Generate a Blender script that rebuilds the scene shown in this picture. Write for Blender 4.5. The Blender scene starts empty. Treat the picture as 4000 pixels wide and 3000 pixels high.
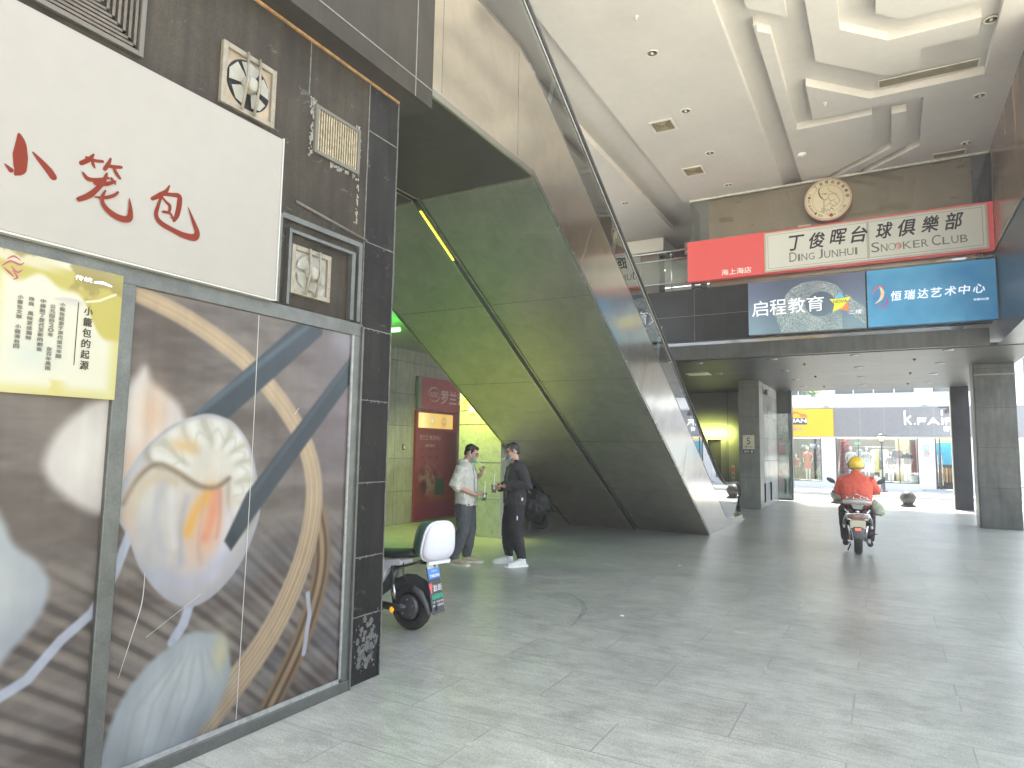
import bpy, bmesh, math, random
import numpy as np
from mathutils import Vector, Matrix
random.seed(7); np.random.seed(7)
S=1.11                      # measured units -> metres (everything is scaled once at the end)
sc=bpy.context.scene
COL=sc.collection
# ------------------------------------------------ camera
yaw,pitch,roll=-0.512206,0.0978024,0.0168194
cy,sy=math.cos(yaw),math.sin(yaw); cp,sp=math.cos(pitch),math.sin(pitch)
F=Vector((sy*cp,cy*cp,sp)); R=Vector((cy,-sy,0)); U=R.cross(F)
R2=math.cos(roll)*R+math.sin(roll)*U; U2=-math.sin(roll)*R+math.cos(roll)*U
cam=bpy.data.objects.new('camera',bpy.data.cameras.new('camera')); COL.objects.link(cam)
cam.matrix_world=Matrix(((R2.x,U2.x,-F.x,0),(R2.y,U2.y,-F.y,0),(R2.z,U2.z,-F.z,1.45*S),(0,0,0,1)))
cam.data.sensor_width=36; cam.data.lens=23.281; cam.data.clip_end=2000; cam.data.clip_start=.05
sc.camera=cam
# ------------------------------------------------ sky, sun, exposure
w=bpy.data.worlds.new('World'); sc.world=w; w.use_nodes=True
nt=w.node_tree; bg=nt.nodes['Background']
sky=nt.nodes.new('ShaderNodeTexSky'); sky.sky_type='NISHITA'; sky.sun_disc=False
SUN_EL,SUN_AZ=math.radians(64),math.radians(340)      # azimuth measured clockwise from +Y
sky.sun_elevation=SUN_EL; sky.sun_rotation=SUN_AZ; sky.dust_density=2.5; sky.air_density=1.2
hs=nt.nodes.new('ShaderNodeHueSaturation'); hs.inputs['Saturation'].default_value=.55
nt.links.new(sky.outputs[0],hs.inputs['Color']); nt.links.new(hs.outputs[0],bg.inputs[0]); bg.inputs[1].default_value=.15
sd=bpy.data.lights.new('sun','SUN'); sd.energy=4.6; sd.angle=math.radians(.6); sd.color=(1,.93,.80)
so=bpy.data.objects.new('sun',sd); COL.objects.link(so)
dv=Vector((math.sin(SUN_AZ)*math.cos(SUN_EL),math.cos(SUN_AZ)*math.cos(SUN_EL),math.sin(SUN_EL)))
so.rotation_euler=dv.to_track_quat('Z','Y').to_euler(); so.location=(0,-20,30)
sc.view_settings.view_transform='Standard'; sc.view_settings.look='None'
sc.view_settings.exposure=2.6; sc.view_settings.gamma=1
sc.cycles.max_bounces=10; sc.cycles.diffuse_bounces=7; sc.cycles.glossy_bounces=4; sc.cycles.transmission_bounces=6
sc.cycles.sample_clamp_indirect=6; sc.cycles.use_denoising=True; sc.cycles.caustics_refractive=False; sc.cycles.caustics_reflective=False
# ------------------------------------------------ materials
def lin(c):
    return tuple(((x/255)/12.92 if x/255<=.04045 else ((x/255+.055)/1.055)**2.4) for x in c)
MATS={}
def M(name,col,rough=.5,metal=0,var=.12,scale=6,bump=0,emit=0,aniso=0,stretch=(1,1,1),spec=.5,coat=0,fine=0,alpha=None,rvar=0):
    """procedural paint/stone/metal: base colour broken up by two noises"""
    if name in MATS: return MATS[name]
    m=bpy.data.materials.new(name); m.use_nodes=True; n=m.node_tree.nodes; l=m.node_tree.links
    b=n['Principled BSDF']; b.inputs['Roughness'].default_value=rough; b.inputs['Metallic'].default_value=metal
    b.inputs['Specular IOR Level'].default_value=spec; b.inputs['Anisotropic'].default_value=aniso; b.inputs['Coat Weight'].default_value=coat
    tc=n.new('ShaderNodeTexCoord'); mp=n.new('ShaderNodeMapping'); l.new(tc.outputs['Object'],mp.inputs[0])
    mp.inputs['Scale'].default_value=tuple(s/S for s in stretch)
    nz=n.new('ShaderNodeTexNoise'); nz.inputs['Scale'].default_value=scale; nz.inputs['Detail'].default_value=6; nz.inputs['Roughness'].default_value=.6
    l.new(mp.outputs[0],nz.inputs[0])
    mr=n.new('ShaderNodeMapRange'); mr.inputs[1].default_value=.25; mr.inputs[2].default_value=.75
    mr.inputs[3].default_value=1-var; mr.inputs[4].default_value=1+var
    l.new(nz.outputs[0],mr.inputs[0]); fac=mr.outputs[0]
    if fine:
        n2=n.new('ShaderNodeTexNoise'); n2.inputs['Scale'].default_value=scale*14; n2.inputs['Detail'].default_value=3
        l.new(mp.outputs[0],n2.inputs[0]); m2=n.new('ShaderNodeMapRange'); m2.inputs[1].default_value=.3; m2.inputs[2].default_value=.7
        m2.inputs[3].default_value=1-fine; m2.inputs[4].default_value=1+fine; l.new(n2.outputs[0],m2.inputs[0])
        mm=n.new('ShaderNodeMath'); mm.operation='MULTIPLY'; l.new(fac,mm.inputs[0]); l.new(m2.outputs[0],mm.inputs[1]); fac=mm.outputs[0]
    vm=n.new('ShaderNodeVectorMath'); vm.operation='SCALE'; vm.inputs[0].default_value=col[:3]; l.new(fac,vm.inputs['Scale'])
    l.new(vm.outputs[0],b.inputs['Base Color'])
    if rvar:
        m3=n.new('ShaderNodeMapRange'); m3.inputs[3].default_value=max(0,rough-rvar); m3.inputs[4].default_value=min(1,rough+rvar); l.new(nz.outputs[0],m3.inputs[0]); l.new(m3.outputs[0],b.inputs['Roughness'])
    if bump:
        bn=n.new('ShaderNodeBump'); bn.inputs['Strength'].default_value=bump; bn.inputs['Distance'].default_value=.01; l.new(nz.outputs[0],bn.inputs['Height']); l.new(bn.outputs[0],b.inputs['Normal'])
    if emit:
        l.new(vm.outputs[0],b.inputs['Emission Color']); b.inputs['Emission Strength'].default_value=emit
    if alpha is not None: b.inputs['Alpha'].default_value=alpha
    MATS[name]=m; return m
def glass(name,tint=(.92,.97,.94),mix=.12,rough=.0):
    """thin architectural glass: mostly see-through, mirror-like at grazing angles"""
    if name in MATS: return MATS[name]
    m=bpy.data.materials.new(name); m.use_nodes=True; n=m.node_tree.nodes; l=m.node_tree.links
    n.remove(n['Principled BSDF']); out=n['Material Output']
    t=n.new('ShaderNodeBsdfTransparent'); t.inputs[0].default_value=(*tint,1)
    g=n.new('ShaderNodeBsdfGlossy'); g.inputs['Roughness'].default_value=rough; g.inputs[0].default_value=(1,1,1,1)
    fr=n.new('ShaderNodeFresnel'); fr.inputs[0].default_value=1.5
    a=n.new('ShaderNodeMath'); a.operation='MULTIPLY_ADD'; a.inputs[1].default_value=1.5; a.inputs[2].default_value=mix; a.use_clamp=True
    l.new(fr.outputs[0],a.inputs[0]); mx=n.new('ShaderNodeMixShader'); l.new(a.outputs[0],mx.inputs[0]); l.new(t.outputs[0],mx.inputs[1]); l.new(g.outputs[0],mx.inputs[2]); l.new(mx.outputs[0],out.inputs[0])
    MATS[name]=m; return m
def nodes_of(name):
    m=bpy.data.materials.new(name); m.use_nodes=True; MATS[name]=m
    return m,m.node_tree.nodes,m.node_tree.links,m.node_tree.nodes['Principled BSDF']
def wpos(n,l,scale=(1,1,1)):
    g=n.new('ShaderNodeNewGeometry'); mp=n.new('ShaderNodeMapping'); mp.inputs['Scale'].default_value=tuple(s/S for s in scale)
    l.new(g.outputs['Position'],mp.inputs[0]); return mp.outputs[0]
def noise(n,l,vec,scale,detail=5,rough=.6,dist=0):
    z=n.new('ShaderNodeTexNoise'); z.inputs['Scale'].default_value=scale; z.inputs['Detail'].default_value=detail; z.inputs['Roughness'].default_value=rough; z.inputs['Distortion'].default_value=dist
    l.new(vec,z.inputs[0]); return z.outputs[0]
def ramp(n,l,fac,stops):
    r=n.new('ShaderNodeValToRGB'); e=r.color_ramp.elements
    e[0].position,e[0].color=stops[0][0],(*stops[0][1],1); e[1].position,e[1].color=stops[-1][0],(*stops[-1][1],1)
    for p,c in stops[1:-1]: q=e.new(p); q.color=(*c,1)
    l.new(fac,r.inputs[0]); return r.outputs[0]
def mixc(n,l,fac,a,b,mode='MIX'):
    x=n.new('ShaderNodeMix'); x.data_type='RGBA'; x.blend_type=mode
    for i,v in ((0,fac),(6,a),(7,b)):
        if isinstance(v,(int,float)): x.inputs[i].default_value=v
        elif isinstance(v,tuple): x.inputs[i].default_value=(*v,1)
        else: l.new(v,x.inputs[i])
    return x.outputs[2]
def bumpn(n,l,h,b,strength=.3,dist=.01):
    q=n.new('ShaderNodeBump'); q.inputs['Strength'].default_value=strength; q.inputs['Distance'].default_value=dist; l.new(h,q.inputs['Height']); l.new(q.outputs[0],b.inputs['Normal'])

# paved granite floor: 1.08 x 0.54 slabs, dusty joints, stains
def floor_mat(name,base,amp=1,dark=1):
    m,n,l,b=nodes_of(name); v=wpos(n,l)
    off=n.new('ShaderNodeMapping'); off.inputs['Location'].default_value=(.75,.02,0); l.new(v,off.inputs[0])
    br=n.new('ShaderNodeTexBrick'); br.offset=.5; br.inputs['Scale'].default_value=1; br.inputs['Brick Width'].default_value=1.085; br.inputs['Row Height'].default_value=.525
    br.inputs['Mortar Size'].default_value=.0055; br.inputs['Mortar Smooth'].default_value=.35; br.inputs['Bias'].default_value=0
    br.inputs['Color1'].default_value=(.84,.845,.84,1); br.inputs['Color2'].default_value=(1.1,1.1,1.09,1); br.inputs['Mortar'].default_value=(1,1,1,1); l.new(off.outputs[0],br.inputs[0])
    big=noise(n,l,v,.9,6,.62,.4); mid=noise(n,l,v,5,6,.7); spk=noise(n,l,v,90,3,.6)
    c=ramp(n,l,big,[(.3,tuple(x*.80 for x in base)),(.5,base),(.72,tuple(x*1.18 for x in base))]); sc_=ramp(n,l,noise(n,l,wpos(n,l,(.6,2.6,1)),6,7,.75,1.5),[(.40,(.80,.80,.79)),(.52,(1,1,1)),(.66,(1.13,1.13,1.12))]); c=mixc(n,l,.8,c,sc_,'MULTIPLY')
    c2=ramp(n,l,mid,[(.28,(.78,.78,.76)),(.5,(1,1,1)),(.75,(1.16,1.16,1.15))]); c=mixc(n,l,1.0,c,c2,'MULTIPLY')
    c3=ramp(n,l,spk,[(.3,(.74,.74,.74)),(.7,(1.22,1.22,1.22))]); c=mixc(n,l,1.0,c,c3,'MULTIPLY'); c=mixc(n,l,.45,c,br.outputs[0],'MULTIPLY')
    jn=ramp(n,l,noise(n,l,v,1.7,4,.7),[(.30,tuple(x*.55 for x in base)),(.52,tuple(x*.68 for x in base)),(.58,tuple(x*.8 for x in base)),(.66,tuple(x*1.9 for x in base))])
    jm=n.new('ShaderNodeMath'); jm.operation='MULTIPLY'; jm.inputs[1].default_value=1.0; l.new(br.outputs['Fac'],jm.inputs[0])
    c=mixc(n,l,jm.outputs[0],c,jn); l.new(c,b.inputs['Base Color'])
    rr=n.new('ShaderNodeMapRange'); rr.inputs[3].default_value=.24; rr.inputs[4].default_value=.36; b.inputs['Specular IOR Level'].default_value=.65; l.new(mid,rr.inputs[0]); l.new(rr.outputs[0],b.inputs['Roughness'])
    bumpn(n,l,spk,b,.12,.004); return m
# dark honed granite wall with rain streaks and lime bloom
def granite(name,lo,hi,streak=1,rough=.42,bloom=0,tile=None,spec=.3):
    m,n,l,b=nodes_of(name); v=wpos(n,l); vs=wpos(n,l,(3.2,3.2,.35))
    a=noise(n,l,v,1.6,6,.65,.6); s=noise(n,l,vs,3.5,5,.65); f=noise(n,l,v,110,2)
    c=ramp(n,l,a,[(.3,lo),(.68,hi)])
    c2=ramp(n,l,s,[(.35,(.62,.62,.62)),(.55,(1,1,1)),(.75,(1.35,1.33,1.28))]); c=mixc(n,l,streak,c,c2,'MULTIPLY')
    c3=ramp(n,l,f,[(.3,(.8,.8,.8)),(.7,(1.25,1.25,1.25))]); c=mixc(n,l,1.0,c,c3,'MULTIPLY')
    if bloom:
        q=noise(n,l,v,7,8,.75,1.2); qq=n.new('ShaderNodeMapRange'); qq.inputs[1].default_value=.60; qq.inputs[2].default_value=.72; qq.inputs[4].default_value=bloom; l.new(q,qq.inputs[0]); c=mixc(n,l,qq.outputs[0],c,(.42,.41,.38))
    if tile:
        br=n.new('ShaderNodeTexBrick'); br.offset=tile[2]; br.inputs['Scale'].default_value=1; br.inputs['Brick Width'].default_value=tile[0]; br.inputs['Row Height'].default_value=tile[1]; br.inputs['Mortar Size'].default_value=.005; br.inputs['Mortar Smooth'].default_value=.3
        sx=n.new('ShaderNodeSeparateXYZ'); l.new(v,sx.inputs[0]); ad=n.new('ShaderNodeMath'); ad.operation='ADD'; l.new(sx.outputs[0],ad.inputs[0]); l.new(sx.outputs[1],ad.inputs[1])
        cx=n.new('ShaderNodeCombineXYZ'); l.new(ad.outputs[0],cx.inputs[0]); l.new(sx.outputs[2],cx.inputs[1]); l.new(cx.outputs[0],br.inputs[0])
        br.inputs['Color1'].default_value=(.85,.85,.85,1); br.inputs['Color2'].default_value=(1.12,1.12,1.12,1); br.inputs['Mortar'].default_value=(.35,.35,.35,1); c=mixc(n,l,1.0,c,br.outputs[0],'MULTIPLY')
    l.new(c,b.inputs['Base Color']); b.inputs['Roughness'].default_value=rough; b.inputs['Specular IOR Level'].default_value=spec
    bumpn(n,l,a,b,.15,.01); return m
# brushed steel: smeared reflections, soft dents
def steel(name,col,rough,dent=.05,var=.12,streak=(30,30,1.2),dscale=1.1):
    m,n,l,b=nodes_of(name); v=wpos(n,l,streak); v2=wpos(n,l)
    a=noise(n,l,v,2,4,.6); d=noise(n,l,v2,dscale,3,.5); g=noise(n,l,v2,3.2,6,.7,.8)
    c=ramp(n,l,g,[(.25,tuple(x*(1-var*1.6) for x in col)),(.7,tuple(x*(1+var*.5) for x in col))]); l.new(c,b.inputs['Base Color'])
    b.inputs['Metallic'].default_value=1
    r=n.new('ShaderNodeMapRange'); r.inputs[3].default_value=rough*.7; r.inputs[4].default_value=rough*1.35; l.new(g,r.inputs[0]); l.new(r.outputs[0],b.inputs['Roughness'])
    bp=n.new('ShaderNodeBump'); bp.inputs['Strength'].default_value=dent; bp.inputs['Distance'].default_value=.05; l.new(d,bp.inputs['Height'])
    b2=n.new('ShaderNodeBump'); b2.inputs['Strength'].default_value=.04; b2.inputs['Distance'].default_value=.003; l.new(a,b2.inputs['Height']); l.new(bp.outputs[0],b2.inputs['Normal']); l.new(b2.outputs[0],b.inputs['Normal']); return m
def colattr(name,rough=.4,spec=.5,emit=0):
    m,n,l,b=nodes_of(name); a=n.new('ShaderNodeVertexColor'); a.layer_name='Col'; l.new(a.outputs[0],b.inputs['Base Color']); b.inputs['Roughness'].default_value=rough
    b.inputs['Specular IOR Level'].default_value=spec
    if emit: l.new(a.outputs[0],b.inputs['Emission Color']); b.inputs['Emission Strength'].default_value=emit
    return m
# ------------------------------------------------ object helpers
ORG={}
def tag(o,label=None,cat=None,group=None,kind=None):
    if label: o['label']=label
    if cat: o['category']=cat
    if group: o['group']=group
    if kind: o['kind']=kind
    return o
def T(name,label,cat,loc=(0,0,0),group=None,rz=0,local=False):
    o=bpy.data.objects.new(name,None); COL.objects.link(o); o.location=loc; o.rotation_euler=(0,0,rz); o.empty_display_size=.1
    ORG[o]=Vector((0,0,0)) if local else Vector(loc)
    return tag(o,label,cat,group)
class MB:
    def __init__(s): s.v=[]; s.f=[]; s.sm=[]
    def add(s,vs,fs,smooth=False):
        o=len(s.v); s.v+= [tuple(v) for v in vs]; s.f+=[tuple(i+o for i in f) for f in fs]; s.sm+=[smooth]*len(fs); return s
    def box(s,x0,x1,y0,y1,z0,z1):
        v=[(x,y,z) for x in (x0,x1) for y in (y0,y1) for z in (z0,z1)]
        return s.add(v,[(0,1,3,2),(4,6,7,5),(0,4,5,1),(2,3,7,6),(0,2,6,4),(1,5,7,3)])
    def prism(s,poly,ax,a,b):
        """polygon in the plane across axis ax (0:x->(y,z), 1:y->(x,z), 2:z->(x,y)), from a to b"""
        def P(p,t): q=list(p); q.insert(ax,t); return tuple(q)
        n=len(poly); v=[P(p,a) for p in poly]+[P(p,b) for p in poly]
        return s.add(v,[tuple(range(n))[::-1],tuple(range(n,2*n))]+[(i,(i+1)%n,(i+1)%n+n,i+n) for i in range(n)])
    def quad(s,*p): return s.add(p,[tuple(range(len(p)))])
    def tube(s,pts,r,n=10,cap=True,closed=False):
        pts=[Vector(p) for p in pts]; rs=r if isinstance(r,(list,tuple)) else [r]*len(pts); N=len(pts); vs=[]; prev=None
        for i,p in enumerate(pts):
            if closed: d=pts[(i+1)%N]-pts[i-1]
            else: d=(pts[min(i+1,N-1)]-pts[max(i-1,0)])
            d.normalize()
            if prev is None:
                u=Vector((1,0,0))-d*d.x if abs(d.z)>.75 else d.cross(Vector((0,0,1)))
            else: u=prev-d*prev.dot(d)
            u.normalize(); prev=u; w_=d.cross(u)
            rr=rs[i]; ru,rw=(rr if isinstance(rr,tuple) else (rr,rr))
            for k in range(n):
                a=2*math.pi*k/n; vs.append(p+u*math.cos(a)*ru+w_*math.sin(a)*rw)
        fs=[]
        for i in range(N if closed else N-1):
            j=(i+1)%N
            for k in range(n): fs.append((i*n+k,i*n+(k+1)%n,j*n+(k+1)%n,j*n+k))
        if cap and not closed: fs+= [tuple(range(n))[::-1],tuple(range((N-1)*n,N*n))]
        return s.add(vs,fs,True)
    def cyl(s,p0,p1,r,n=20): return s.tube([p0,p1],r,n)
    def lathe(s,prof,c=(0,0,0),ax=2,n=24,sc=(1,1)):
        """prof: (radius, height) pairs round axis ax through c"""
        vs=[]
        for r,h in prof:
            for k in range(n):
                a=2*math.pi*k/n; p=[r*math.cos(a)*sc[0],r*math.sin(a)*sc[1]]; p.insert(ax,h); vs.append((p[0]+c[0],p[1]+c[1],p[2]+c[2]))
        fs=[(i*n+k,i*n+(k+1)%n,(i+1)*n+(k+1)%n,(i+1)*n+k) for i in range(len(prof)-1) for k in range(n)]
        fs+=[tuple(range(n))[::-1],tuple(range((len(prof)-1)*n,len(prof)*n))]
        return s.add(vs,fs,True)
    def ball(s,c,r,n=16,m=10,rot=None):
        r=r if isinstance(r,(tuple,list)) else (r,r,r); vs=[];
        for i in range(m+1):
            t=math.pi*i/m
            for k in range(n):
                a=2*math.pi*k/n; p=Vector((r[0]*math.sin(t)*math.cos(a),r[1]*math.sin(t)*math.sin(a),r[2]*math.cos(t)))
                if rot: p=rot@p
                vs.append(p+Vector(c))
        fs=[(i*n+k,(i+1)*n+k,(i+1)*n+(k+1)%n,i*n+(k+1)%n) for i in range(m) for k in range(n)]
        return s.add(vs,fs,True)
    def ribbon(s,pts,rs,frame,off=0,n=6):
        """flat brush stroke: smooth curve through pts (a,b) with half widths rs, in frame (origin,right,up,normal)"""
        o,r_,u_,nn=frame; P=[np.array(p,float) for p in pts]; rs=list(rs) if hasattr(rs,'__len__') else [rs]*len(P)
        if len(P)==1: P=[P[0],P[0]+1e-4]; rs=rs*2
        Q=[];W=[]
        for i in range(len(P)-1):
            p0=P[max(i-1,0)];p1=P[i];p2=P[i+1];p3=P[min(i+2,len(P)-1)]
            for k in range(n):
                t=k/n; Q.append(.5*((2*p1)+(-p0+p2)*t+(2*p0-5*p1+4*p2-p3)*t*t+(-p0+3*p1-3*p2+p3)*t**3)); W.append(rs[i]+(rs[i+1]-rs[i])*t)
        Q.append(P[-1]);W.append(rs[-1]); L=[];Rr=[]
        for i,q in enumerate(Q):
            d=Q[min(i+1,len(Q)-1)]-Q[max(i-1,0)]; d=d/(np.hypot(*d)+1e-9); nn2=np.array([-d[1],d[0]]); L.append(q+nn2*W[i]); Rr.append(q-nn2*W[i])
        to=lambda a:Vector(o)+Vector(r_)*float(a[0])+Vector(u_)*float(a[1])+Vector(nn)*off
        vs=[to(a) for a in L]+[to(a) for a in Rr]; N=len(Q); fs=[(i,i+1,N+i+1,N+i) for i in range(N-1)]; s.add(vs,fs)
        for e,d in ((0,-1),(-1,1)):
            dd=Q[e]-Q[e-d if e==-1 else 1]; dd=dd/(np.hypot(*dd)+1e-9); a0=math.atan2(dd[1],dd[0]); wv=W[e]
            if wv>1e-4:
                s.add([to(Q[e]+wv*np.array([math.cos(a0+t),math.sin(a0+t)])) for t in np.linspace(-math.pi/2,math.pi/2,9)],[tuple(range(9))])
        return s
    def mesh(s,name,org=Vector((0,0,0))):
        me=bpy.data.meshes.new(name); me.from_pydata([(v[0]-org.x,v[1]-org.y,v[2]-org.z) for v in s.v],[],s.f)
        me.polygons.foreach_set('use_smooth',s.sm); me.update(); return me
    def obj(s,name,mat,parent=None,bevel=0,recalc=True,shade=None,label=None):
        org=ORG.get(parent,Vector((0,0,0))) if parent else Vector((0,0,0))
        me=s.mesh(name,org); return finish(me,name,mat,parent,bevel,recalc,org,label)
    def thing(s,name,label,cat,mat,group=None,bevel=0,kind=None,recalc=True):
        a=np.array(s.v); c=Vector(((a[:,0].min()+a[:,0].max())/2,(a[:,1].min()+a[:,1].max())/2,a[:,2].min()))
        me=s.mesh(name,c); o=finish(me,name,mat,None,bevel,recalc,c); o.location=c; return tag(o,label,cat,group,kind)
    def struct(s,name,mat,bevel=0):
        o=s.obj(name,mat,None,bevel); o['kind']='structure'; return o
def finish(me,name,mat,parent,bevel,recalc,org,label=None):
    if recalc:
        bm=bmesh.new(); bm.from_mesh(me); bmesh.ops.recalc_face_normals(bm,faces=bm.faces); bm.to_mesh(me); bm.free()
    if mat: me.materials.append(mat)
    o=bpy.data.objects.new(name,me); COL.objects.link(o)
    if parent: o.parent=parent
    ORG[o]=org
    if bevel: b=o.modifiers.new('bevel','BEVEL'); b.width=bevel*S; b.segments=2; b.limit_method='ANGLE'
    if label: o['label']=label
    return o
def copytree(o,delta,label=None,parent=None,rz=None):
    c=o.copy(); COL.objects.link(c); ORG[c]=ORG.get(o)
    if parent: c.parent=parent
    else: c.location=Vector(o.location)+Vector(delta)
    if rz is not None: c.rotation_euler[2]=rz
    for ch in list(o.children): copytree(ch,(0,0,0),None,c)
    if label: c['label']=label
    return c
# frames for flat work: facing the camera side
FY=lambda x,y,z:((x,y,z),(1,0,0),(0,0,1),(0,-1,0))          # wall across the corridor
FX=lambda x,y,z:((x,y,z),(0,1,0),(0,0,1),(1,0,0))           # left-hand wall, looking at -X
def text(body,box,frame,mat,name,parent,bold=0,shear=0,depth=.004,off=.003,keep=False,rot=0):
    """writing as a mesh fitted into box (a0,a1,b0,b1) of the frame"""
    cu=bpy.data.curves.new('t','FONT'); cu.body=body; cu.size=1;  cu.shear=shear; cu.extrude=0; cu.fill_mode='FRONT'; cu.resolution_u=4
    o=bpy.data.objects.new('t',cu); COL.objects.link(o); dg=bpy.context.evaluated_depsgraph_get(); dg.update()
    me=bpy.data.meshes.new_from_object(o.evaluated_get(dg)); bpy.data.objects.remove(o); bpy.data.curves.remove(cu)
    n=len(me.vertices); a=np.zeros(n*3); me.vertices.foreach_get('co',a); a=a.reshape(-1,3)
    if rot: c_,s_=math.cos(rot),math.sin(rot); a[:,:2]=a[:,:2]@np.array([[c_,s_],[-s_,c_]])
    lo=a.min(0); hi=a.max(0); a0,a1,b0,b1=box; sx=(a1-a0)/max(hi[0]-lo[0],1e-6); sy_=(b1-b0)/max(hi[1]-lo[1],1e-6)
    if keep: sx=sy_=min(sx,sy_)
    x=a0+(a[:,0]-lo[0])*sx; y=b0+(a[:,1]-lo[1])*sy_
    o_,r_,u_,nn=[np.array(q,float) for q in frame]; org=ORG.get(parent,Vector((0,0,0))); 
    bold_=bold
    w3=o_+x[:,None]*r_+y[:,None]*u_+nn*off-np.array(org); me.vertices.foreach_set('co',w3.ravel()); me.update()
    if bold_:
        bm=bmesh.new(); bm.from_mesh(me); base_=list(bm.verts)+list(bm.edges)+list(bm.faces); e=bold_*(b1-b0)*.9
        for k,(dx,dy) in enumerate(((e,0),(-e,0),(0,e),(0,-e),(e*.7,e*.7),(-e*.7,-e*.7),(e*.7,-e*.7),(-e*.7,e*.7))):
            d=bmesh.ops.duplicate(bm,geom=base_); v=Vector(r_)*dx+Vector(u_)*dy+Vector(nn)*(.0003*(k+1)); bmesh.ops.translate(bm,verts=[q for q in d['geom'] if isinstance(q,bmesh.types.BMVert)],vec=v)
        bm.to_mesh(me); bm.free(); depth=0
    me.name=name; me.materials.clear(); me.materials.append(mat)
    ob=bpy.data.objects.new(name,me); COL.objects.link(ob); ob.parent=parent; ORG[ob]=org
    if depth:
        q=ob.modifiers.new('depth','SOLIDIFY'); q.thickness=depth*S; q.offset=-1
        if True: q.offset=0
    return ob
def paint(name,frame,a0,a1,b0,b1,nx,nz,fn,mat,parent=None,off=0):
    """flat printed sheet: fine grid whose vertex colours come from fn(a,b)->rgb (display values 0..1)"""
    A,B=np.meshgrid(np.linspace(a0,a1,nx),np.linspace(b0,b1,nz)); o_,r_,u_,nn=[np.array(q,float) for q in frame]
    org=ORG.get(parent,Vector((0,0,0))) if parent else Vector((0,0,0))
    V=o_+A.ravel()[:,None]*r_+B.ravel()[:,None]*u_+nn*off-np.array(org)
    i=np.arange(nx*nz).reshape(nz,nx); q=np.stack([i[:-1,:-1],i[:-1,1:],i[1:,1:],i[1:,:-1]],-1).reshape(-1,4)
    me=bpy.data.meshes.new(name); me.from_pydata(V.tolist(),[],q.tolist()); c=np.clip(fn(A,B),0,1)
    c=np.where(c<=.04045,c/12.92,((c+.055)/1.055)**2.4).reshape(-1,3); c=np.concatenate([c,np.ones((len(c),1))],1)
    ca=me.color_attributes.new('Col','FLOAT_COLOR','POINT'); ca.data.foreach_set('color',c.ravel().astype(np.float32)); me.materials.append(mat); me.update()
    ob=bpy.data.objects.new(name,me); COL.objects.link(ob); ORG[ob]=org
    if parent: ob.parent=parent
    return ob
# painting helpers
def sm(x,a,b): t=np.clip((x-a)/(b-a),0,1); return t*t*(3-2*t)
def vnoise(A,B,s,seed=0):
    rng=np.random.RandomState(seed); g=rng.rand(64,64); x=A*s; y=B*s; xi=np.floor(x).astype(int); yi=np.floor(y).astype(int); fx=x-xi; fy=y-yi; fx=fx*fx*(3-2*fx); fy=fy*fy*(3-2*fy)
    G=lambda i,j:g[i%64,j%64]
    return (G(xi,yi)*(1-fx)+G(xi+1,yi)*fx)*(1-fy)+(G(xi,yi+1)*(1-fx)+G(xi+1,yi+1)*fx)*fy
def fbm(A,B,s,seed=0,o=4): return sum(vnoise(A,B,s*2**k,seed+k)/2**k for k in range(o))/sum(1/2**k for k in range(o))
def pdist(A,B,poly):
    """signed distance to a closed polygon (negative inside)"""
    P=np.array(poly,float); d=np.full(A.shape,1e9); ins=np.zeros(A.shape,bool); n=len(P)
    for i in range(n):
        (x0,y0),(x1,y1)=P[i],P[(i+1)%n]; ex,ey=x1-x0,y1-y0; t=np.clip(((A-x0)*ex+(B-y0)*ey)/(ex*ex+ey*ey+1e-12),0,1)
        d=np.minimum(d,np.hypot(A-x0-t*ex,B-y0-t*ey)); c=((y0>B)!=(y1>B))&(A<(x1-x0)*(B-y0)/(y1-y0+1e-12)+x0); ins^=c
    return np.where(ins,-d,d)
def ldist(A,B,pts,closed=False):
    d=np.full(A.shape,1e9); tt=np.zeros(A.shape); n=len(pts)
    for i in range(n-1):
        (x0,y0),(x1,y1)=pts[i],pts[i+1]; ex,ey=x1-x0,y1-y0; t=np.clip(((A-x0)*ex+(B-y0)*ey)/(ex*ex+ey*ey+1e-12),0,1); q=np.hypot(A-x0-t*ex,B-y0-t*ey); tt=np.where(q<d,(i+t)/(n-1),tt); d=np.minimum(d,q)
    return d,tt
def smoothpoly(pts,n=5,closed=True):
    P=[np.array(p,float) for p in pts]; N=len(P); Q=[]
    for i in range(N if closed else N-1):
        g=(lambda k:P[k%N]) if closed else (lambda k:P[min(max(k,0),N-1)])
        p0,p1,p2,p3=g(i-1),g(i),g(i+1),g(i+2)
        for k in range(n): t=k/n; Q.append(.5*((2*p1)+(-p0+p2)*t+(2*p0-5*p1+4*p2-p3)*t*t+(-p0+3*p1-3*p2+p3)*t**3))
    if not closed: Q.append(P[-1])
    return Q
def lay(c,col,a): return c*(1-a[...,None])+np.array(col)*a[...,None]
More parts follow.
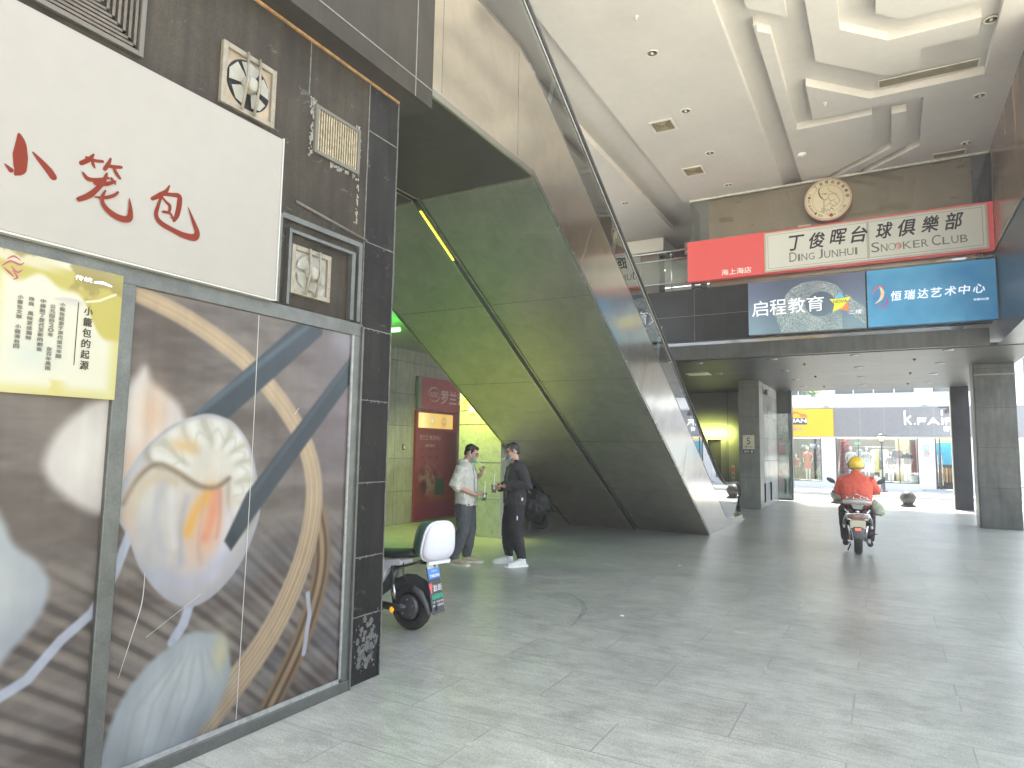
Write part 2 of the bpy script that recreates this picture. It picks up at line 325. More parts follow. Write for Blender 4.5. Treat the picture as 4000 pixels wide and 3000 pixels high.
# ================================================ GROUND
MB().box(-12,14,-70,-3.003,-.3,-.001)
FLOOR=floor_mat('floor_granite',(.37,.372,.312))
STREET=floor_mat('street_paving',(.50,.51,.50))
MB().box(-12,14,-3,22.9,-.3,0).struct('floor',FLOOR)
MB().quad((-400,-400,-.32),(400,-400,-.32),(400,400,-.32),(-400,400,-.32)).struct('ground',M('ground',(.3,.3,.29),.9))
MB().box(-60,60,-70,-3.003,-.3,-.02).struct('bounce_plaza',M('bounce_paving',(.60,.57,.50),.8,scale=1.2))  # unseen ground behind the camera, added pale to bounce sunlight inside
MB().box(14.003,60,-3,26.9,-.3,-.02).struct('side_street',STREET)
MB().box(-40,14,22.903,27.0,-.3,-.035).struct('street',STREET)
MB().box(-40,60,27.003,27.15,-.3,.085).struct('kerb',M('kerb_stone',(.36,.37,.37),.7,fine=.1))
MB().box(-40,60,27.153,31.0,-.3,.08).struct('pavement',STREET)
m_=MB()
m_.box(-40,14,23.35,23.55,-.034,-.03); m_.struct('drain_strip',M('drain',(.16,.165,.17),.7))
# ================================================ CEILING (relief panels hang from an upper slab)
CEIL=M('ceiling_paint',(.64,.605,.555),.85,var=.07,scale=.7,fine=.02)
CEILD=M('ceiling_edge',(.62,.6,.53),.85,var=.03)
ceil=MB().box(-9,1.78,5.4,21.5,6.92,7.1).struct('ceiling',CEIL)
def relief(poly): MB().prism(poly,2,6.80,6.9195).obj('relief_panel',CEIL,ceil)
relief([(-3.6,5.45),(-1.61,5.45),(-1.61,13.88),(-3.6,13.88)])
relief([(-1.27,8.28),(-1.235,8.28),(-1.235,8.43),(-1.1,8.56),(-1.1,11.45),(0,11.45),(0,12.93),(-.95,13.88),(-1.25,13.88)])
relief([(-.65,6.4),(-.65,9.48),(.19,10.32),(.59,10.32),(.59,9.81),(1.21,9.81),(1.21,9.41),(.21,9.41),(-.32,8.88),(-.32,6.4)])
relief([(.08,6.4),(.08,8.73),(.35,9.01),(1.2,9.04),(1.2,6.4)])
relief([(-1.28,6.4),(-1.28,7.91),(-.87,8.31),(-.87,6.4)])
relief([(-.83,10.08),(-.03,10.9),(1.40,10.9),(1.40,5.45),(1.775,5.45),(1.775,13.88),(-.19,13.88),(.70,13.0),(.68,11.22),(-.83,11.22)])
relief([(.27,11.57),(.47,11.57),(.49,12.95),(-.44,13.88),(-.74,13.88),(.27,12.88)])
relief([(-8.9,5.45),(-4.31,5.45),(-4.31,15.5),(-8.9,15.5)])
# ceiling beams over the upper gallery
for (x0,x1,y0,y1,z0) in ((-8.9,-5.0,16.2,16.45,6.55),(-4.4,1.7,16.9,17.2,6.6),(-5.0,-4.75,16.2,21,6.55)):
    MB().box(x0,x1,y0,y1,z0,6.8995).obj('ceiling_beam',CEILD,ceil)
# ================================================ UPPER GALLERY / BRIDGE
DARKST=granite('bridge_granite',(.016,.016,.014),(.03,.029,.025),.5,.25)
SOFF,n_,l_,b_=nodes_of('soffit_panels'); v_=wpos(n_,l_)
br=n_.new('ShaderNodeTexBrick'); br.offset=0; br.inputs['Scale'].default_value=1; br.inputs['Brick Width'].default_value=1.2; br.inputs['Row Height'].default_value=.6; br.inputs['Mortar Size'].default_value=.006
br.inputs['Color1'].default_value=(.8,.8,.8,1); br.inputs['Color2'].default_value=(1.15,1.15,1.15,1); br.inputs['Mortar'].default_value=(.3,.3,.3,1); l_.new(v_,br.inputs[0])
c_=ramp(n_,l_,noise(n_,l_,v_,1.3,6,.7,.8),[(.3,(.03,.033,.035)),(.7,(.06,.064,.066))]); c_=mixc(n_,l_,1.0,c_,br.outputs[0],'MULTIPLY'); l_.new(c_,b_.inputs['Base Color'])
b_.inputs['Metallic'].default_value=0; b_.inputs['Specular IOR Level'].default_value=.3; b_.inputs['Roughness'].default_value=.4; bumpn(n_,l_,noise(n_,l_,v_,2.2,3),b_,.25,.03)
bridge=T('gallery_bridge','dark stone faced upper gallery crossing the passage behind the signboards','bridge',(-2,13.8,3.4))
MB().box(-9,2.4,14.03,22.3,4.6,4.86).obj('slab',DARKST,bridge)
MB().box(-9,1.70,13.83,14.03,3.77,4.88).obj('fascia',DARKST,bridge)
MB().box(-9,1.66,13.99,14.12,3.40,3.70).obj('lower_beam',granite('beam_stone',(.05,.05,.042),(.085,.083,.07),.5,.35),bridge)
MB().box(-9,2.40,14.125,22.25,3.385,3.45).obj('soffit',SOFF,bridge)
m_=MB()
for x in (-4.6,-3.4,-2.2,-1.0,.2,1.4): m_.box(x-.004,x+.004,13.822,13.83,3.77,4.88)
m_.box(-9,1.7,13.823,13.83,4.30,4.308); m_.obj('joint',M('joint_grout',(.16,.16,.14),.7),bridge)
# steel and glass railing on the bridge
RAILM=steel('rail_steel',(.45,.47,.46),.3)
rail=T('gallery_railing','steel railing with glass infill along the upper gallery left of the red sign','railing',(-4.5,13.75,4.88))
for z,r in ((5.74,.022),(5.56,.014),(5.04,.014)): MB().tube([(-9,13.76,z),(-3.52,13.76,z)],r,8).obj('rail',RAILM,rail)
for x in (-3.86,-5.1,-6.4): MB().tube([(x,13.78,4.88),(x,13.78,5.7)],.016,8).ball((x,13.74,5.66),.03,8,6).obj('post',RAILM,rail)
MB().box(-9,-3.52,13.79,13.80,5.02,5.60).obj('glass_panel',glass('rail_glass',(.80,.88,.85),.08),rail)
# gallery interior
WALLG=M('gallery_wall',(.42,.42,.40),.8,var=.08)
gal=T('gallery_walls','grey painted walls and brown pillar of the upper gallery behind the railing','wall',(-4,20,4.9))
MB().box(-9,2.4,21.5,21.7,4.87,6.9).obj('back_wall',WALLG,gal)
MB().box(-5.45,-4.95,16.5,17.0,4.87,6.89).obj('pillar',M('gallery_pillar',(.20,.17,.14),.35),gal)
MB().box(-4.6,-3.2,20.9,21.49,4.87,6.3).obj('shop_unit',M('unit_grey',(.22,.24,.24),.4),gal)
MB().box(-4.9,-3.4,21.0,21.3,6.35,6.55).obj('duct',M('duct_white',(.75,.75,.72),.5),gal)
# ================================================ RIGHT WALL above the arcade
RW=T('right_wall','dark stone beam and upper wall along the right side of the passage','wall',(2.1,8,3.4))
MB().box(1.78,2.38,9.5,22.25,3.40,7.1).obj('wall_body',granite('right_stone',(.03,.035,.042),(.075,.08,.09),.4,.3),RW)
MB().box(1.76,1.779,9.5,13.62,5.0,5.06).obj('ledge',M('ledge_metal',(.35,.33,.29),.3,.9),RW)
MB().box(1.765,1.779,13.56,13.66,5.0,6.8).obj('edge_trim',M('ledge_metal',(.35,.33,.29),.3,.9),RW)
def mural(A,B):
    n1=fbm(A*3.2,B*.75,1.6,3,5); n2=fbm(A*2.6+9,B*.6,2.6,11,5); n3=fbm(A*6,B*1.2,3,21)
    c=np.zeros(A.shape+(3,))+np.array((.44,.35,.28))
    c=lay(c,(.60,.36,.32),sm(n1,.56,.66)); c=lay(c,(.60,.52,.38),sm(n2,.58,.68)); c=lay(c,(.22,.17,.14),sm(n3,.56,.68)*.9); c=lay(c,(.50,.53,.52),sm(n1*(1.6-B*.22),.42,.5)*.6)
    c=lay(c,(.70,.60,.45),sm(fbm(A*2.2,B*.35,3,33),.66,.74)*.7)
    return c
FXR=lambda x,y,z:((x,y,z),(0,1,0),(0,0,1),(-1,0,0))
mo=T('wall_mural','brown glossy advertising panel with blurred pink and grey figures on the right wall','poster',(1.77,11.5,5.06))
paint('print',FXR(1.768,0,0),9.6,13.55,5.07,6.79,260,60,mural,colattr('mural_print',.18),mo)
# ================================================ PILLARS
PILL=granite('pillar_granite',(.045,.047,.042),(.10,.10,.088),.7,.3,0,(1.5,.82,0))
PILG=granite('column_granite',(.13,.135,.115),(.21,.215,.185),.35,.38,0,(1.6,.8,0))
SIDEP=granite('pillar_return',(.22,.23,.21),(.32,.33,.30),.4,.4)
big=T('granite_pillar','tall dark granite pillar standing at the right edge in front of the street opening','pillar',(2.0,17.0,0))
MB().box(1.665,2.37,16.72,17.32,0,3.384).obj('shaft',PILL,big,bevel=.012)
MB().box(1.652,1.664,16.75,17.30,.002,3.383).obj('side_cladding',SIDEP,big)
MB().box(1.655,2.38,16.708,17.33,3.14,3.17).obj('joint_band',M('joint_grout',(.16,.16,.14),.7),big)
blk=T('black_pillar','black stone pillar behind the granite one at the right of the street opening','pillar',(1.85,22.1,0))
MB().box(1.645,2.06,21.93,22.3,0,3.384).obj('shaft',granite('black_stone',(.012,.013,.016),(.03,.03,.034),.4,.25),blk,bevel=.008)
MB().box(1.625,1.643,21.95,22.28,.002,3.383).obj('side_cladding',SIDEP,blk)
c5=T('granite_column','square grey granite column carrying the number five exit sign','pillar',(-3.13,18.8,0))
MB().box(-3.40,-2.87,18.5,19.1,0,3.384).obj('shaft',PILG,c5,bevel=.008)
lc=T('speckled_pillar','speckled granite pillar washed in lime green light behind the two men','pillar',(-5.9,9.7,0))
SPK,n_,l_,b_=nodes_of('speckled_granite'); v_=wpos(n_,l_)
c_=ramp(n_,l_,noise(n_,l_,v_,9,7,.75,1.0),[(.34,(.22,.22,.17)),(.44,(.40,.41,.33)),(.7,(.50,.51,.42))]); l_.new(c_,b_.inputs['Base Color']); b_.inputs['Roughness'].default_value=.4
MB().box(-6.33,-5.5,9.45,10.1,0,3.355).obj('shaft',SPK,lc)
m_=MB()
for z in (.62,1.22,1.85,2.45,3.05): m_.box(-6.332,-5.498,9.447,9.45,z,z+.006)
m_.obj('joint',M('joint_grout',(.16,.16,.14),.7),lc)
# pillars on the street side, outside the picture
m_=MB(); m_.box(1.67,2.37,4.3,4.95,0,3.39); m_.thing('granite_pillar','dark granite pillar of the arcade beside the camera','pillar',PILL)
# ================================================ WALL ON THE LEFT OF THE RECESS
GREYM=granite('recess_marble',(.30,.28,.27),(.44,.42,.40),.35,.22,0,(.9,.62,0))
rec=T('recess_wall','grey polished stone wall at the back of the green lit recess','wall',(-8.1,9,0))
MB().box(-8.3,-8.05,3.43,22,0,3.34).obj('wall_face',GREYM,rec)
MB().box(-8.05,-5.46,14.1,14.3,0,3.34).obj('end_wall',granite('recess_dark',(.04,.04,.035),(.07,.07,.06),.3,.3),rec)
m_=MB(); m_.box(-9,-5.46,3.43,13.82,3.355,3.50); m_.obj('lowered_ceiling',M('recess_ceiling',(.30,.31,.28),.35,var=.1),rec)
MB().box(-5.56,-5.46,3.43,6.2,3.50,6.79).obj('upper_wall',DARKST,rec)
# ================================================ FAR END OF THE PASSAGE
MARB,n_,l_,b_=nodes_of('polished_marble'); v_=wpos(n_,l_)
c_=ramp(n_,l_,noise(n_,l_,v_,1.5,6,.7,.8),[(.3,(.30,.31,.32)),(.7,(.50,.51,.52))])
br=n_.new('ShaderNodeTexBrick'); br.offset=0; br.inputs['Scale'].default_value=1; br.inputs['Brick Width'].default_value=1.0; br.inputs['Row Height'].default_value=.62; br.inputs['Mortar Size'].default_value=.006; br.inputs['Color1'].default_value=(.85,.85,.85,1); br.inputs['Color2'].default_value=(1.1,1.1,1.1,1); br.inputs['Mortar'].default_value=(.5,.5,.5,1)
sx=n_.new('ShaderNodeSeparateXYZ'); l_.new(v_,sx.inputs[0]); cx=n_.new('ShaderNodeCombineXYZ'); l_.new(sx.outputs[1],cx.inputs[0]); l_.new(sx.outputs[2],cx.inputs[1]); l_.new(cx.outputs[0],br.inputs[0])
c_=mixc(n_,l_,1.0,c_,br.outputs[0],'MULTIPLY'); l_.new(c_,b_.inputs['Base Color']); b_.inputs['Roughness'].default_value=.06; b_.inputs['Specular IOR Level'].default_value=.9
mw=T('marble_shopfront','polished pale marble side wall with two black door pulls before the street','wall',(-3,20.4,0))
MB().box(-3.3,-2.89,19.103,21.95,0,3.384).obj('wall_face',MARB,mw)
for y,z1 in ((19.25,.95),(20.35,.95)): MB().box(-2.888,-2.85,y,y+.06,.12,z1*.66).obj('door_pull',M('pull_black',(.02,.02,.022),.3,.5),mw)
lift=T('lift_lobby_wall','metal clad lift wall glowing lime green beside the number five column','wall',(-4.4,22.1,0))
LIFT=M('lift_panel',(.40,.41,.31),.38,.45,var=.08,scale=.8)
MB().box(-4.42,-3.40,22.0,22.3,0,3.384).obj('wall_face',LIFT,lift)
MB().box(-9,-4.42,22.0,22.3,1.86,3.384).obj('lintel_panel',LIFT,lift)
MB().box(-9,-5.02,22.0,22.3,0,1.86).obj('lift_door',steel('lift_door',(.4,.4,.38),.3,.03),lift)
MB().box(-4.60,-4.42,21.97,22.3,0,1.84).obj('door_jamb',M('lift_jamb',(.30,.30,.26),.4,.6),lift)
MB().box(-5.02,-4.6,22.25,22.3,0,1.86).obj('doorway_back',M('lift_dark',(.05,.045,.04),.6),lift)
MB().box(-4.39,-4.375,21.985,22.0,0,3.384).obj('joint',M('joint_grout',(.16,.16,.14),.7),lift)
# roof mass of the building over the gallery
MB().box(-9.2,2.4,5.35,22.3,7.12,7.6).thing('roof_slab','flat concrete roof slab over the covered passage','roof',M('roof_concrete',(.3,.3,.29),.9))
MB().box(-9.2,-2.72,3.62,5.34,6.92,7.6).thing('roof_slab','concrete roof slab over the top landing of the escalators','roof',M('roof_concrete',(.3,.3,.29),.9))  # unseen slab added to keep daylight out of the recess
# ================================================ SHOP BLOCK ON THE LEFT
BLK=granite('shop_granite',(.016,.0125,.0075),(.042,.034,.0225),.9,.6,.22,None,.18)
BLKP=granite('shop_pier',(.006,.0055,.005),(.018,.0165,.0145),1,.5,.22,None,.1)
FRM=M('window_frame',(.105,.107,.095),.42,.55,var=.25,scale=9,fine=.12)
shop=T('dumpling_shop','dark stone clad shop block with a tall printed window on the left','shop',(-4,1,0))
MB().box(-9,-2.87,-6,3.13,2.20,3.83).obj('upper_wall',BLK,shop)
MB().box(-9,-2.95,-6,3.13,0,2.199).obj('back_body',M('shop_inside',(.08,.07,.06),.8),shop)
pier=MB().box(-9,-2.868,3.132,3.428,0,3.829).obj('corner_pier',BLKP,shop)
m_=MB()
for z in (3.50,2.76,2.20,1.74,1.22,.76,.40): m_.box(-2.868,-2.8655,3.135,3.43,z,z+.006)
m_.box(-2.868,-2.864,3.13,3.137,0,3.83); m_.box(-2.868,-2.862,3.424,3.4295,0,3.829)
m_.box(-2.87,-2.8655,2.62,2.625,3.5,3.83)
m_.obj('joint',M('lime_joint',(.12,.115,.105),.8,var=.6,scale=25),pier)
# window frame: head, sill, mullion, jamb
MB().box(-2.95,-2.845,-6,3.13,2.135,2.215).obj('window_head',FRM,shop,bevel=.004)
MB().box(-2.95,-2.835,-6,3.13,0,.062).obj('window_sill',FRM,shop,bevel=.004)
MB().box(-2.95,-2.845,3.055,3.128,.062,2.135).box(-2.95,-2.83,3.115,3.130,.0,2.2).obj('window_jamb',FRM,shop,bevel=.003)
for y in (1.605,.15): MB().box(-2.95,-2.835,y,y+.07,.062,2.135).obj('mullion',FRM,shop,bevel=.004)
MB().box(-2.852,-2.846,1.672,1.679,.062,2.135).box(-2.852,-2.843,3.040,3.055,.062,2.135).box(-2.852,-2.843,1.68,3.055,.062,.085).obj('sealant',M('sealant',(.24,.24,.22),.6,var=.3,scale=30),shop)
# recess mouldings round the lower fan
m_=MB()
for a,t in ((0,.03),(.075,.018)):
    x1=-2.845+a*.1
    m_.box(-2.87,x1,2.43+a,2.43+a+t,2.225,2.72-a*.9); m_.box(-2.87,x1,2.43+a+t,3.10-a*.9,2.70-a*.9,2.70-a*.9+t); m_.box(-2.87,x1,3.07-a*.9,3.10-a*.9,2.225,2.70-a*.9)
m_.obj('moulding',FRM,shop)
# bulkhead
BULK=granite('bulkhead_metal',(.020,.0165,.010),(.036,.030,.020),.5,.5,0,None,.2)
bulk=T('bulkhead','deep bronze grey boxed beam overhanging the shop wall','beam',(-2.8,1,3.83))
MB().box(-5.4,-2.71,-3,3.60,3.832,6.79).obj('box_body',BULK,bulk)
m_=MB(); m_.box(-2.71,-2.707,-3,3.60,3.96,3.966); m_.box(-2.71,-2.7065,3.405,3.411,3.832,6.5); m_.box(-2.71,-2.707,-3,3.6,4.72,4.726)
for y in (2.2,1.0): m_.box(-2.71,-2.707,y,y+.006,3.966,6.5)
m_.obj('joint',M('bulk_joint',(.20,.19,.16),.7,var=.3,scale=20),bulk)
MB().box(-2.868,-2.853,-3,3.42,3.818,3.831).obj('sealant_bead',M('old_sealant',(.32,.18,.07),.7,var=.5,scale=18),bulk)
# ================================================ ESCALATORS
TAN=math.tan(math.radians(30))
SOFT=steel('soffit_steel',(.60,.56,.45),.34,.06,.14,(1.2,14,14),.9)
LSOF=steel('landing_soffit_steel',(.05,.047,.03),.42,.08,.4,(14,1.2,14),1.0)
PAN=steel('side_steel',(.76,.71,.64),.15,.26,.10,(20,20,1.2),.75)
SJ=M('soffit_seam',(.16,.16,.12),.5,.5)
TRIM=steel('trim_steel',(.42,.41,.37),.25)
HND=M('handrail_rubber',(.022,.022,.02),.32,var=.2)
GL=glass('balustrade_glass',(.86,.92,.90),.10)
def zlow(y): return min(3.945,max(0,(12.04-y)*TAN))
def arc(pts,n=6): return smoothpoly(pts,n,False)
rimup=[(2.4,5.05),(4.6,5.05),(5.05,5.0),(5.45,4.83),(5.9,4.575),(8,3.365),(10.76,1.77),(12.24,.915),(13.2,.36),(13.5,.20),(13.75,.135),(14.1,.12),(15.15,.12)]
hand=[(2.4,5.95),(3.8,5.95),(4.6,5.86),(5.2,5.55),(6.1,5.03),(8.73,3.52),(11.36,2.0),(12.6,1.285),(13.1,1.02),(13.45,.885),(13.9,.835),(14.65,.83),(14.93,.78),(15.10,.64),(15.15,.48),(15.10,.30),(14.98,.19)]
def escalator(x1,x0,label):
    e=T('escalator',label,'escalator',((x0+x1)/2,13,0),'pair of escalators beside each other')
    # truss underside
    m=MB(); s=.05
    lower=[(2.4,3.945),(5.19,3.945),(12.04,.0),(15.2,.0)]
    m.prism([(5.207,3.945),(12.04,.0),(12.14,.0),(5.24,4.03)],0,x0+.03,x1-.012)
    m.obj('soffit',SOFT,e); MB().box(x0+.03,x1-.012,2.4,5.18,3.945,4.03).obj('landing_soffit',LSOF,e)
    for y in (6.6,7.95,9.3,10.6): z=zlow(y); MB().box(x0+.03,x1-.012,y-.003,y+.003,z-.002,z+.02).obj('soffit_joint',SJ,e)
    MB().box(x0+.03,x1-.012,5.185,5.20,3.937,3.96).obj('soffit_joint',SJ,e)
    # side panels with curved upper edge
    for sgn,xx in ((1,x1),(-1,x0)):
        a,b=(xx-.012,xx) if sgn>0 else (xx,xx+.012)
        m=MB(); m.prism([(2.4,3.95),(5.19,3.95),(12.04,0),(15.2,0)]+[tuple(p) for p in arc(rimup)][::-1],0,a,b); m.obj('side_panel',PAN,e)
        if sgn>0:
            for y in (3.75,4.9): MB().box(xx,xx+.0015,y,y+.004,4.03,5.0).obj('panel_seam',SJ,e)
            for y in (6.3,8.3,10.3): MB().tube([(xx,y,zlow(y)+.07),(xx,y+.30,zlow(y)+.07+.50)],.0025,4).obj('panel_seam',SJ,e)
        m=MB(); t=.012*sgn
        for (p,q) in (((2.4,3.95),(5.19,3.95)),((5.19,3.95),(12.04,0))):
            ny=.05 if p[1]==q[1] else .06
            m.prism([p,q,(q[0],q[1]+ny),(p[0],p[1]+ny)],0,*(sorted((xx,xx+t*.8))))
        m.obj('edge_trim',TRIM,e)
        # deck cap, glass, handrail
        m=MB(); P=arc(rimup); N=len(P); w0,w1=sorted((xx+.004*sgn,xx-.10*sgn))
        m.prism([tuple(p) for p in P]+[(p[0],p[1]+.012) for p in P][::-1],0,w0,w1); m.obj('deck_cap',TRIM,e)
        gx=xx-.05*sgn; H_=[tuple(p) for p in arc(hand)]; top=[p for p in H_ if not(p[0]>15.06 and p[1]<.62)]; top=[(y,z-.02) for y,z in H_ if z>.2]
        m=MB(); m.prism([tuple(p) for p in P if p[0]<14.6]+[(y,z) for y,z in top if not (z<.6)][::-1],0,gx-.005,gx+.005); m.obj('glass_balustrade',GL,e)
        for y,z0 in ((5.6,4.75),(7.4,3.72),(9.2,2.68),(11.0,1.64),(12.6,.71)):
            dy,dz=.0,.0
            a_=Vector((gx,y,z0)); b__=Vector((gx,y+.22,z0+.60+.22*-.0))
            MB().tube([a_,b__],.004,4).obj('glass_joint',M('glass_joint',(.25,.30,.29),.3),e)
        m=MB(); m.tube([(gx,y,z) for y,z in H_],[(.040,.022)]*len(H_),10); m.obj('handrail',HND,e)
        m=MB(); m.tube([(gx,y,z-.03) for y,z in H_],.012,6); m.obj('rail_track',TRIM,e)
    if x1>-3:
        for k in range(13): y=5.6+k*.5; MB().ball((x1+.010,y,zlow(y)+.045),(.004,.012,.012),8,6).obj('screw',TRIM,e)
        for k in range(9): y=5.9+k*.68; MB().ball((x0-.004,y,zlow(y)-.004),(.012,.012,.006),8,6).obj('screw',TRIM,e)
    # steps and landing
    m=MB(); k=0; y=13.1
    while y>5.3:
        z=.10+(13.1-y)*TAN; m.box(x0+.2,x1-.2,y-.37,y,z-.2,z); y-=.36; k+=1
    m.obj('steps',M('step_metal',(.12,.12,.12),.4,.6,var=.2,scale=40),e)
    MB().box(x0+.012,x1-.012,13.2,15.5,.0,.03).obj('landing_plate',TRIM,e)
    MB().box(x0+.012,x1-.012,2.4,5.3,4.80,4.9).obj('upper_landing',TRIM,e)
    for xx in (x0+.02,x1-.15): MB().prism([(14.2,.10),(15.15,.105),(15.2,.02),(14.2,.0)],0,xx,xx+.13).obj('inner_skirt',TRIM,e)
    return e
e1=escalator(-2.74,-4.05,'nearer brushed steel escalator with glass side and black handrail')
e2=escalator(-4.12,-5.43,'farther escalator hidden beside the first, its green lit underside showing')
MB().prism([(5.215,3.937),(12.02,.005),(12.10,.005),(5.24,3.99)],0,-4.115,-4.055).thing('gap_strip','dark channel strip between the undersides of the two escalators','strip',M('gap_dark',(.03,.03,.027),.5))
MB().prism([(5.30,3.878),(5.92,3.520),(5.92,3.517),(5.30,3.875)],0,-4.112,-4.088).thing('light_strip','thin yellow glowing strip at the top of the gap between escalators','lamp',M('yellow_glow',(1,.9,.05),.5,emit=.55,var=0))
# ================================================ COLOURED LAMPS IN THE RECESS
def lamp_tube(name,label,p0,p1,r,col,strength,power,size,rot,cat='lamp'):
    t=T(name,label,cat,p0); MB().tube([p0,p1],r,8).obj('tube',M(name+str(p0[1]),col,.5,emit=strength,var=0),t)
    L=bpy.data.lights.new(name,'AREA'); L.shape='RECTANGLE'; L.size=size[0]; L.size_y=size[1]; L.energy=power; L.color=col; L.spread=math.radians(130)
    o=bpy.data.objects.new(name+'_light',L); COL.objects.link(o); o.parent=t; o.location=(Vector(p1)-Vector(p0))/2+Vector((0,0,-.05)); o.rotation_euler=rot; return t
lamp_tube('neon_tube','lime neon tube fixed high in front of the speckled pillar',(-6.3,9.1,3.0),(-5.5,9.1,3.0),.03,(.93,1,.26),.7,15,(.7,.12),(math.radians(30),0,0))
lamp_tube('neon_tube','green neon tube hanging deep in the recess',(-7.6,7.6,3.18),(-6.2,7.6,3.18),.03,(.10,1,.10),4,3,(1.4,.3),(math.radians(10),0,0))
L2=bpy.data.lights.new('neon_up','AREA'); L2.shape='RECTANGLE'; L2.size=1.4; L2.size_y=.2; L2.energy=2.2; L2.color=(.08,1,.08)
o2=bpy.data.objects.new('neon_up',L2); COL.objects.link(o2); o2.parent=bpy.data.objects['neon_tube.001']; o2.location=(.7,0,-.25); o2.rotation_euler=(math.pi,0,0)
# ================================================ PRINTED WINDOW (dumplings in a bamboo steamer)
def dumplings(A,B):
    n=fbm(A*1.2,B*4,2.2,5,5); c=np.zeros(A.shape+(3,))+np.array((.50,.46,.43)); c=lay(c,(.58,.54,.50),sm(n,.4,.7)); c=lay(c,(.42,.37,.33),sm(1-n,.5,.75)*.6)
    # bamboo slats of the steamer floor, out of focus
    sl=B*1.0+A*.78+.05*np.sin(A*2.3); st=np.sin(sl*58)+.7*np.sin(sl*97+1)+.8*(fbm(A*.6,sl*6,3,61)-.5); low=sm(-B,-1.15,-.65)
    c=lay(c,(.70,.65,.59),sm(st,.1,1.3)*low*.42); c=lay(c,(.30,.27,.25),sm(-st,.1,1.3)*low*.48)
    c=lay(c,(.46,.49,.56),sm(fbm(A,B,1.7,44),.5,.7)*low*.35)
    c=lay(c,(.60,.55,.58),sm(A,2.35,3.0)*.55*sm(B,.9,1.5))
    # steamer rim
    out=smoothpoly([(1.55,2.13),(1.76,2.09),(2.01,2.01),(2.32,1.85),(2.62,1.58),(2.77,1.32),(2.79,1.05),(2.70,.74),(2.49,.42),(2.10,.08)],5,False)
    side=smoothpoly([(2.80,1.12),(2.87,.90),(2.86,.66),(2.74,.36),(2.55,.08)],5,False)
    d,t=ldist(A,B,[tuple(p) for p in side]); c=lay(c,(.60,.50,.38),sm(-d,-.085,-.05)); c=lay(c,(.40,.31,.24),sm(-np.abs(d-.03),-.018,-.004)*.8); c=lay(c,(.72,.62,.48),sm(-np.abs(d-.0),-.02,-.004)*.8)
    d,t=ldist(A,B,[tuple(p) for p in out]); wd=.036+.045*t; e=d-wd; c=lay(c,(.80,.71,.59),sm(-e,-.012,.012)); c=lay(c,(.90,.78,.60),sm(-np.abs(d-.3*wd),-.014,0)*.6)
    c=lay(c,(.66,.54,.40),sm(np.sin(t*9+d*260),.0,1)*.5*sm(-e,0,.01)*sm(t,.5,.8))
    # white threads of steam water on the bamboo
    for pts,wd in (([(1.75,1.1),(1.68,.89),(1.60,.75),(1.49,.67),(1.38,.55),(1.26,.5)],.022),([(2.05,.72),(2.02,.62),(1.97,.55)],.026),([(2.78,.62),(2.80,.5),(2.77,.30)],.016)):
        d,t=ldist(A,B,pts); c=lay(c,(.80,.82,.87),sm(-d,-wd*1.3,-wd*.6)*.9)
    def dump(c,poly,soft,base,shade,hl,cx,cy):
        P=smoothpoly(poly,5); d=pdist(A,B,[tuple(p) for p in P]); m=sm(-d,-soft,soft); g=np.clip((B-cy)*1.5+(cx-A)*.5,-1,1)
        col=np.array(base)+(np.array(hl)-np.array(base))*np.clip(g,0,1)[...,None]+(np.array(shade)-np.array(base))*np.clip(-g,0,1)[...,None]
        edge=sm(d,-.16,0)[...,None]*.5; col=col*(1-edge)+np.array(shade)*edge
        return c*(1-m[...,None])+col*m[...,None]
    c=dump(c,[(1.75,1.79),(1.80,1.71),(1.93,1.62),(1.95,1.48),(1.75,1.26),(1.64,1.15),(1.50,1.20),(1.38,1.33),(1.40,1.46),(1.52,1.60),(1.67,1.69)],.03,(.96,.93,.88),(.84,.80,.77),(.99,.97,.92),1.7,1.5)
    c=lay(c,(.93,.80,.68),np.exp(-(((A-1.80)/.07)**2+((B-1.58)/.13)**2))*.9); c=lay(c,(.90,.76,.66),np.exp(-(((A-1.72)/.06)**2+((B-1.36)/.1)**2))*.7)
    c=dump(c,[(1.215,1.21),(1.26,1.14),(1.30,1.06),(1.39,.98),(1.43,.88),(1.40,.77),(1.31,.66),(1.245,.58),(1.17,.66),(1.08,.77),(1.04,.88),(1.09,.98),(1.17,1.06)],.02,(.82,.83,.81),(.66,.68,.71),(.88,.90,.84),1.2,.9)
    c=dump(c,[(2.05,.57),(2.14,.555),(2.25,.50),(2.29,.33),(2.24,.21),(2.16,.12),(2.02,.02),(1.66,.02),(1.69,.20),(1.75,.36),(1.86,.48),(1.96,.53)],.018,(.80,.81,.80),(.62,.66,.68),(.88,.89,.84),2.0,.3)
    for k in range(7):
        x=1.86+k*.055; d,t=ldist(A,B,[(2.06+k*.012,.54),(x+.03*k-.05,.30),(x+.01*k-.08,.08)]); c=lay(c,(.66,.70,.70),sm(-d,-.02,0)*.35*sm(.55-B,0,.12))
    c=lay(c,(.84,.80,.62),np.exp(-(((A-2.23)/.045)**2+((B-.44)/.10)**2))*.8)
    # dark blue chopsticks
    def stick(c,poly):
        d=pdist(A,B,poly); c=lay(c,(.29,.33,.355),sm(-d,-.012,.01)); return c
    c=stick(c,[(2.00,1.58),(2.62,2.14),(2.80,2.14),(2.80,2.10),(2.16,1.55)])
    d,t=ldist(A,B,[(2.03,1.60),(2.70,2.14)]); c=lay(c,(.44,.52,.56),sm(-d,-.03,0)*.6)
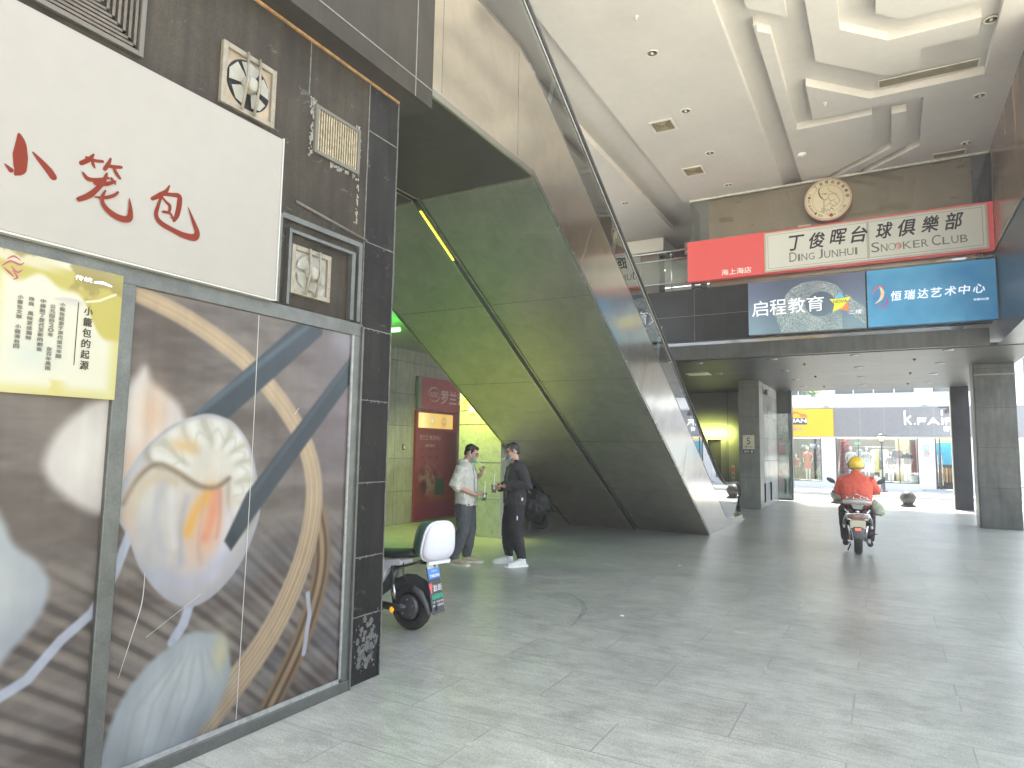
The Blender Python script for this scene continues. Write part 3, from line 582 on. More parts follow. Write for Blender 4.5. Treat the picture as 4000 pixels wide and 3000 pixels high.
    # main dumpling
    body=smoothpoly([(1.95,1.56),(2.07,1.595),(2.16,1.585),(2.24,1.55),(2.33,1.45),(2.385,1.30),(2.42,1.12),(2.38,.97),(2.30,.83),(2.17,.72),(2.04,.69),(1.91,.76),(1.80,.89),(1.73,1.04),(1.66,1.17),(1.69,1.29),(1.76,1.41),(1.86,1.51)],5)
    c=dump(c,[tuple(p) for p in body],.008,(.87,.85,.81),(.72,.71,.72),(.94,.91,.84),1.95,1.1)
    ins=sm(-pdist(A,B,[tuple(p) for p in body]),0,.012)
    knot=smoothpoly([(1.80,1.44),(1.92,1.54),(2.06,1.59),(2.20,1.57),(2.32,1.46),(2.38,1.28),(2.39,1.10),(2.30,1.02),(2.24,1.14),(2.22,1.28),(2.14,1.25),(2.04,1.26),(1.93,1.33),(1.83,1.36)],5)
    kd=pdist(A,B,[tuple(p) for p in knot]); c=lay(c,(.93,.91,.84),sm(-kd,-.012,.03)*ins*.9); c=lay(c,(.68,.64,.56),np.exp(-((kd-.012)/.014)**2)*ins*.55)
    ang=np.arctan2(B-1.30,A-2.12); rad=np.hypot((A-2.12)*1.0,(B-1.30)*.95)
    pl=np.sin(ang*13+np.sin(rad*30)*.6)*.5+.5; pm=sm(rad,.10,.17)*sm(-kd,-.005,.03)*sm(ang,-.9,-.5)*ins
    pl2=np.sin(ang*13+1.2+np.sin(rad*22+ang*3)*1.1)*.5+.5; c=lay(c,(.98,.97,.93),sm(pl2,.45,1)*pm*.75); c=lay(c,(.72,.70,.62),sm(1-pl2,.62,1)*pm*.45); c=lay(c,(.80,.79,.72),np.exp(-((rad-.19-.02*np.sin(ang*13+1.2))/.012)**2)*pm*.45)
    def soft(c,pts,wd,col,a):
        P=[tuple(p) for p in smoothpoly(pts,5,False)]; d,t=ldist(A,B,P); return lay(c,col,np.exp(-(d/wd)**2)*a*ins)
    c=lay(c,(.95,.80,.69),np.exp(-(((A-2.10)/.14)**2+((B-1.02)/.19)**2))*1.0*ins)
    c=lay(c,(.93,.68,.52),np.exp(-(((A-2.13)/.05)**2+((B-1.13)/.12)**2))*.75*ins)
    c=soft(c,[(2.12,1.22),(2.05,1.13),(2.01,1.04)],.034,(.96,.74,.40),.95); c=soft(c,[(2.15,1.21),(2.14,1.10),(2.10,1.0)],.030,(.95,.64,.50),.8); c=soft(c,[(2.17,1.22),(2.18,1.10),(2.17,1.0)],.014,(.84,.60,.50),.55)
    c=soft(c,[(1.70,1.19),(1.76,1.30),(1.84,1.355),(1.94,1.315),(2.06,1.25),(2.15,1.24),(2.22,1.28)],.014,(.58,.50,.40),.75)
    c=soft(c,[(1.72,1.13),(1.76,1.24),(1.85,1.30),(1.93,1.27)],.035,(.88,.80,.68),.75); c=soft(c,[(1.94,1.445),(2.01,1.43)],.035,(.94,.80,.58),.8)
    c=soft(c,[(1.87,1.26),(1.85,1.12),(1.90,.95)],.026,(.76,.76,.78),.5); c=soft(c,[(2.00,1.20),(1.97,1.06),(1.99,.9)],.022,(.72,.73,.76),.55); c=soft(c,[(2.08,1.15),(2.07,1.0),(2.09,.88)],.015,(.82,.70,.64),.5)
    c=soft(c,[(1.92,1.24),(1.93,1.10),(1.95,.98)],.020,(.93,.92,.91),.5); c=soft(c,[(2.24,1.1),(2.23,.98),(2.15,.82)],.04,(.90,.90,.93),.6); c=soft(c,[(1.71,1.12),(1.74,1.00)],.035,(.90,.78,.68),.65)
    c=soft(c,[(2.22,.90),(2.06,.80),(1.88,.86)],.05,(.76,.77,.83),.55); c=lay(c,(.72,.73,.79),sm(-pdist(A,B,[tuple(p) for p in body]),0,.05)*0+np.exp(-(pdist(A,B,[tuple(p) for p in body])/.02)**2)*ins*.5)
    c=stick(c,[(2.255,.925),(2.215,.975),(2.33,1.20),(3.07,2.03),(3.07,1.86),(2.41,1.11)]); d,t=ldist(A,B,[(2.36,1.19),(3.05,1.98)]); c=lay(c,(.38,.43,.46),sm(-d,-.028,0)*.5)
    c=lay(c,(.20,.23,.25),np.exp(-(((A-2.26)/.05)**2+((B-.97)/.06)**2))*.6*sm(-pdist(A,B,[(2.255,.925),(2.215,.975),(2.33,1.20),(2.5,1.38),(2.55,1.25),(2.41,1.11)]),-.01,.01))
    c=lay(c,(.70,.70,.72),sm(A,2.82,2.95)*sm(B,1.92,2.1)*.6)
    # weathering: rain streaks, grime
    w_=fbm(A*9,B*.5,2.5,71,4); c=c*(1+(w_-.5)[...,None]*.08); c=c*(1+(fbm(A,B,14,91,3)-.5)[...,None]*.06)
    c=lay(c,(.30,.28,.25),sm(-B,-.30,-.08)*.22*vnoise(A,B,9,3))
    return np.clip((c-.06),0,1)*.70
PRINT=colattr('window_print',.22,.22)
paint('printed_pane',FX(-2.858,0,0),1.675,3.056,.062,2.135,330,420,dumplings,PRINT,shop)
paint('printed_pane',FX(-2.858,0,0),.22,1.605,.062,2.135,300,300,dumplings,PRINT,shop)
MB().box(-2.95,-2.862,-6,3.056,.062,2.135).obj('pane_backing',M('backing',(.2,.2,.2),.7),shop)
m_=MB(); fr=FX(-2.8565,0,0)
m_.ribbon([(2.345,2.13),(2.35,1.23),(2.34,.09)],.0022,fr); m_.obj('pane_seam',M('seam_light',(.34,.33,.29),.4),shop)
m_=MB(); m_.ribbon([(1.815,.88),(1.81,.75),(1.77,.60),(1.73,.46)],[.001,.0022,.0018,.0006],fr,.0005); m_.ribbon([(2.62,1.62),(2.65,1.66)],.0015,fr); 
m_.ribbon([(1.84,.60),(2.1,.74)],.0008,fr); m_.obj('scratches',M('scratch',(.36,.35,.32),.6),shop)
# ================================================ WHITE SHOP SIGN with brush lettering
sg=T('shop_sign','large white shop board with red brush characters above the printed window','sign',(-2.83,.8,2.22))
MB().box(-2.868,-2.812,-1.2,2.405,2.222,3.112).obj('board',M('sign_white',(.25,.229,.195),.5,var=.05,scale=.9,fine=.02),sg,bevel=.003)
MB().box(-2.872,-2.807,2.405,2.411,2.216,3.118).box(-2.872,-2.809,-1.2,2.405,2.214,2.2205).obj('edge_strip',M('sign_edge',(.42,.41,.37),.5),sg)
REDB=M('brush_red',(.135,.024,.014),.8,var=.05,spec=.05)
fr=FX(-2.812,0,0)
def brush(name,strokes):
    m=MB()
    for k,(pts,ws) in enumerate(strokes): m.ribbon(pts,ws,fr,.0012+.00035*k,8)
    m.obj(name,REDB,sg,recalc=False)
brush('character',[([(1.172,2.60),(1.180,2.57),(1.182,2.52),(1.184,2.47),(1.172,2.445)],[.006,.018,.026,.022,.006]),([(1.222,2.551),(1.25,2.528),(1.28,2.503),(1.298,2.483)],[.003,.010,.014,.014]),([(1.155,2.455),(1.135,2.47)],[.010,.002]),([(1.10,2.54),(1.07,2.50),(1.04,2.47)],[.004,.012,.004])])
brush('character',[([(1.441,2.632),(1.425,2.605),(1.396,2.577)],[.004,.010,.009]),([(1.415,2.607),(1.45,2.609),(1.478,2.617)],[.007,.007,.006]),([(1.437,2.603),(1.442,2.588),(1.449,2.578)],[.006,.007,.003]),
  ([(1.509,2.642),(1.500,2.612),(1.488,2.588)],[.004,.009,.008]),([(1.502,2.606),(1.53,2.613),(1.555,2.622)],[.007,.008,.006]),([(1.525,2.604),(1.538,2.585),(1.552,2.572)],[.006,.008,.006]),
  ([(1.404,2.540),(1.425,2.522),(1.46,2.530),(1.505,2.555)],[.004,.009,.008,.005]),([(1.498,2.572),(1.487,2.535),(1.465,2.495),(1.435,2.455),(1.397,2.425)],[.004,.010,.010,.012,.009]),
  ([(1.455,2.515),(1.50,2.528),(1.535,2.552)],[.009,.009,.004]),([(1.518,2.556),(1.533,2.541)],[.007,.005]),
  ([(1.548,2.508),(1.53,2.487),(1.495,2.466),(1.458,2.456)],[.005,.007,.007,.003]),([(1.497,2.498),(1.487,2.470),(1.490,2.440),(1.520,2.413),(1.565,2.400),(1.602,2.410),(1.606,2.448),(1.597,2.500)],[.003,.007,.009,.012,.014,.014,.010,.001])])
brush('character',[([(1.776,2.622),(1.762,2.590),(1.738,2.565),(1.700,2.533)],[.003,.009,.012,.008]),([(1.745,2.570),(1.79,2.583),(1.825,2.588),(1.829,2.555),(1.822,2.50),(1.808,2.468)],[.008,.009,.012,.013,.012,.008]),([(1.808,2.472),(1.790,2.478)],[.006,.001]),
  ([(1.742,2.558),(1.765,2.540),(1.783,2.528),(1.781,2.500),(1.755,2.493)],[.004,.006,.008,.006,.004]),([(1.752,2.490),(1.785,2.494),(1.80,2.480)],[.005,.006,.004]),([(1.740,2.555),(1.728,2.51),(1.722,2.465),(1.745,2.437),(1.80,2.422),(1.86,2.413),(1.912,2.418),(1.927,2.445),(1.905,2.49),(1.873,2.552)],[.005,.008,.010,.012,.012,.014,.017,.014,.010,.001])])
# ================================================ YELLOW PAPER POSTER
def yposter(A,B):
    c=np.zeros(A.shape+(3,))+np.array((.93,.91,.80)); e=np.minimum(np.minimum(A-1.14,1.612-A)/.05,(B-1.628)/.05); c=lay(c,(.88,.84,.52),1-sm(e,0,1.2))
    n=fbm(A,B,9,5,5); hill=2.07-.22*sm(A,1.36,1.62)+.02*np.sin(A*40); c=lay(c,(.80,.74,.30),sm(B,hill-.01,hill+.02)*sm(2.15-B,0,.03)); c=lay(c,(.90,.86,.68),sm(B,2.105-.06*(A-1.2)+.0,2.13-.06*(A-1.2))*sm(1.42-A,0,.15))
    c=lay(c,(.62,.54,.20),sm(n,.52,.62)*sm(B,hill,hill+.03)*.8); c=lay(c,(.72,.68,.30),sm(A,1.5,1.6)*sm(B,2.08,2.14)*.7)
    c=lay(c,(.80,.77,.74),sm(fbm(A*.7,B*4,7,15),.45,.6)*sm(B,1.98,2.02)*sm(hill-B,0,.02)*.7)
    c=lay(c,(.80,.85,.80),np.exp(-(((A-1.29)/.08)**2+((B-1.78)/.06)**2))*.5); c=lay(c,(.86,.80,.35),sm(-B,-1.70,-1.68)*sm(n,.42,.55)*sm(1.45-A,0,.1)*.8)
    d,t=ldist(A,B,[(1.47,2.02),(1.52,2.035),(1.56,2.06),(1.585,2.075)]); c=lay(c,(.96,.94,.78),sm(-d,-.007,-.003)*.9)
    return c*.68
yp=T('poster','pale yellow paper poster about soup dumplings taped over the window mullion','poster',(-2.83,1.4,1.63))
MB().box(-2.8345,-2.8325,1.14,1.612,1.628,2.162).obj('paper_edge',M('paper_edge',(.5,.48,.35),.6),yp)
paint('paper',FX(-2.832,0,0),1.14,1.612,1.628,2.162,200,230,yposter,colattr('paper_print',.32),yp)
fr=FX(-2.832,0,0); INK=M('ink_grey',(.05,.045,.035),.9,spec=.1)
for k,ch in enumerate('小籠包的起源'): text(ch,(1.463,1.497,1.965-k*.0445,2.0-k*.0445),fr,INK,'title_character',yp,bold=.014,depth=0,off=.0008)
MB().ribbon([(1.440,2.01),(1.441,1.757)],.0018,fr,.0008).obj('rule',INK,yp,recalc=False)
INK2=M('ink_pale',(.15,.14,.115),.9,spec=.1)
for j,(cl,a0,b1) in enumerate((('小籠包起源于清代道光年間',1.372,2.0),('（公元1820年），在百年風雨',1.337,2.005),('中總融了歷代至新的創造',1.302,2.0),('改良，風味更佳獨特。',1.262,2.0),('小籠包文華，小籠湯包四',1.224,2.0))):
    for k,ch in enumerate(cl):
        if ch in'，。（）': continue
        text(ch,(a0,a0+.019,b1-.0188*(k+1)+.002,b1-.0188*k-.0015),fr,INK2,'text_character',yp,bold=.03,depth=0,off=.0008)
WH=M('ink_white',(.85,.83,.8),.6)
text('传统',(1.418,1.485,2.102,2.123),fr,WH,'caption',yp,bold=.01,depth=0,off=.0008)
MB().ribbon([(1.497,2.108),(1.53,2.112),(1.563,2.106)],[.005,.007,.004],fr,.0008).obj('badge',WH,yp,recalc=False)
text('小笼包',(1.497,1.562,2.101,2.118),fr,M('badge_red',(.35,.06,.08),.6),'badge_text',yp,depth=0,off=.0014)
m_=MB(); CR=M('crest_plum',(.25,.045,.08),.6)
for pts in ([(1.165,2.095),(1.19,2.118),(1.222,2.113),(1.235,2.125)],[(1.18,2.125),(1.20,2.14),(1.222,2.13)],[(1.195,2.10),(1.215,2.082),(1.232,2.095)],[(1.20,2.085),(1.217,2.064),(1.205,2.052)],[(1.17,2.09),(1.19,2.075),(1.205,2.062)]): m_.ribbon(pts,[.0015,.004,.0015] if len(pts)==3 else [.0015,.004,.004,.001],fr,.0008)
m_.obj('crest',CR,yp,recalc=False)
# ================================================ EXHAUST FANS, LOUVRES, FITTINGS ON THE STONE WALL
OLDW=M('aged_enamel',(.20,.175,.125),.45,var=.28,scale=14,fine=.12)
OLDB=M('aged_blade',(.25,.24,.195),.4,var=.12,scale=12)
RUST=M('rust_edge',(.32,.17,.08),.7,var=.4,scale=22)
BLACK=M('void_black',(.006,.006,.006),.9)
def fan(label,y0,y1,z0,z1,ang):
    cy_,cz=(y0+y1)/2,(z0+z1)/2; w_=(y1-y0)/2; h=(z1-z0)/2; X=-2.87
    t=T('exhaust_fan',label,'exhaust fan',(X,cy_,z0),'exhaust fans in the stone wall')
    m=MB(); g=.028
    m.box(X-.02,X+.022,y0,y0+g,z0,z1).box(X-.02,X+.022,y1-g,y1,z0,z1).box(X-.02,X+.022,y0+g,y1-g,z0,z0+g).box(X-.02,X+.022,y0+g,y1-g,z1-g,z1); m.obj('frame',OLDW,t,bevel=.003)
    MB().box(X+.0005,X+.002,y0+g,y1-g,z0+g,z1-g).obj('duct_back',BLACK if ang else OLDB,t)
    r0=w_*.80; n=32
    ring=[(r0*math.cos(2*math.pi*k/n),r0*math.sin(2*math.pi*k/n)) for k in range(n)]
    m=MB()
    for k in range(n):
        a=ring[k];b=ring[(k+1)%n]; q=lambda p,s_:(cy_+p[0]*s_,cz+p[1]*s_*h/w_)
        def sq(p):
            s_=min((w_-g)/abs(p[0]) if p[0] else 9,(w_-g)/abs(p[1]) if p[1] else 9); return q(p,s_)
        A1,B1=q(a,1),q(b,1); A2,B2=sq(a),sq(b); m.quad((X+.006,*A1),(X+.006,*B1),(X+.006,*B2),(X+.006,*A2))
    m.obj('shroud',M('rusty_shroud',(.26,.20,.13),.6,var=.35,scale=9) if ang else OLDB,t)
    for k in range(5):
        a=2*math.pi*k/5+ang; m=MB(); P=[]
        for r,da in ((.2,-.40),(.55,-.52),(.95,-.50),(1.0,.0),(.95,.46),(.5,.42),(.2,.4)): P.append((r*r0*.96,a+da))
        m.add([(X+.010+(.012 if i<3 else .002),cy_+r*math.cos(t_),cz+r*math.sin(t_)*h/w_) for i,(r,t_) in enumerate(P)],[tuple(range(7))]); m.obj('blade',OLDB,t)
    m=MB(); m.lathe([(.001,.052),(.02,.054),(.034,.050),(.040,.040),(.042,.02),(.05,.012)],(X,cy_,cz),0,20); m.obj('motor_hub',OLDB,t)
    for dy in (-.045,.03): MB().tube([(X+.036,cy_+dy-.008,z0+.005),(X+.060,cy_+dy,cz),(X+.036,cy_+dy+.012,z1-.005)],.0075,6).obj('guard_bar',OLDW,t)
    m=MB()
    for i in range(5): m.ball((X+.023,y1-.014,z0+.03+i*(z1-z0-.06)/4),.004,6,4)
    m.obj('screws',RUST,t); return t
fan('beige exhaust fan beside the top edge of the white board, black gaps behind its blades',2.035,2.372,3.165,3.495,.3)
fan('small cream exhaust fan set low inside the moulded frame above the printed window',2.54,2.84,2.295,2.575,0)
def louvre(name,label,y0,y1,z0,z1,n,mat,gm,vert):
    t=T(name,label,'vent grille',(-2.86,(y0+y1)/2,z0)); X=-2.868; g=.022
    m=MB(); m.box(X,X+.022,y0,y0+g,z0,z1).box(X,X+.022,y1-g,y1,z0,z1).box(X,X+.022,y0+g,y1-g,z0,z0+g).box(X,X+.022,y0+g,y1-g,z1-g,z1); m.obj('frame',gm,t,bevel=.002)
    MB().box(X,X+.003,y0+g,y1-g,z0+g,z1-g).obj('backing',M('grille_back',(.018,.014,.008),.9),t)
    m=MB()
    if vert:
        for i in range(n): y=y0+g+(i+.5)*(y1-y0-2*g)/n; m.box(X+.004,X+.016,y-.0045,y+.0045,z0+g,z1-g)
    else:
        cy_,cz=(y0+y1)/2,(z0+z1)/2
        for i in range(n):
            s_=1-(i+.5)/n; a,b=(y1-y0-2*g)/2*s_,(z1-z0-2*g)/2*s_; e=.012; xx=X+.004+.010*(i%2)
            for (p,q,r_,t_) in ((cy_-a,cy_+a,cz-b,cz-b+e),(cy_-a,cy_+a,cz+b-e,cz+b),(cy_-a,cy_-a+e,cz-b,cz+b),(cy_+a-e,cy_+a,cz-b,cz+b)): m.box(X+.004,X+.016,p,q,r_,t_)
    m.obj('slats',mat,t,recalc=False); return t
lv=louvre('vent_grille','gold brown ribbed grille with crusty white mortar near the wall corner',2.665,3.045,3.16,3.455,17,M('gold_slat',(.30,.25,.15),.4,.3,var=.5,scale=30),M('grille_frame',(.10,.09,.07),.6),True)
m_=MB()
for i in range(150):
    e=random.choice((0,0,1,1,2,3)); 
    if e==0: y,z=2.655+random.gauss(0,.010),random.uniform(3.12,3.49)
    elif e==1: y,z=3.055+random.gauss(0,.006),random.uniform(2.84,3.49)
    elif e==2: y,z=random.uniform(2.8,3.05),3.148+random.gauss(0,.006)
    else: y,z=(2.665+random.gauss(0,.012),3.465+random.gauss(0,.012)) if random.random()<.5 else (3.045+random.gauss(0,.012),3.46+random.gauss(0,.012))
    m_.ball((-2.868,y,z),(random.uniform(.002,.006),random.uniform(.003,.009),random.uniform(.004,.016)),6,4)
m_.obj('mortar',M('lime_crust',(.22,.21,.18),.9,var=.3,scale=40),lv)
louvre('vent_grille','large bronze concentric louvre at the very top left of the wall',.95,1.635,3.17,3.70,13,M('bronze_slat',(.10,.08,.055),.4,.4,var=.3,scale=20),M('grille_frame',(.10,.09,.07),.6),False)
m_=MB(); 
a_,b__=Vector((-2.862,2.56,2.825)),Vector((-2.862,3.15,2.765))
m_.tube([a_,b__],[(.012,.010)]*2,4); m_.thing('batten','thin weathered batten nailed across the stone above the lower fan','batten',M('batten_wood',(.10,.095,.08),.7,var=.3,scale=30))
m_=MB()
for i in range(120):
    y_=3.30+random.gauss(0,.055); z_=max(.03,random.gauss(.22,.09)); r_=random.choice((.004,.007,.010,.018,.026)); k_=random.randint(5,8)
    pp=[(y_+r_*random.uniform(.4,1)*math.cos(2*math.pi*q/k_),z_+r_*random.uniform(.4,1.1)*math.sin(2*math.pi*q/k_)) for q in range(k_)]
    if all(3.137<a<3.424 and b>.004 for a,b in pp): m_.prism(pp,0,-2.8679,-2.8665+.00001*i)
for i in range(60): m_.ball((-2.8665,random.uniform(3.14,3.42),random.choice((2.76,2.20,1.74,1.22,.76,.40))+random.gauss(0,.004)),(.0015,random.uniform(.004,.012),.004),6,4)
m_.obj('efflorescence',M('pier_crust',(.10,.098,.09),.9,var=.5,scale=40),pier)['kind']='stuff'
# ================================================ CLUB SIGN, EMBLEM, GLASS BOX
gb=T('glass_display_front','brown film backed glass front above the red sign','display',(-.8,13.9,5.8))
MB().box(-3.10,1.51,13.93,13.95,4.9,6.795).obj('brown_panel',M('brown_film',(.42,.275,.18),.3,var=.18,scale=1.6),gb)
MB().box(-3.45,1.775,13.795,13.805,4.9,6.76).obj('front_glass',glass('front_glass',(.93,.97,.94),.05),gb)
MB().box(-3.455,-3.445,13.806,14.6,4.9,6.76).obj('side_glass',glass('side_glass',(.35,.52,.42),.10),gb)
MB().box(-3.10,-3.02,14.0,14.6,4.9,6.79).box(1.51,1.6,14.6,14.7,4.9,6.79).obj('green_return',M('green_return',(.10,.16,.13),.3),gb)
MB().box(-3.47,1.775,13.78,13.81,6.76,6.80).obj('head_trim',M('head_trim',(.50,.48,.40),.5,var=.35,scale=14),gb)
for x in (-1.85,.05): MB().box(x-.004,x+.004,13.792,13.796,5.0,6.76).obj('glass_joint',M('film_joint',(.36,.31,.25),.4),gb)
MB().box(-3.10,1.78,15.4,15.5,4.87,6.89).obj('rear_board',M('rear_board',(.12,.11,.09),.6),gb)
RED=M('sign_red',(.58,.075,.07),.45,emit=.05,var=.02)
cs=T('club_signboard','long red signboard with a pale panel naming a snooker club','sign',(-.86,13.6,4.98))
MB().box(-3.48,1.76,13.62,13.76,4.985,5.835).obj('red_case',RED,cs,bevel=.006)
m_=MB(); m_.box(-1.955,1.675,13.59,13.619,5.005,5.80); m_.obj('panel_frame',M('panel_frame',(.50,.47,.38),.35,.3),cs,bevel=.004)
MB().box(-1.92,1.64,13.578,13.5895,5.035,5.77).obj('panel_face',M('panel_face',(.66,.66,.59),.5,var=.03,scale=2),cs)
m_=MB()
for (a,b) in ((-1.885,-.155),(-.13,1.60)):
    for q in ((a,b,5.065,5.071),(a,b,5.735,5.741),(a,a+.006,5.071,5.735),(b-.006,b,5.071,5.735)): m_.box(q[0],q[1],13.5755,13.5775,q[2],q[3])
m_.box(-.146,-.139,13.575,13.578,5.035,5.77); m_.obj('border_line',M('line_brown',(.22,.20,.15),.6),cs)
fr=FY(0,13.577,0); BK=M('brush_black',(.022,.02,.022),.6)
xs=np.linspace(-1.47,1.0,8)
for k,ch in enumerate('丁俊晖台球俱樂部'):
    w_=.27 if k!=2 else .29; z=5.375+.006*k; text(ch,(-1.49+k*.357+(.10 if k>3 else 0)*1.0-(.05 if k>3 else 0),-1.49+k*.357+w_+(.05 if k>3 else 0),z-.01*(k%2),z+.29),fr,BK,'character',cs,bold=.022,shear=.22,off=.002)
GR=M('letter_grey',(.17,.155,.13),.6)
def caps(word,x0,z0,H,h,cw,parent,mat,frame=fr,off=.002,name='letter'):
    """small capitals: first letter tall; thin serif feet under each stem"""
    x=x0
    for i,ch in enumerate(word):
        hh=H if i==0 else h; w_=cw*(1.25 if i==0 else 1)*(.42 if ch=='I' else .62 if ch=='J' else 1.15 if ch in'M' else 1)
        text(ch,(x+.006,x+w_-.006,z0,z0+hh),frame,mat,name,parent,bold=.0,off=off,depth=0)
        m=MB()
        st={'D':(.06,),'I':(.5,),'N':(.10,.90),'U':(.1,.9),'H':(.1,.9),'K':(.1,.9),'R':(.1,.92),'J':(.75,),'L':(.1,),'B':(.06,),'E':(.06,)}.get(ch,())
        for s_ in st:
            xx=x+.006+s_*(w_-.012); 
            if ch not in 'JU': m.ribbon([(xx-.014,z0+.003),(xx+.014,z0+.003)],.003,frame,off+.0006)
            if ch not in 'DBLER' : m.ribbon([(xx-.014,z0+hh-.003),(xx+.014,z0+hh-.003)],.003,frame,off+.0006)
        if m.f: m.obj('serif',mat,parent,recalc=False)
        x+=w_+.012
    return x
x=caps('DING',-1.50,5.155,.185,.135,.115,cs,GR); caps('JUNHUI',x+.04,5.155,.185,.135,.118,cs,GR)
x=caps('SN',-.10,5.155,.185,.135,.115,cs,GR)
m_=MB(); ring=[(x+.055+.055*math.cos(t),5.225+.062*math.sin(t)) for t in np.linspace(0,2*math.pi,25)]; m_.ribbon(ring,.005,fr,.003); m_.obj('letter',GR,cs,recalc=False)
MB().lathe([(.062,13.5745),(.062,13.5755)],(x+.15,0,5.225),1,24).obj('pink_ball',M('ball_pink',(.75,.42,.38),.5),cs)
x=caps('KER',x+.22,5.155,.135,.135,.115,cs,GR); caps('CLUB',x+.03,5.155,.185,.135,.118,cs,GR)
text('海上海店',(-2.79,-2.21,5.045,5.165),FY(0,13.62,0),M('letter_cream',(.85,.80,.70),.5),'branch_name',cs,bold=.02,off=.003)
MB().box(-1.33,-1.10,13.62,13.66,5.836,5.87).obj('bracket',M('panel_frame',(.50,.47,.38),.35,.3),cs)
# round emblem
em=T('round_emblem','round cream emblem with a line drawn snooker player above the red sign','sign',(-.79,13.68,5.89))
C0=(-.79,6.315); Re=.42
MB().lathe([(Re,13.64),(Re,13.72)],(C0[0],0,C0[1]),1,56).obj('red_rim',M('rim_red',(.50,.20,.15),.4),em)
MB().lathe([(Re-.018,13.628),(Re-.012,13.634),(Re-.012,13.639)],(C0[0],0,C0[1]),1,56).obj('disc',M('disc_cream',(.70,.60,.40),.45,var=.03),em)
fe=FY(C0[0],13.6275,C0[1]); BR=M('line_dark_brown',(.10,.075,.03),.6); m_=MB()
for rr,ww in ((Re-.03,.003),(.275,.0022)): m_.ribbon([(rr*math.cos(t),rr*math.sin(t)) for t in np.linspace(0,2*math.pi,49)],ww,fe,.001,2)
def e20(pts): return [((x-1040)/1035*.84,-(y-495+ -(x-1040)*-.16)/905*.80) for x,y in pts]
E_=lambda *p:e20(p)
for pts,ws in ((E_((885,245),(850,310),(860,400),(900,480),(945,505)),[.002,.009,.011,.008,.004]),(E_((1045,240),(1075,310),(1150,350),(1230,380)),.003),(E_((880,390),(930,385),(1000,370),(1050,365)),[.002,.005,.006,.002]),(E_((960,400),(1010,395)),.004),(E_((905,440),(925,470)),.005),(E_((950,510),(1000,515),(1025,470)),[.004,.005,.002]),
  (E_((1040,470),(1060,410),(1130,380),(1210,390),(1250,450),(1285,525),(1230,600),(1160,650),(1110,610),(1050,600)),.0035),(E_((1045,475),(1100,535),(1180,505)),.0035),(E_((1110,540),(1050,600),(975,660)),.003),(E_((1180,545),(1210,600)),.003),(E_((1160,650),(1100,670),(1120,700),(1170,730)),.003),
  (E_((930,690),(890,710),(930,725),(880,775),(940,770),(960,720)),.003),(E_((960,720),(980,720),(1000,780),(1030,715),(1070,765),(1090,700),(1140,730)),.003),(E_((945,510),(940,810)),.0022),(E_((968,512),(955,800)),.0022)):
    m_.ribbon(pts,ws,fe,.0015)
m_.obj('drawing',BR,em,recalc=False)
def ringtext(s_,a0,a1,r,h,bold=0,w_=.05):
    for k,ch in enumerate(s_):
        if ch==' ': continue
        a=a0+(a1-a0)*k/(len(s_)-1); x,z=r*math.cos(a),r*math.sin(a)
        rt=a-math.pi/2 if a1<a0 else a+math.pi/2
        f2=((C0[0]+x,13.6275,C0[1]+z),(math.cos(rt),0,math.sin(rt)),(-math.sin(rt),0,math.cos(rt)),(0,-1,0))
        text(ch,(-w_/2,w_/2,-h/2,h/2),f2,BR,'rim_character',em,bold=bold,depth=0,off=.0012)
D_=math.radians
ringtext('丁俊晖台球俱樂部',D_(128),D_(2),.335,.062,.02,.058)
ringtext('DING',D_(158),D_(184),.335,.05,0,.034); ringtext('JUNHUI',D_(193),D_(229),.335,.05,0,.034); ringtext('SN',D_(241),D_(249),.335,.05,0,.036); ringtext('KER',D_(277),D_(291),.335,.045,0,.034); ringtext('CLUB',D_(303),D_(328),.335,.05,0,.036)
MB().lathe([(.034,13.6245),(.034,13.6265)],(C0[0]-.335*math.sin(D_(4)),0,C0[1]-.325),1,20).obj('white_ball',M('ball_white',(.72,.66,.5),.4),em)
MB().lathe([(.034,13.6245),(.034,13.6265)],(C0[0]+.335*math.sin(D_(8)),0,C0[1]-.325),1,20).obj('red_ball',M('ball_red',(.50,.09,.06),.4),em)
# education light box
def edu(A,B):
    c=np.zeros(A.shape+(3,))+np.array((.40,.43,.53)); t=sm(4.85-B,0,1.05); c=c*(1-t[...,None])+np.array((.52,.62,.68))*t[...,None]; c=c*(1-.16*sm(A,-2.3,-1.6)*(1-sm(A,-1.0,-.4)))[...,None]
    rng=np.random.RandomState(4); s_=rng.rand(*A.shape); head=(((A+1.10)/.52)**2+((B-4.40)/.36)**2<1)|((A>-1.85+.35*(4.3-B))&(A<-.62)&(B<4.3)&(B>3.79)&(A>-1.85))|((A>-.55)&(A<-.22)&(np.abs(B-(4.25-.9*(A+.5)))<.16))
    hd=head&~((((A+.98)/.26)**2+((B-4.30)/.24)**2<1)); dens=np.clip(fbm(A,B,7,9)*1.9-.45,0,1)
    c=lay(c,(.86,.88,.86),(hd&(s_<.42*dens+.12))*.85); c=lay(c,(.30,.35,.38),(hd&(s_>.82))*.6); c=lay(c,(.66,.74,.70),hd*.20); return c
eb=T('education_sign','blue grey lightbox with thin white characters and a coloured star below the red board','sign',(-1.25,13.7,3.79))
MB().box(-2.29,-.215,13.68,13.82,3.785,4.845).obj('case',M('case_grey',(.25,.26,.28),.4),eb)
paint('lit_face',FY(0,13.6785,0),-2.285,-.22,3.79,4.84,300,150,edu,colattr('edu_print',.4,.3,.02),eb)
fr=FY(0,13.678,0); WL=M('letter_white_lit',(.8,.82,.85),.4,emit=.12,var=0)
for k,ch in enumerate('启程教育'): text(ch,(-2.22+k*.335,-1.92+k*.335,4.15+.006*k,4.46),fr,WL,'character',eb,bold=.0,off=.003)
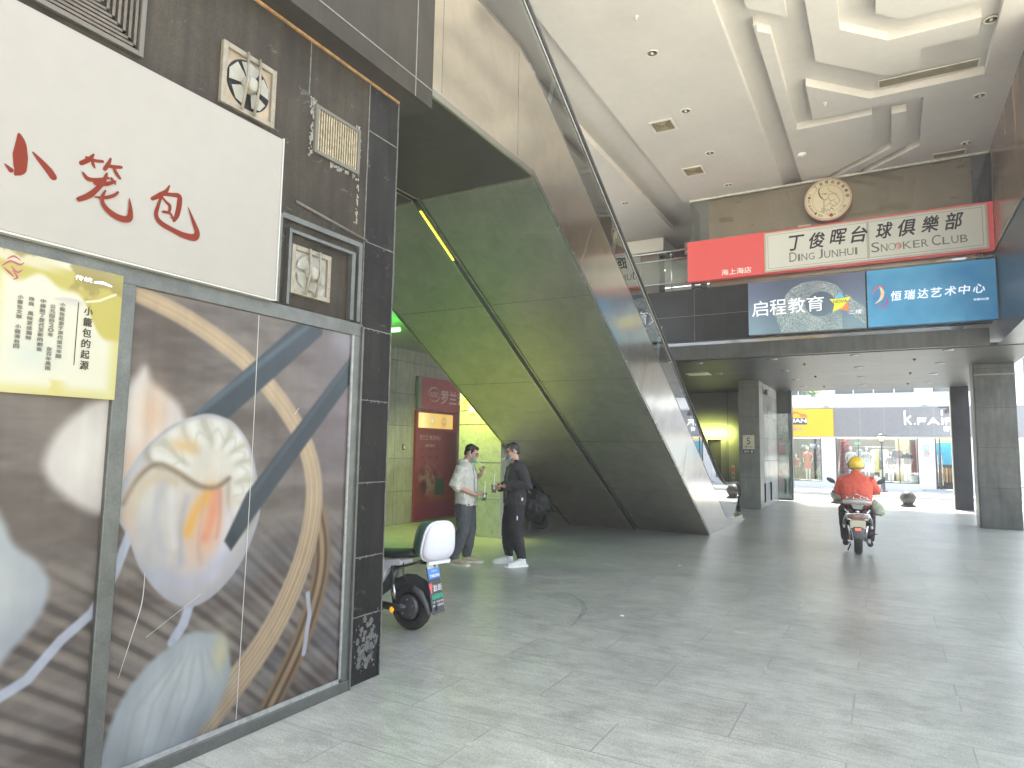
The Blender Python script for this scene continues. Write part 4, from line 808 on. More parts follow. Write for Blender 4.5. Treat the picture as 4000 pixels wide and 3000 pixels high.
text('二楼',(-.50,-.29,4.055,4.135),fr,WL,'small_characters',eb,off=.003)
def flat(name,poly,mat,parent,off): MB().add([Vector(fr[0])+Vector(fr[1])*x+Vector(fr[2])*z+Vector(fr[3])*off for x,z in poly],[tuple(range(len(poly)))]).obj(name,mat,parent,recalc=False)
Ys=M('star_yellow',(.85,.75,.05),.4,emit=.05,var=0)
flat('star',[(-.82,4.375),(-.66,4.37),(-.45,4.39),(-.54,4.28),(-.60,4.20),(-.77,4.13),(-.74,4.27)],Ys,eb,.0035)
flat('star_blue',[(-.74,4.378),(-.64,4.50),(-.56,4.385)],M('star_blue',(.12,.45,.65),.4,emit=.05,var=0),eb,.003)
flat('star_orange',[(-.59,4.22),(-.50,4.30),(-.50,4.13),(-.66,4.16)],M('star_orange',(.85,.22,.08),.4,emit=.05,var=0),eb,.003)
text('NOVA',(-.755,-.52,4.285,4.345),fr,M('nova_green',(.05,.25,.08),.5),'star_text',eb,bold=.02,off=.005)
# art centre light box
def art(A,B):
    n=fbm(A,B,1.5,8); c=np.zeros(A.shape+(3,))+np.array((.31,.60,.78)); c=lay(c,(.42,.72,.88),sm(n,.4,.7)*.5); c=lay(c,(.16,.52,.78),sm(1-n,.5,.75)*.5); c=lay(c,(.36,.70,.88),sm(B,4.7,4.85)*.4); return c
ab=T('art_centre_sign','bright sky blue lightbox with white characters and a dancing figure logo','sign',(.8,13.7,3.79))
MB().box(-.19,1.76,13.68,13.82,3.785,4.845).obj('case',M('case_blue',(.08,.22,.36),.4),ab)
paint('lit_face',FY(0,13.6785,0),-.185,1.755,3.79,4.84,120,70,art,colattr('art_print',.4,.3,.02),ab)
for k,ch in enumerate('恒瑞达艺术中心'): text(ch,(.19+k*.205,.36+k*.205,4.24+.004*k,4.42),fr,WL,'character',ab,bold=.012,shear=.12,off=.003)
text('本楼203室',(1.42,1.64,4.13,4.17),fr,WL,'small_characters',ab,off=.003)
for pts,ws,nm,cc in (([(-.11,4.40),(-.02,4.52),(.10,4.50)],[.005,.016,.004],'logo_red',(.65,.10,.12)),([(.02,4.53),(.06,4.42),(.03,4.30),(-.06,4.22)],[.008,.03,.024,.004],'logo_gold',(.85,.62,.35)),([(.10,4.34),(.13,4.24),(.06,4.14),(-.04,4.19)],[.004,.02,.016,.003],'logo_violet',(.35,.10,.28)),([(-.10,4.30),(-.02,4.36),(.09,4.40)],[.003,.010,.003],'logo_blue',(.12,.22,.5))):
    MB().ribbon(pts,ws,fr,.003).obj('logo_stroke',M(nm,cc,.4,emit=.05,var=0),ab,recalc=False)
# ================================================ CEILING FITTINGS
CW=M('fitting_white',(.72,.68,.58),.5); REF=M('reflector',(.35,.32,.26),.2,.9)
def downlight(x,y,z=6.8,r=.085,label=None,lit=False,group='recessed downlights in the tall ceiling'):
    t=T('downlight',label,'ceiling light',(x,y,z),group)
    MB().lathe([(r,z-.001),(r,z-.012),(r*.8,z-.014),(r*.78,z-.001)],(x,y,0),2,24).obj('trim_ring',CW,t)
    MB().lathe([(r*.77,z-.006),(r*.55,z-.0045),(r*.2,z-.004)],(x,y,0),2,20).obj('reflector',M('lit_lens',(1,.98,.92),.4,emit=9,var=0) if lit else M('dark_reflector',(.16,.14,.11),.15,.8),t)
    if not lit: MB().ball((x,y,z-.006),(r*.22,r*.45,.008),8,6).obj('bulb',CW,t)
    return t
W=['nearest','second','third','farthest']
for k,y in enumerate((8.26,9.99,11.66,13.28)): downlight(-2.56,y,label=f'unlit downlight, {W[k]} of the four beside the two square ceiling vents')
downlight(1.34,9.69,6.898,label='unlit downlight inside the recess beside the long gold grille'); downlight(1.41,11.55,label='unlit downlight between the mural and the relief panels'); downlight(1.40,13.26,label='unlit downlight closest to the ribbed end vent')
downlight(-4.73,13.28,label='unlit downlight seen through the escalator glass')
downlight(-5.76,15.08,label='lit downlight behind the escalator handrail',lit=True,r=.1); downlight(-5.57,18.88,label='lit downlight over the gallery behind the railing',lit=True,r=.11)
def sqvent(y,label):
    t=T('ceiling_vent',label,'ceiling vent',(-3.01,y,6.79),'square ceiling vents'); m=MB(); x0,x1,y0,y1=-3.2,-2.82,y-.2,y+.2
    for q in ((x0,x1,y0,y0+.03),(x0,x1,y1-.03,y1),(x0,x0+.03,y0+.03,y1-.03),(x1-.03,x1,y0+.03,y1-.03)): m.box(q[0],q[1],q[2],q[3],6.785,6.7995)
    m.obj('frame',CW,t); VG=M('vent_gold',(.34,.29,.17),.5,var=.2)
    MB().box(x0+.03,x1-.03,y0+.03,y1-.03,6.7975,6.7995).obj('backing',M('vent_gold_dark',(.16,.13,.07),.6),t)
    m=MB()
    for i in range(4):
        s_=.155-.036*i; 
        for q in ((-s_,s_,-s_,-s_+.014),(-s_,s_,s_-.014,s_),(-s_,-s_+.014,-s_,s_),(s_-.014,s_,-s_,s_)): m.box(-3.01+q[0],-3.01+q[1],y+q[2],y+q[3],6.788-.002*i,6.797)
    m.obj('louvre_blades',VG,t,recalc=False)
sqvent(10.3,'square stepped ceiling vent between the second and third downlights'); sqvent(12.3,'square stepped ceiling vent nearer the gallery glass')
def barvent(label,x0,x1,y0,y1,z,n,name='bar_grille'):
    t=T(name,label,'ceiling vent',((x0+x1)/2,(y0+y1)/2,z)); m=MB(); g=.02
    for q in ((x0,x1,y0,y0+g),(x0,x1,y1-g,y1),(x0,x0+g,y0+g,y1-g),(x1-g,x1,y0+g,y1-g)): m.box(q[0],q[1],q[2],q[3],z-.01,z-.0005)
    m.obj('frame',CW,t); MB().box(x0+g,x1-g,y0+g,y1-g,z-.003,z-.001).obj('backing',M('vent_gold_dark2',(.22,.17,.07),.6,var=.1),t); m=MB()
    for i in range(n): x=x0+g+(i+.5)*(x1-x0-2*g)/n; m.box(x-.004,x+.004,y0+g,y1-g,z-.009,z-.0035)
    m.obj('bars',M('vent_gold',(.34,.29,.17),.5,var=.2),t,recalc=False)
barvent('long gold air slot in the ceiling recess by the mural wall',.09,1.33,10.60,10.84,6.8995,90); barvent('ribbed beige end vent beside the brown glass front',.92,1.42,13.51,13.75,6.8,16)
t=T('smoke_detector','white round smoke detector on the ceiling left of the grey panels','smoke detector',(-1.12,12.46,6.8)); MB().lathe([(.075,6.7995),(.075,6.782),(.05,6.765),(.02,6.76)],(-1.12,12.46,0)).obj('body',M('detector_white',(.8,.79,.74),.4),t)
for x,y,l_ in ((-2.5,7.43,'small sprinkler head near the top of the ceiling'),(-.62,10.72,'small sprinkler head on the angled relief panel')): MB().lathe([(.03,6.799),(.02,6.785),(.008,6.78),(.008,6.75),(.018,6.748)],(x,y,0),2,10).thing('sprinkler',l_,'sprinkler',CW)
# lights under the gallery
k=0
ORDN=['first','second','third','fourth','fifth','sixth','seventh','eighth','ninth','tenth','eleventh','twelfth']
SPOT=M('spot_face',(.25,.26,.26),.25,.3)
for x,y,d in ((-3.48,14.49,'nearest the beam in the escalator row'),(-3.48,16.53,'beside the rectangular ceiling panel'),(-1.96,14.41,'nearest the beam in the row left of the rider'),(-1.96,16.51,'second from the beam in the row left of the rider'),(-1.96,18.61,'third from the beam in the row left of the rider'),(-1.96,20.6,'last before the street in the row left of the rider'),
   (-.44,14.4,'nearest the beam in the row above the rider'),(-.44,16.45,'second from the beam in the row above the rider'),(-.44,18.5,'third from the beam in the row above the rider'),(-.44,20.6,'last before the street in the row above the rider'),(1.07,14.3,'nearest the beam in the row beside the pillars'),(1.07,16.31,'second from the beam in the row beside the pillars'),(1.07,18.4,'third from the beam in the row beside the pillars'),(1.07,20.5,'last before the street in the row beside the pillars')):
    t=T('soffit_light','flat round soffit light '+d,'ceiling light',(x,y,3.38),'round lights under the gallery')
    MB().lathe([(.10,3.3845),(.10,3.374),(.085,3.370)],(x,y,0),2,20).obj('trim_ring',SPOT,t); MB().lathe([(.083,3.3695),(.03,3.368)],(x,y,0),2,20).obj('lens',M('lens_pale',(.42,.45,.47),.2),t)
MB().box(-4.25,-3.72,16.3,16.8,3.372,3.3845).thing('ceiling_panel','rectangular white panel in the ceiling under the gallery','ceiling panel',M('panel_white',(.7,.72,.7),.4))
for x,y,d in ((-1.45,15.44,'nearest the beam left of the rider'),(-1.45,18.0,'midway left of the rider'),(-1.45,20.75,'closest to the street left of the rider'),(.58,15.44,'nearest the beam right of the rider'),(.58,18.0,'midway right of the rider'),(.6,20.66,'closest to the street right of the rider')):
    MB().lathe([(.035,3.384),(.02,3.36),(.006,3.365),(.006,3.345),(.014,3.343),(.014,3.34)],(x,y,0),2,10).thing('sprinkler','tiny black sprinkler head '+d,'sprinkler',M('sprinkler_black',(.03,.03,.03),.4),'black sprinkler heads under the gallery')
# ================================================ STREET: SHOPS OPPOSITE
WALLW=M('render_white',(.66,.68,.70),.85,var=.06,scale=1.5,fine=.03)
INK_D=M('sign_dark_metal',(.20,.21,.235),.35,.4,var=.08)
sh=T('shop_building','pale rendered building across the street with clothes shops below and windows above','building',(0,31.5,0))
m_=MB()
Y0,Y1=31.0,31.35
def wallseg(x0,x1,z0,z1): m_.box(x0,x1,Y0,Y1,z0,z1)
wallseg(-40,-3.6,0.08,2.16); wallseg(-3.6,-1.80,.08,.31); wallseg(-2.34,-1.80,.31,2.16); wallseg(-1.80,1.16,.08,.34); wallseg(1.16,1.72,.08,2.16); wallseg(2.75,3.6,.08,2.16); wallseg(3.6,6.2,.08,.34); wallseg(6.2,40,.08,2.16)
wallseg(-40,40,2.16,3.93); 
xs_=[-8.2,-6.2,-4.4,-2.6,-1.81,1.15,1.69,3.9,4.6,7,8,10.5]
for a,b in zip(xs_[1::2],xs_[2::2]): wallseg(a,b,3.93,5.2)
wallseg(-40,-8.2,3.93,5.2); wallseg(10.5,40,3.93,5.2); wallseg(-40,40,5.2,5.6)
m_.obj('wall',WALLW,sh)
GLD=M('window_dark',(.10,.12,.13),.12,spec=.8)
for a,b in zip(xs_[0::2],xs_[1::2]):
    f=MB(); f.box(a,b,31.06,31.09,3.93,3.99).box(a,a+.05,31.06,31.09,3.99,5.2).box(b-.05,b,31.06,31.09,3.99,5.2)
    for k in range(1,int((b-a)/.75)+1): x=a+k*(b-a)/(int((b-a)/.75)+1); f.box(x-.02,x+.02,31.06,31.09,3.99,5.2)
    wnd=f.obj('window',M('upvc_frame',(.62,.64,.66),.5),sh); MB().box(a+.05,b-.05,31.10,31.12,3.99,5.2).obj('pane',GLD,wnd)
    MB().box(a-.05,b+.05,30.93,31.0,3.88,3.93).obj('sill',M('upvc_frame',(.62,.64,.66),.5),wnd)
m_=MB(); m_.box(-40,40,30.95,31.0,3.39,3.44).box(-40,40,30.97,31.0,2.155,2.185); m_.obj('string_course',M('render_edge',(.5,.52,.54),.8),sh)
MB().box(1.30,2.80,30.35,30.998,-.02,.16).obj('door_step',M('step_stone',(.4,.42,.43),.8),sh)
# interiors as real rooms
def room(x0,x1,z0,col,flo):
    MB().box(x0,x1,33.6,33.7,z0,2.16).box(x0-.05,x0,31.35,33.6,z0,2.16).box(x1,x1+.05,31.35,33.6,z0,2.16).obj('shop_interior',M('interior'+str(x0),col,.8,var=.25,scale=1.2),sh)
    MB().box(x0,x1,31.35,33.6,z0-.05,z0).obj('display_floor',M('interior_floor',(.55,.55,.52),.5),sh)
room(-3.6,-2.34,.31,(.05,.055,.07),0); room(-1.80,1.16,.34,(.15,.13,.105),0); room(1.72,2.75,.08,(.10,.085,.07),0); room(3.6,6.2,.34,(.35,.36,.34),0)
SG=glass('shop_glass',(.90,.95,.95),.03)
DF=M('frame_dark',(.06,.065,.07),.35,.5)
def shopwindow(x0,x1,z0,z1,mull):
    f=MB(); f.box(x0,x1,30.99,31.05,z0,z0+.03).box(x0,x0+.03,30.99,31.05,z0+.03,z1).box(x1-.03,x1,30.99,31.05,z0+.03,z1)
    for x in mull: f.box(x-.015,x+.015,30.99,31.05,z0+.03,z1)
    w=f.obj('window',DF,sh); MB().box(x0+.03,x1-.03,31.055,31.065,z0+.03,z1).obj('pane',SG,w)
shopwindow(-3.6,-2.34,.31,2.15,(-3.5,)); shopwindow(-1.80,1.16,.34,2.15,(-.95,.5)); shopwindow(3.6,6.2,.34,2.15,(4.9,))
d_=MB(); 
for x in (1.72,1.86,2.32): d_.box(x,x+.05,31.0,31.06,.16,2.15)
d_.obj('door_frame',DF,sh); m_=MB()
for x in (1.80,1.93): m_.tube([(x,30.93,.30),(x,30.93,1.5)],.022,8)
m_.obj('door_handle',steel('door_handle_steel',(.55,.48,.40),.2),sh)
# fascias
ys=T('bakery_sign','bright yellow shop fascia with an orange roof logo over white capital letters','sign',(-2.7,30.9,2.2))
YEL=M('fascia_yellow',(.62,.37,.006),.5,var=.03)
MB().box(-4.9,-1.845,30.86,30.999,2.20,3.36).obj('board',YEL,ys)
m_=MB(); m_.box(-2.68,-2.672,30.857,30.86,2.2,3.36).box(-3.4,-3.392,30.857,30.86,2.2,3.36); m_.obj('board_joint',M('fascia_joint',(.55,.40,.02),.5),ys)
f3=FY(0,30.858,0); NV=M('navy',(.03,.035,.08),.5); OR=M('logo_orange',(.72,.13,.03),.5)
MB().box(-3.72,-2.86,30.845,30.857,2.70,2.975).obj('name_band',NV,ys)
text('JUAN',(-3.66,-2.885,2.735,2.945),FY(0,30.845,0),M('letter_white',(.85,.86,.88),.5),'name_letters',ys,bold=.035,off=.01)
m_=MB(); m_.ribbon([(-3.56,2.98),(-3.44,3.16),(-3.30,3.22),(-3.16,3.16),(-3.02,3.08),(-2.87,3.06)],[.02,.045,.04,.03,.05,.03],f3,.01); m_.ribbon([(-3.10,3.05),(-3.0,3.13),(-2.9,3.10)],[.03,.03,.02],f3,.012); m_.obj('roof_logo',OR,ys,recalc=False)
text('年卡',(-3.44,-3.05,2.42,2.58),f3,M('letter_steel',(.25,.27,.36),.4),'character',ys,bold=.02,off=.03)
kf=T('fashion_sign','long dark grey fascia with white capitals K FAIR above the wide window','sign',(2,30.9,2.2))
MB().box(-1.835,9,30.90,30.999,2.21,3.385).obj('board',INK_D,kf)
m_=MB()
for x in (-.85,.02,1.72,.93,2.6): m_.box(x-.006,x+.006,30.897,30.90,2.21,3.385)
m_.obj('board_joint',M('joint_pale',(.30,.32,.34),.5),kf)
f4=FY(0,30.90,0); LW=M('cut_letter_white',(.85,.87,.9),.4,emit=.15)
def wide(pts_list,nm='letter'):
    m=MB(); 
    for p in pts_list: m.ribbon(p,.030,f4,.05)
    m.obj(nm,LW,kf,recalc=False)
wide([[(.745,2.70),(.745,3.23)],[(.76,2.86),(.93,3.02)],[(.80,2.90),(.94,2.71)]])
MB().ball((1.075,30.86,2.715),.03,8,6).obj('dot',LW,kf)
wide([[(1.19,2.70),(1.19,2.90)],[(1.19,2.93),(1.45,2.93)],[(1.19,2.82),(1.42,2.82)]]); wide([[(1.54,2.70),(1.70,2.93)],[(1.70,2.93),(1.87,2.70)],[(1.63,2.78),(1.79,2.78)]])
wide([[(2.0,2.70),(2.0,2.93)]]); wide([[(2.12,2.70),(2.12,2.93)],[(2.12,2.93),(2.35,2.93)],[(2.12,2.82),(2.33,2.82)],[(2.3,2.82),(2.38,2.70)]]); wide([[(2.0,3.06),(2.0,3.24)]],'accent')
text('奇',(2.03,2.23,2.42,2.62),f4,LW,'character',kf,bold=.03,off=.05)
# wall lanterns
for x,l_ in ((-2.09,'white box lantern on the wall above the yellow fascia'),(1.43,'white box lantern on the wall above the capitals')):
    t=T('wall_lantern',l_,'lantern',(x,30.9,3.46),'box lanterns on the far wall'); MB().box(x-.075,x+.075,30.78,30.93,3.47,3.80).obj('shade',M('lantern_white',(.82,.83,.84),.4),t,bevel=.02)
    m=MB(); m.box(x-.085,x+.085,30.77,30.94,3.80,3.82).box(x-.085,x+.085,30.77,30.94,3.45,3.47).box(x-.03,x+.03,30.93,31.0,3.55,3.72).box(x-.01,x+.01,30.97,30.99,3.39,3.45); m.obj('cap',M('lantern_grey',(.28,.30,.32),.4,.4),t)
# cctv style lamp on fascia
t=T('spot_lamp','black bracket lamp on the dark fascia beside the black pillar','lamp',(2.15,30.6,3.1)); MB().tube([(1.90,30.85,3.36),(2.20,30.4,3.34)],.025,6).obj('bracket',DF,t); MB().lathe([(.03,3.32),(.10,3.24),(.13,3.12),(.10,3.10)],(2.18,30.42,0),2,14).obj('lamp_shade',DF,t)
# mannequins
SKIN=M('mannequin_white',(.62,.62,.61),.35,var=.02)
def mannequin(x,z0,H,label,cloth,parts,lean=0,y=31.75):
    t=T('mannequin',label,'mannequin',(x,y,z0),'shop window mannequins'); s=H/1.43; m=MB(); q=lambda a,b,c=0:(x+a*s+lean*b,y+c*s,z0+b*s)
    m.ball(q(0,1.345),(.055*s,.065*s,.085*s),12,8); m.tube([q(0,1.28),q(0,1.2)],[.028*s,.034*s],8)
    m.tube([q(0,.72),q(0,.80),q(0,.92),q(0,1.08),q(0,1.18),q(0,1.215)],[(.11*s,.07*s),(.115*s,.075*s),(.085*s,.06*s),(.115*s,.075*s),(.12*s,.06*s),(.05*s,.035*s)],12)
    for sg_ in (-1,1):
        m.tube([q(sg_*.06,.76),q(sg_*.065,.42),q(sg_*.06,.38),q(sg_*.055,.06),q(sg_*.055,.02,-.06)],[.062*s,.042*s,.04*s,.026*s,.02*s],8)
        m.tube([q(sg_*.13,1.17),q(sg_*.19,.95),q(sg_*.15,.74,-.06)],[.036*s,.027*s,.018*s],8)
    m.obj('figure',SKIN,t)
    m=MB(); m.lathe([(.13*s,z0-.0),(.13*s,z0+.012)],(x,y,0),2,16); m.obj('base_plate',M('plate_chrome',(.6,.6,.6),.15,.9),t)
    for kind,col in parts:
        c=M('cloth_'+kind+str(col[0]),col,.85,var=.12,scale=9); m=MB()
        if kind=='dress':
            m.tube([q(0,.50),q(0,.72),q(0,.90),q(0,1.08),q(0,1.2)],[(.165*s,.12*s),(.14*s,.10*s),(.10*s,.08*s),(.13*s,.09*s),(.09*s,.06*s)],14)
            for sg_ in (-1,1): m.tube([q(sg_*.12,1.17),q(sg_*.20,.97)],[.05*s,.045*s],8)
        if kind=='top':
            m.tube([q(0,.74),q(0,.92),q(0,1.08),q(0,1.2)],[(.14*s,.10*s),(.115*s,.085*s),(.135*s,.09*s),(.09*s,.06*s)],14)
            for sg_ in (-1,1): m.tube([q(sg_*.12,1.17),q(sg_*.20,.98)],[.052*s,.047*s],8)
        if kind=='jacket':
            m.tube([q(0,.62),q(0,.92),q(0,1.08),q(0,1.2)],[(.15*s,.11*s),(.125*s,.095*s),(.145*s,.10*s),(.09*s,.06*s)],14)
            for sg_ in (-1,1): m.tube([q(sg_*.13,1.17),q(sg_*.21,.95),q(sg_*.17,.76,-.06)],[.055*s,.047*s,.04*s],8)
        if kind=='skirt': m.tube([q(0,.44),q(0,.80)],[(.16*s,.12*s),(.115*s,.08*s)],14)
        if kind=='trousers':
            for sg_ in (-1,1): m.tube([q(sg_*.06,.80),q(sg_*.065,.42),q(sg_*.06,.08)],[.075*s,.06*s,.055*s],8)
        if kind=='hair': m.ball(q(0,1.36,.015),(.065*s,.07*s,.085*s),10,8)
        m.obj(kind,c,t)
mannequin(-2.95,.325,1.43,'mannequin in a short coral red dress in the left shop window',0,[('dress',(.62,.10,.09)),('hair',(.75,.66,.35))])
mannequin(-1.27,.355,1.43,'bald mannequin in a cream blouse and blue skirt behind the rider',0,[('top',(.75,.74,.68)),('skirt',(.28,.36,.50))])
mannequin(-.67,.355,1.43,'mannequin in a pale grey blouse and skirt right of the yellow helmet',0,[('top',(.6,.6,.58)),('skirt',(.50,.54,.52))])
mannequin(.18,.355,1.22,'shorter mannequin in a dark suit leaning behind the street lamp',0,[('jacket',(.05,.06,.08)),('trousers',(.62,.62,.6))],.03)
mannequin(.78,.355,1.43,'mannequin in a grey and black vest with white trousers at the window end',0,[('top',(.05,.055,.06)),('trousers',(.75,.75,.73))])
mannequin(-3.36,.325,1.1,'small dark clothed mannequin figure at the left end of the left window',0,[('top',(.45,.05,.06)),('trousers',(.03,.03,.04))],-.05)
# window props
m_=MB()
for k in range(9): z=.45+k*.19; m_.tube([(-1.66,31.9,z),(-1.36,31.9,z+.16)],.014,4)
m_.box(-1.69,-1.655,31.88,31.92,.36,2.0).box(-1.37,-1.335,31.88,31.92,.36,2.0).box(-1.69,-1.335,31.88,31.92,1.99,2.02); m_.thing('slatted_screen','tall red slatted display frame at the left of the wide window','display stand',M('frame_red',(.55,.07,.08),.5))
MB().box(-1.66,-1.38,31.93,31.95,.4,1.98).thing('backdrop_board','dark red panel behind the slatted frame in the wide window','panel',M('panel_maroon',(.24,.07,.08),.7,var=.3))
MB().box(.95,1.12,32.2,32.3,.36,1.9).thing('backdrop_board','maroon lattice panel at the right end of the wide window','panel',M('panel_maroon',(.24,.07,.08),.7,var=.3))
MB().box(.40,.92,33.0,33.1,.36,2.12).thing('backdrop_board','pale yellow panel behind the vest mannequin','panel',M('panel_yellow',(.62,.56,.28),.7))
for k,(x,c,l_) in enumerate(((-.42,(.50,.50,.48),'grey'),(-.30,(.62,.58,.22),'mustard yellow'),(-.16,(.16,.20,.20),'dark green'),(.02,(.70,.70,.68),'white'),(.34,(.10,.13,.16),'navy'),(-.95,(.22,.28,.30),'slate blue'),(.52,(.25,.16,.18),'plum'))):
    t=T('hanging_garment',l_+' garment hanging on the rail inside the wide window','garment',(x,32.6,1.0),'garments hanging in the wide window'); m=MB(); m.tube([(x,32.6,.72),(x,32.6,1.2),(x,32.6,1.62),(x,32.6,1.70)],[(.13,.04),(.11,.04),(.14,.045),(.03,.02)],8); m.obj('cloth',M('garment'+l_,c,.9,var=.2),t); MB().tube([(x,32.6,1.70),(x,32.6,1.80)],.006,5).obj('hanger',DF,t)
MB().tube([(-1.3,32.6,1.80),(.9,32.6,1.80)],.012,6).thing('clothes_rail','thin steel clothes rail across the wide shop window','rail',RAILM)
for k,(x,z,c,l_) in enumerate(((-3.2,1.75,(.16,.17,.22),'dark blue bag on the upper left'),(-2.85,1.80,(.30,.34,.38),'grey bag hung above the red dress'),(-2.55,1.75,(.12,.13,.16),'black bag on the upper right'),(-3.2,1.25,(.28,.07,.09),'wine red bag on the middle shelf left'),(-2.55,1.30,(.22,.10,.14),'plum bag on the middle shelf right'),(-3.2,.8,(.10,.10,.12),'black bag on the low shelf left'),(-2.52,.85,(.14,.14,.17),'charcoal bag on the low shelf right'))):
    t=T('handbag',l_+' of the left shop window','bag',(x,33.1,z),'bags in the left shop window'); MB().tube([(x,33.1,z-.13),(x,33.1,z),(x,33.1,z+.11)],[(.12,.05),(.13,.055),(.10,.04)],10).obj('body',M('bag'+str(k),c,.5),t); MB().tube([(x-.07,33.1,z+.1),(x-.04,33.1,z+.2),(x+.04,33.1,z+.2),(x+.07,33.1,z+.1)],.008,5).obj('handle',DF,t)
MB().box(-3.55,-2.37,33.0,33.25,1.55,1.58).box(-3.55,-2.37,33.0,33.25,1.05,1.08).box(-3.55,-2.37,33.0,33.25,.60,.63).thing('shelving','three dark shelves of bags inside the left shop window','shelf',DF)
def leafy(name,label,c,r,n,mat,trunk=None,cat='plant',leaf=.05):
    t=T(name,label,cat,(c[0],c[1],c[2]-r[2])); rr=random.Random(5); m=MB()
    for i in range(n):
        th=rr.uniform(0,6.28); ph=rr.uniform(-1,1); q=rr.random()**.5; p=Vector((c[0]+r[0]*q*math.cos(th)*math.sqrt(1-ph*ph),c[1]+r[1]*q*math.sin(th)*math.sqrt(1-ph*ph),c[2]+r[2]*q*ph)); a=Vector((rr.uniform(-1,1),rr.uniform(-1,1),rr.uniform(-1,.6))).normalized(); b=a.orthogonal().normalized(); s=leaf*rr.uniform(.6,1.3)
        m.add([p,p+a*s+b*s*.3,p+a*s*2,p+a*s-b*s*.3],[(0,1,2,3)])
    m.obj('foliage',mat,t,recalc=False)
    if trunk: MB().tube(*trunk).obj('stem',M('bark',(.09,.07,.05),.9),t)
    return t
LEAF=M('leaf_green',(.07,.14,.045),.6,var=.5,scale=20)
leafy('potted_plant','leafy green plant at the lower right of the left shop window',(-2.5,31.7,.62),(.16,.12,.26),260,LEAF,([(-2.5,31.7,.32),(-2.5,31.7,.7)],.015,6),leaf=.045)
# street tree whose low boughs reach into view
tr=T('street_tree','street tree with sparse leaves hanging in at the top left of the opening','tree',(-5.6,29.2,.08))
MB().tube([(-5.6,29.2,.08),(-5.55,29.2,2.4),(-5.3,29.2,4.2),(-4.6,29.1,5.4)],[.16,.13,.10,.05],10).obj('trunk',M('bark',(.09,.07,.05),.9),tr)
m_=MB(); 
for a in ((( -5.4,29.2,3.6),(-4.2,29.1,4.5),(-2.9,29.0,4.35),(-2.3,29,4.0)),((-5.3,29.2,4.2),(-4.2,29.0,5.0),(-3.0,28.8,5.0)),((-5.3,29.2,4.1),(-6.4,29.3,5.2),(-7.2,29.3,5.4))): m_.tube(a,[.05,.035,.018,.006][:len(a)],6)
m_.obj('limbs',M('bark',(.09,.07,.05),.9),tr)
rr=random.Random(9); m_=MB()
for i in range(2600):
    c0=rr.choice(((-5.2,29.2,5.2,1.5,.9),(-6.6,29.3,5.5,1.0,.8),(-3.6,29,5.0,1.0,.5),(-2.75,29,4.25,.55,.32),(-2.4,29,3.95,.28,.18),(-3.2,29,4.5,.5,.3)))
    p=Vector((c0[0]+rr.gauss(0,.45)*c0[3],c0[1]+rr.gauss(0,.5),c0[2]+rr.gauss(0,.45)*c0[4])); a=Vector((rr.uniform(-1,1),rr.uniform(-1,1),rr.uniform(-1,.4))).normalized(); b=a.orthogonal().normalized(); s=rr.uniform(.03,.055)
    m_.add([p,p+a*s+b*s*.45,p+a*s*2,p+a*s-b*s*.45],[(0,1,2,3)])
m_.obj('crown',LEAF,tr,recalc=False)
# notices, door goods
nt_=T('notice','green and red paper notices on the pale pier between window and door','notice',(1.44,30.98,1.46))
for k,(z0,z1,c,s_) in enumerate(((1.70,1.88,(.15,.45,.30),'公告'),(1.60,1.685,(.2,.5,.4),''),(1.475,1.59,(.60,.10,.10),'E2'),(1.40,1.465,(.25,.45,.5),''),(1.30,1.36,(.6,.62,.62),''))):
    MB().box(1.34 if k<4 else 1.42,1.54 if k<4 else 1.50,30.985,30.998,z0,z1).obj('sheet',M('sheet'+str(k),c,.6),nt_)
    if s_: text(s_,(1.37,1.51,z0+.03,z1-.03),FY(0,30.985,0),WH,'sheet_text',nt_,bold=.02,off=.003)
aw=T('blue_banner','sky blue banner hung inside the shop door','banner',(2.1,31.9,1.1)); MB().box(1.78,2.7,31.9,31.93,1.12,2.0).obj('cloth',M('banner_blue',(.06,.42,.62),.6,emit=.05),aw); m_=MB()
for k in range(9): m_.tube([(1.8+k*.1,31.89,1.2),(1.9+k*.1,31.89,1.95)],.006,4)
m_.obj('stripes',M('banner_stripe',(.12,.30,.45),.6),aw); MB().box(1.75,2.72,31.86,31.96,1.02,1.11).obj('rail_box',DF,aw)
MB().box(1.75,2.7,32.1,32.2,2.0,2.13).thing('light_cove','orange lit cove over the shop door','panel',M('cove_orange',(.75,.38,.12),.5,emit=.15))
for k in range(8):
    x=1.92+k*.10; c=((.35,.20,.06),(.45,.32,.12),(.55,.42,.2))[k%3]; MB().tube([(x,31.75,.42+.03*(k%2)),(x,31.75,.95),(x,31.75,1.0)],[(.035,.08),(.045,.10),(.01,.02)],6).thing('hanging_coat',['rust brown coat nearest the door handle','tan coat second from the door handle','sand coat third from the door handle','rust brown coat fourth along the rail','tan coat fifth along the rail','sand coat sixth along the rail','rust brown coat seventh along the rail','tan coat at the far end of the rail'][k],'coat',M('coat'+str(k%3),c,.9,var=.25),'coats hanging inside the door')
t=T('exit_light','small green exit light inside the wide window','exit sign',(-1.02,32.4,1.85)); MB().box(-1.12,-.92,32.4,32.44,1.90,1.98).obj('case',M('exit_green',(.05,.5,.15),.5,emit=.4),t)
wp=T('window_props','white round stools and picture frames on the wide window floor','display',(-.2,31.8,.35))
MB().lathe([(.16,.35),(.15,.50),(.14,.52)],(-.25,31.6,0),2,18).obj('round_stool',SKIN,wp); MB().box(-.22,-.02,31.9,31.94,.55,.85).box(-.42,-.28,31.85,31.89,.38,.60).obj('picture_frame',M('frame_cream',(.68,.64,.52),.5),wp)
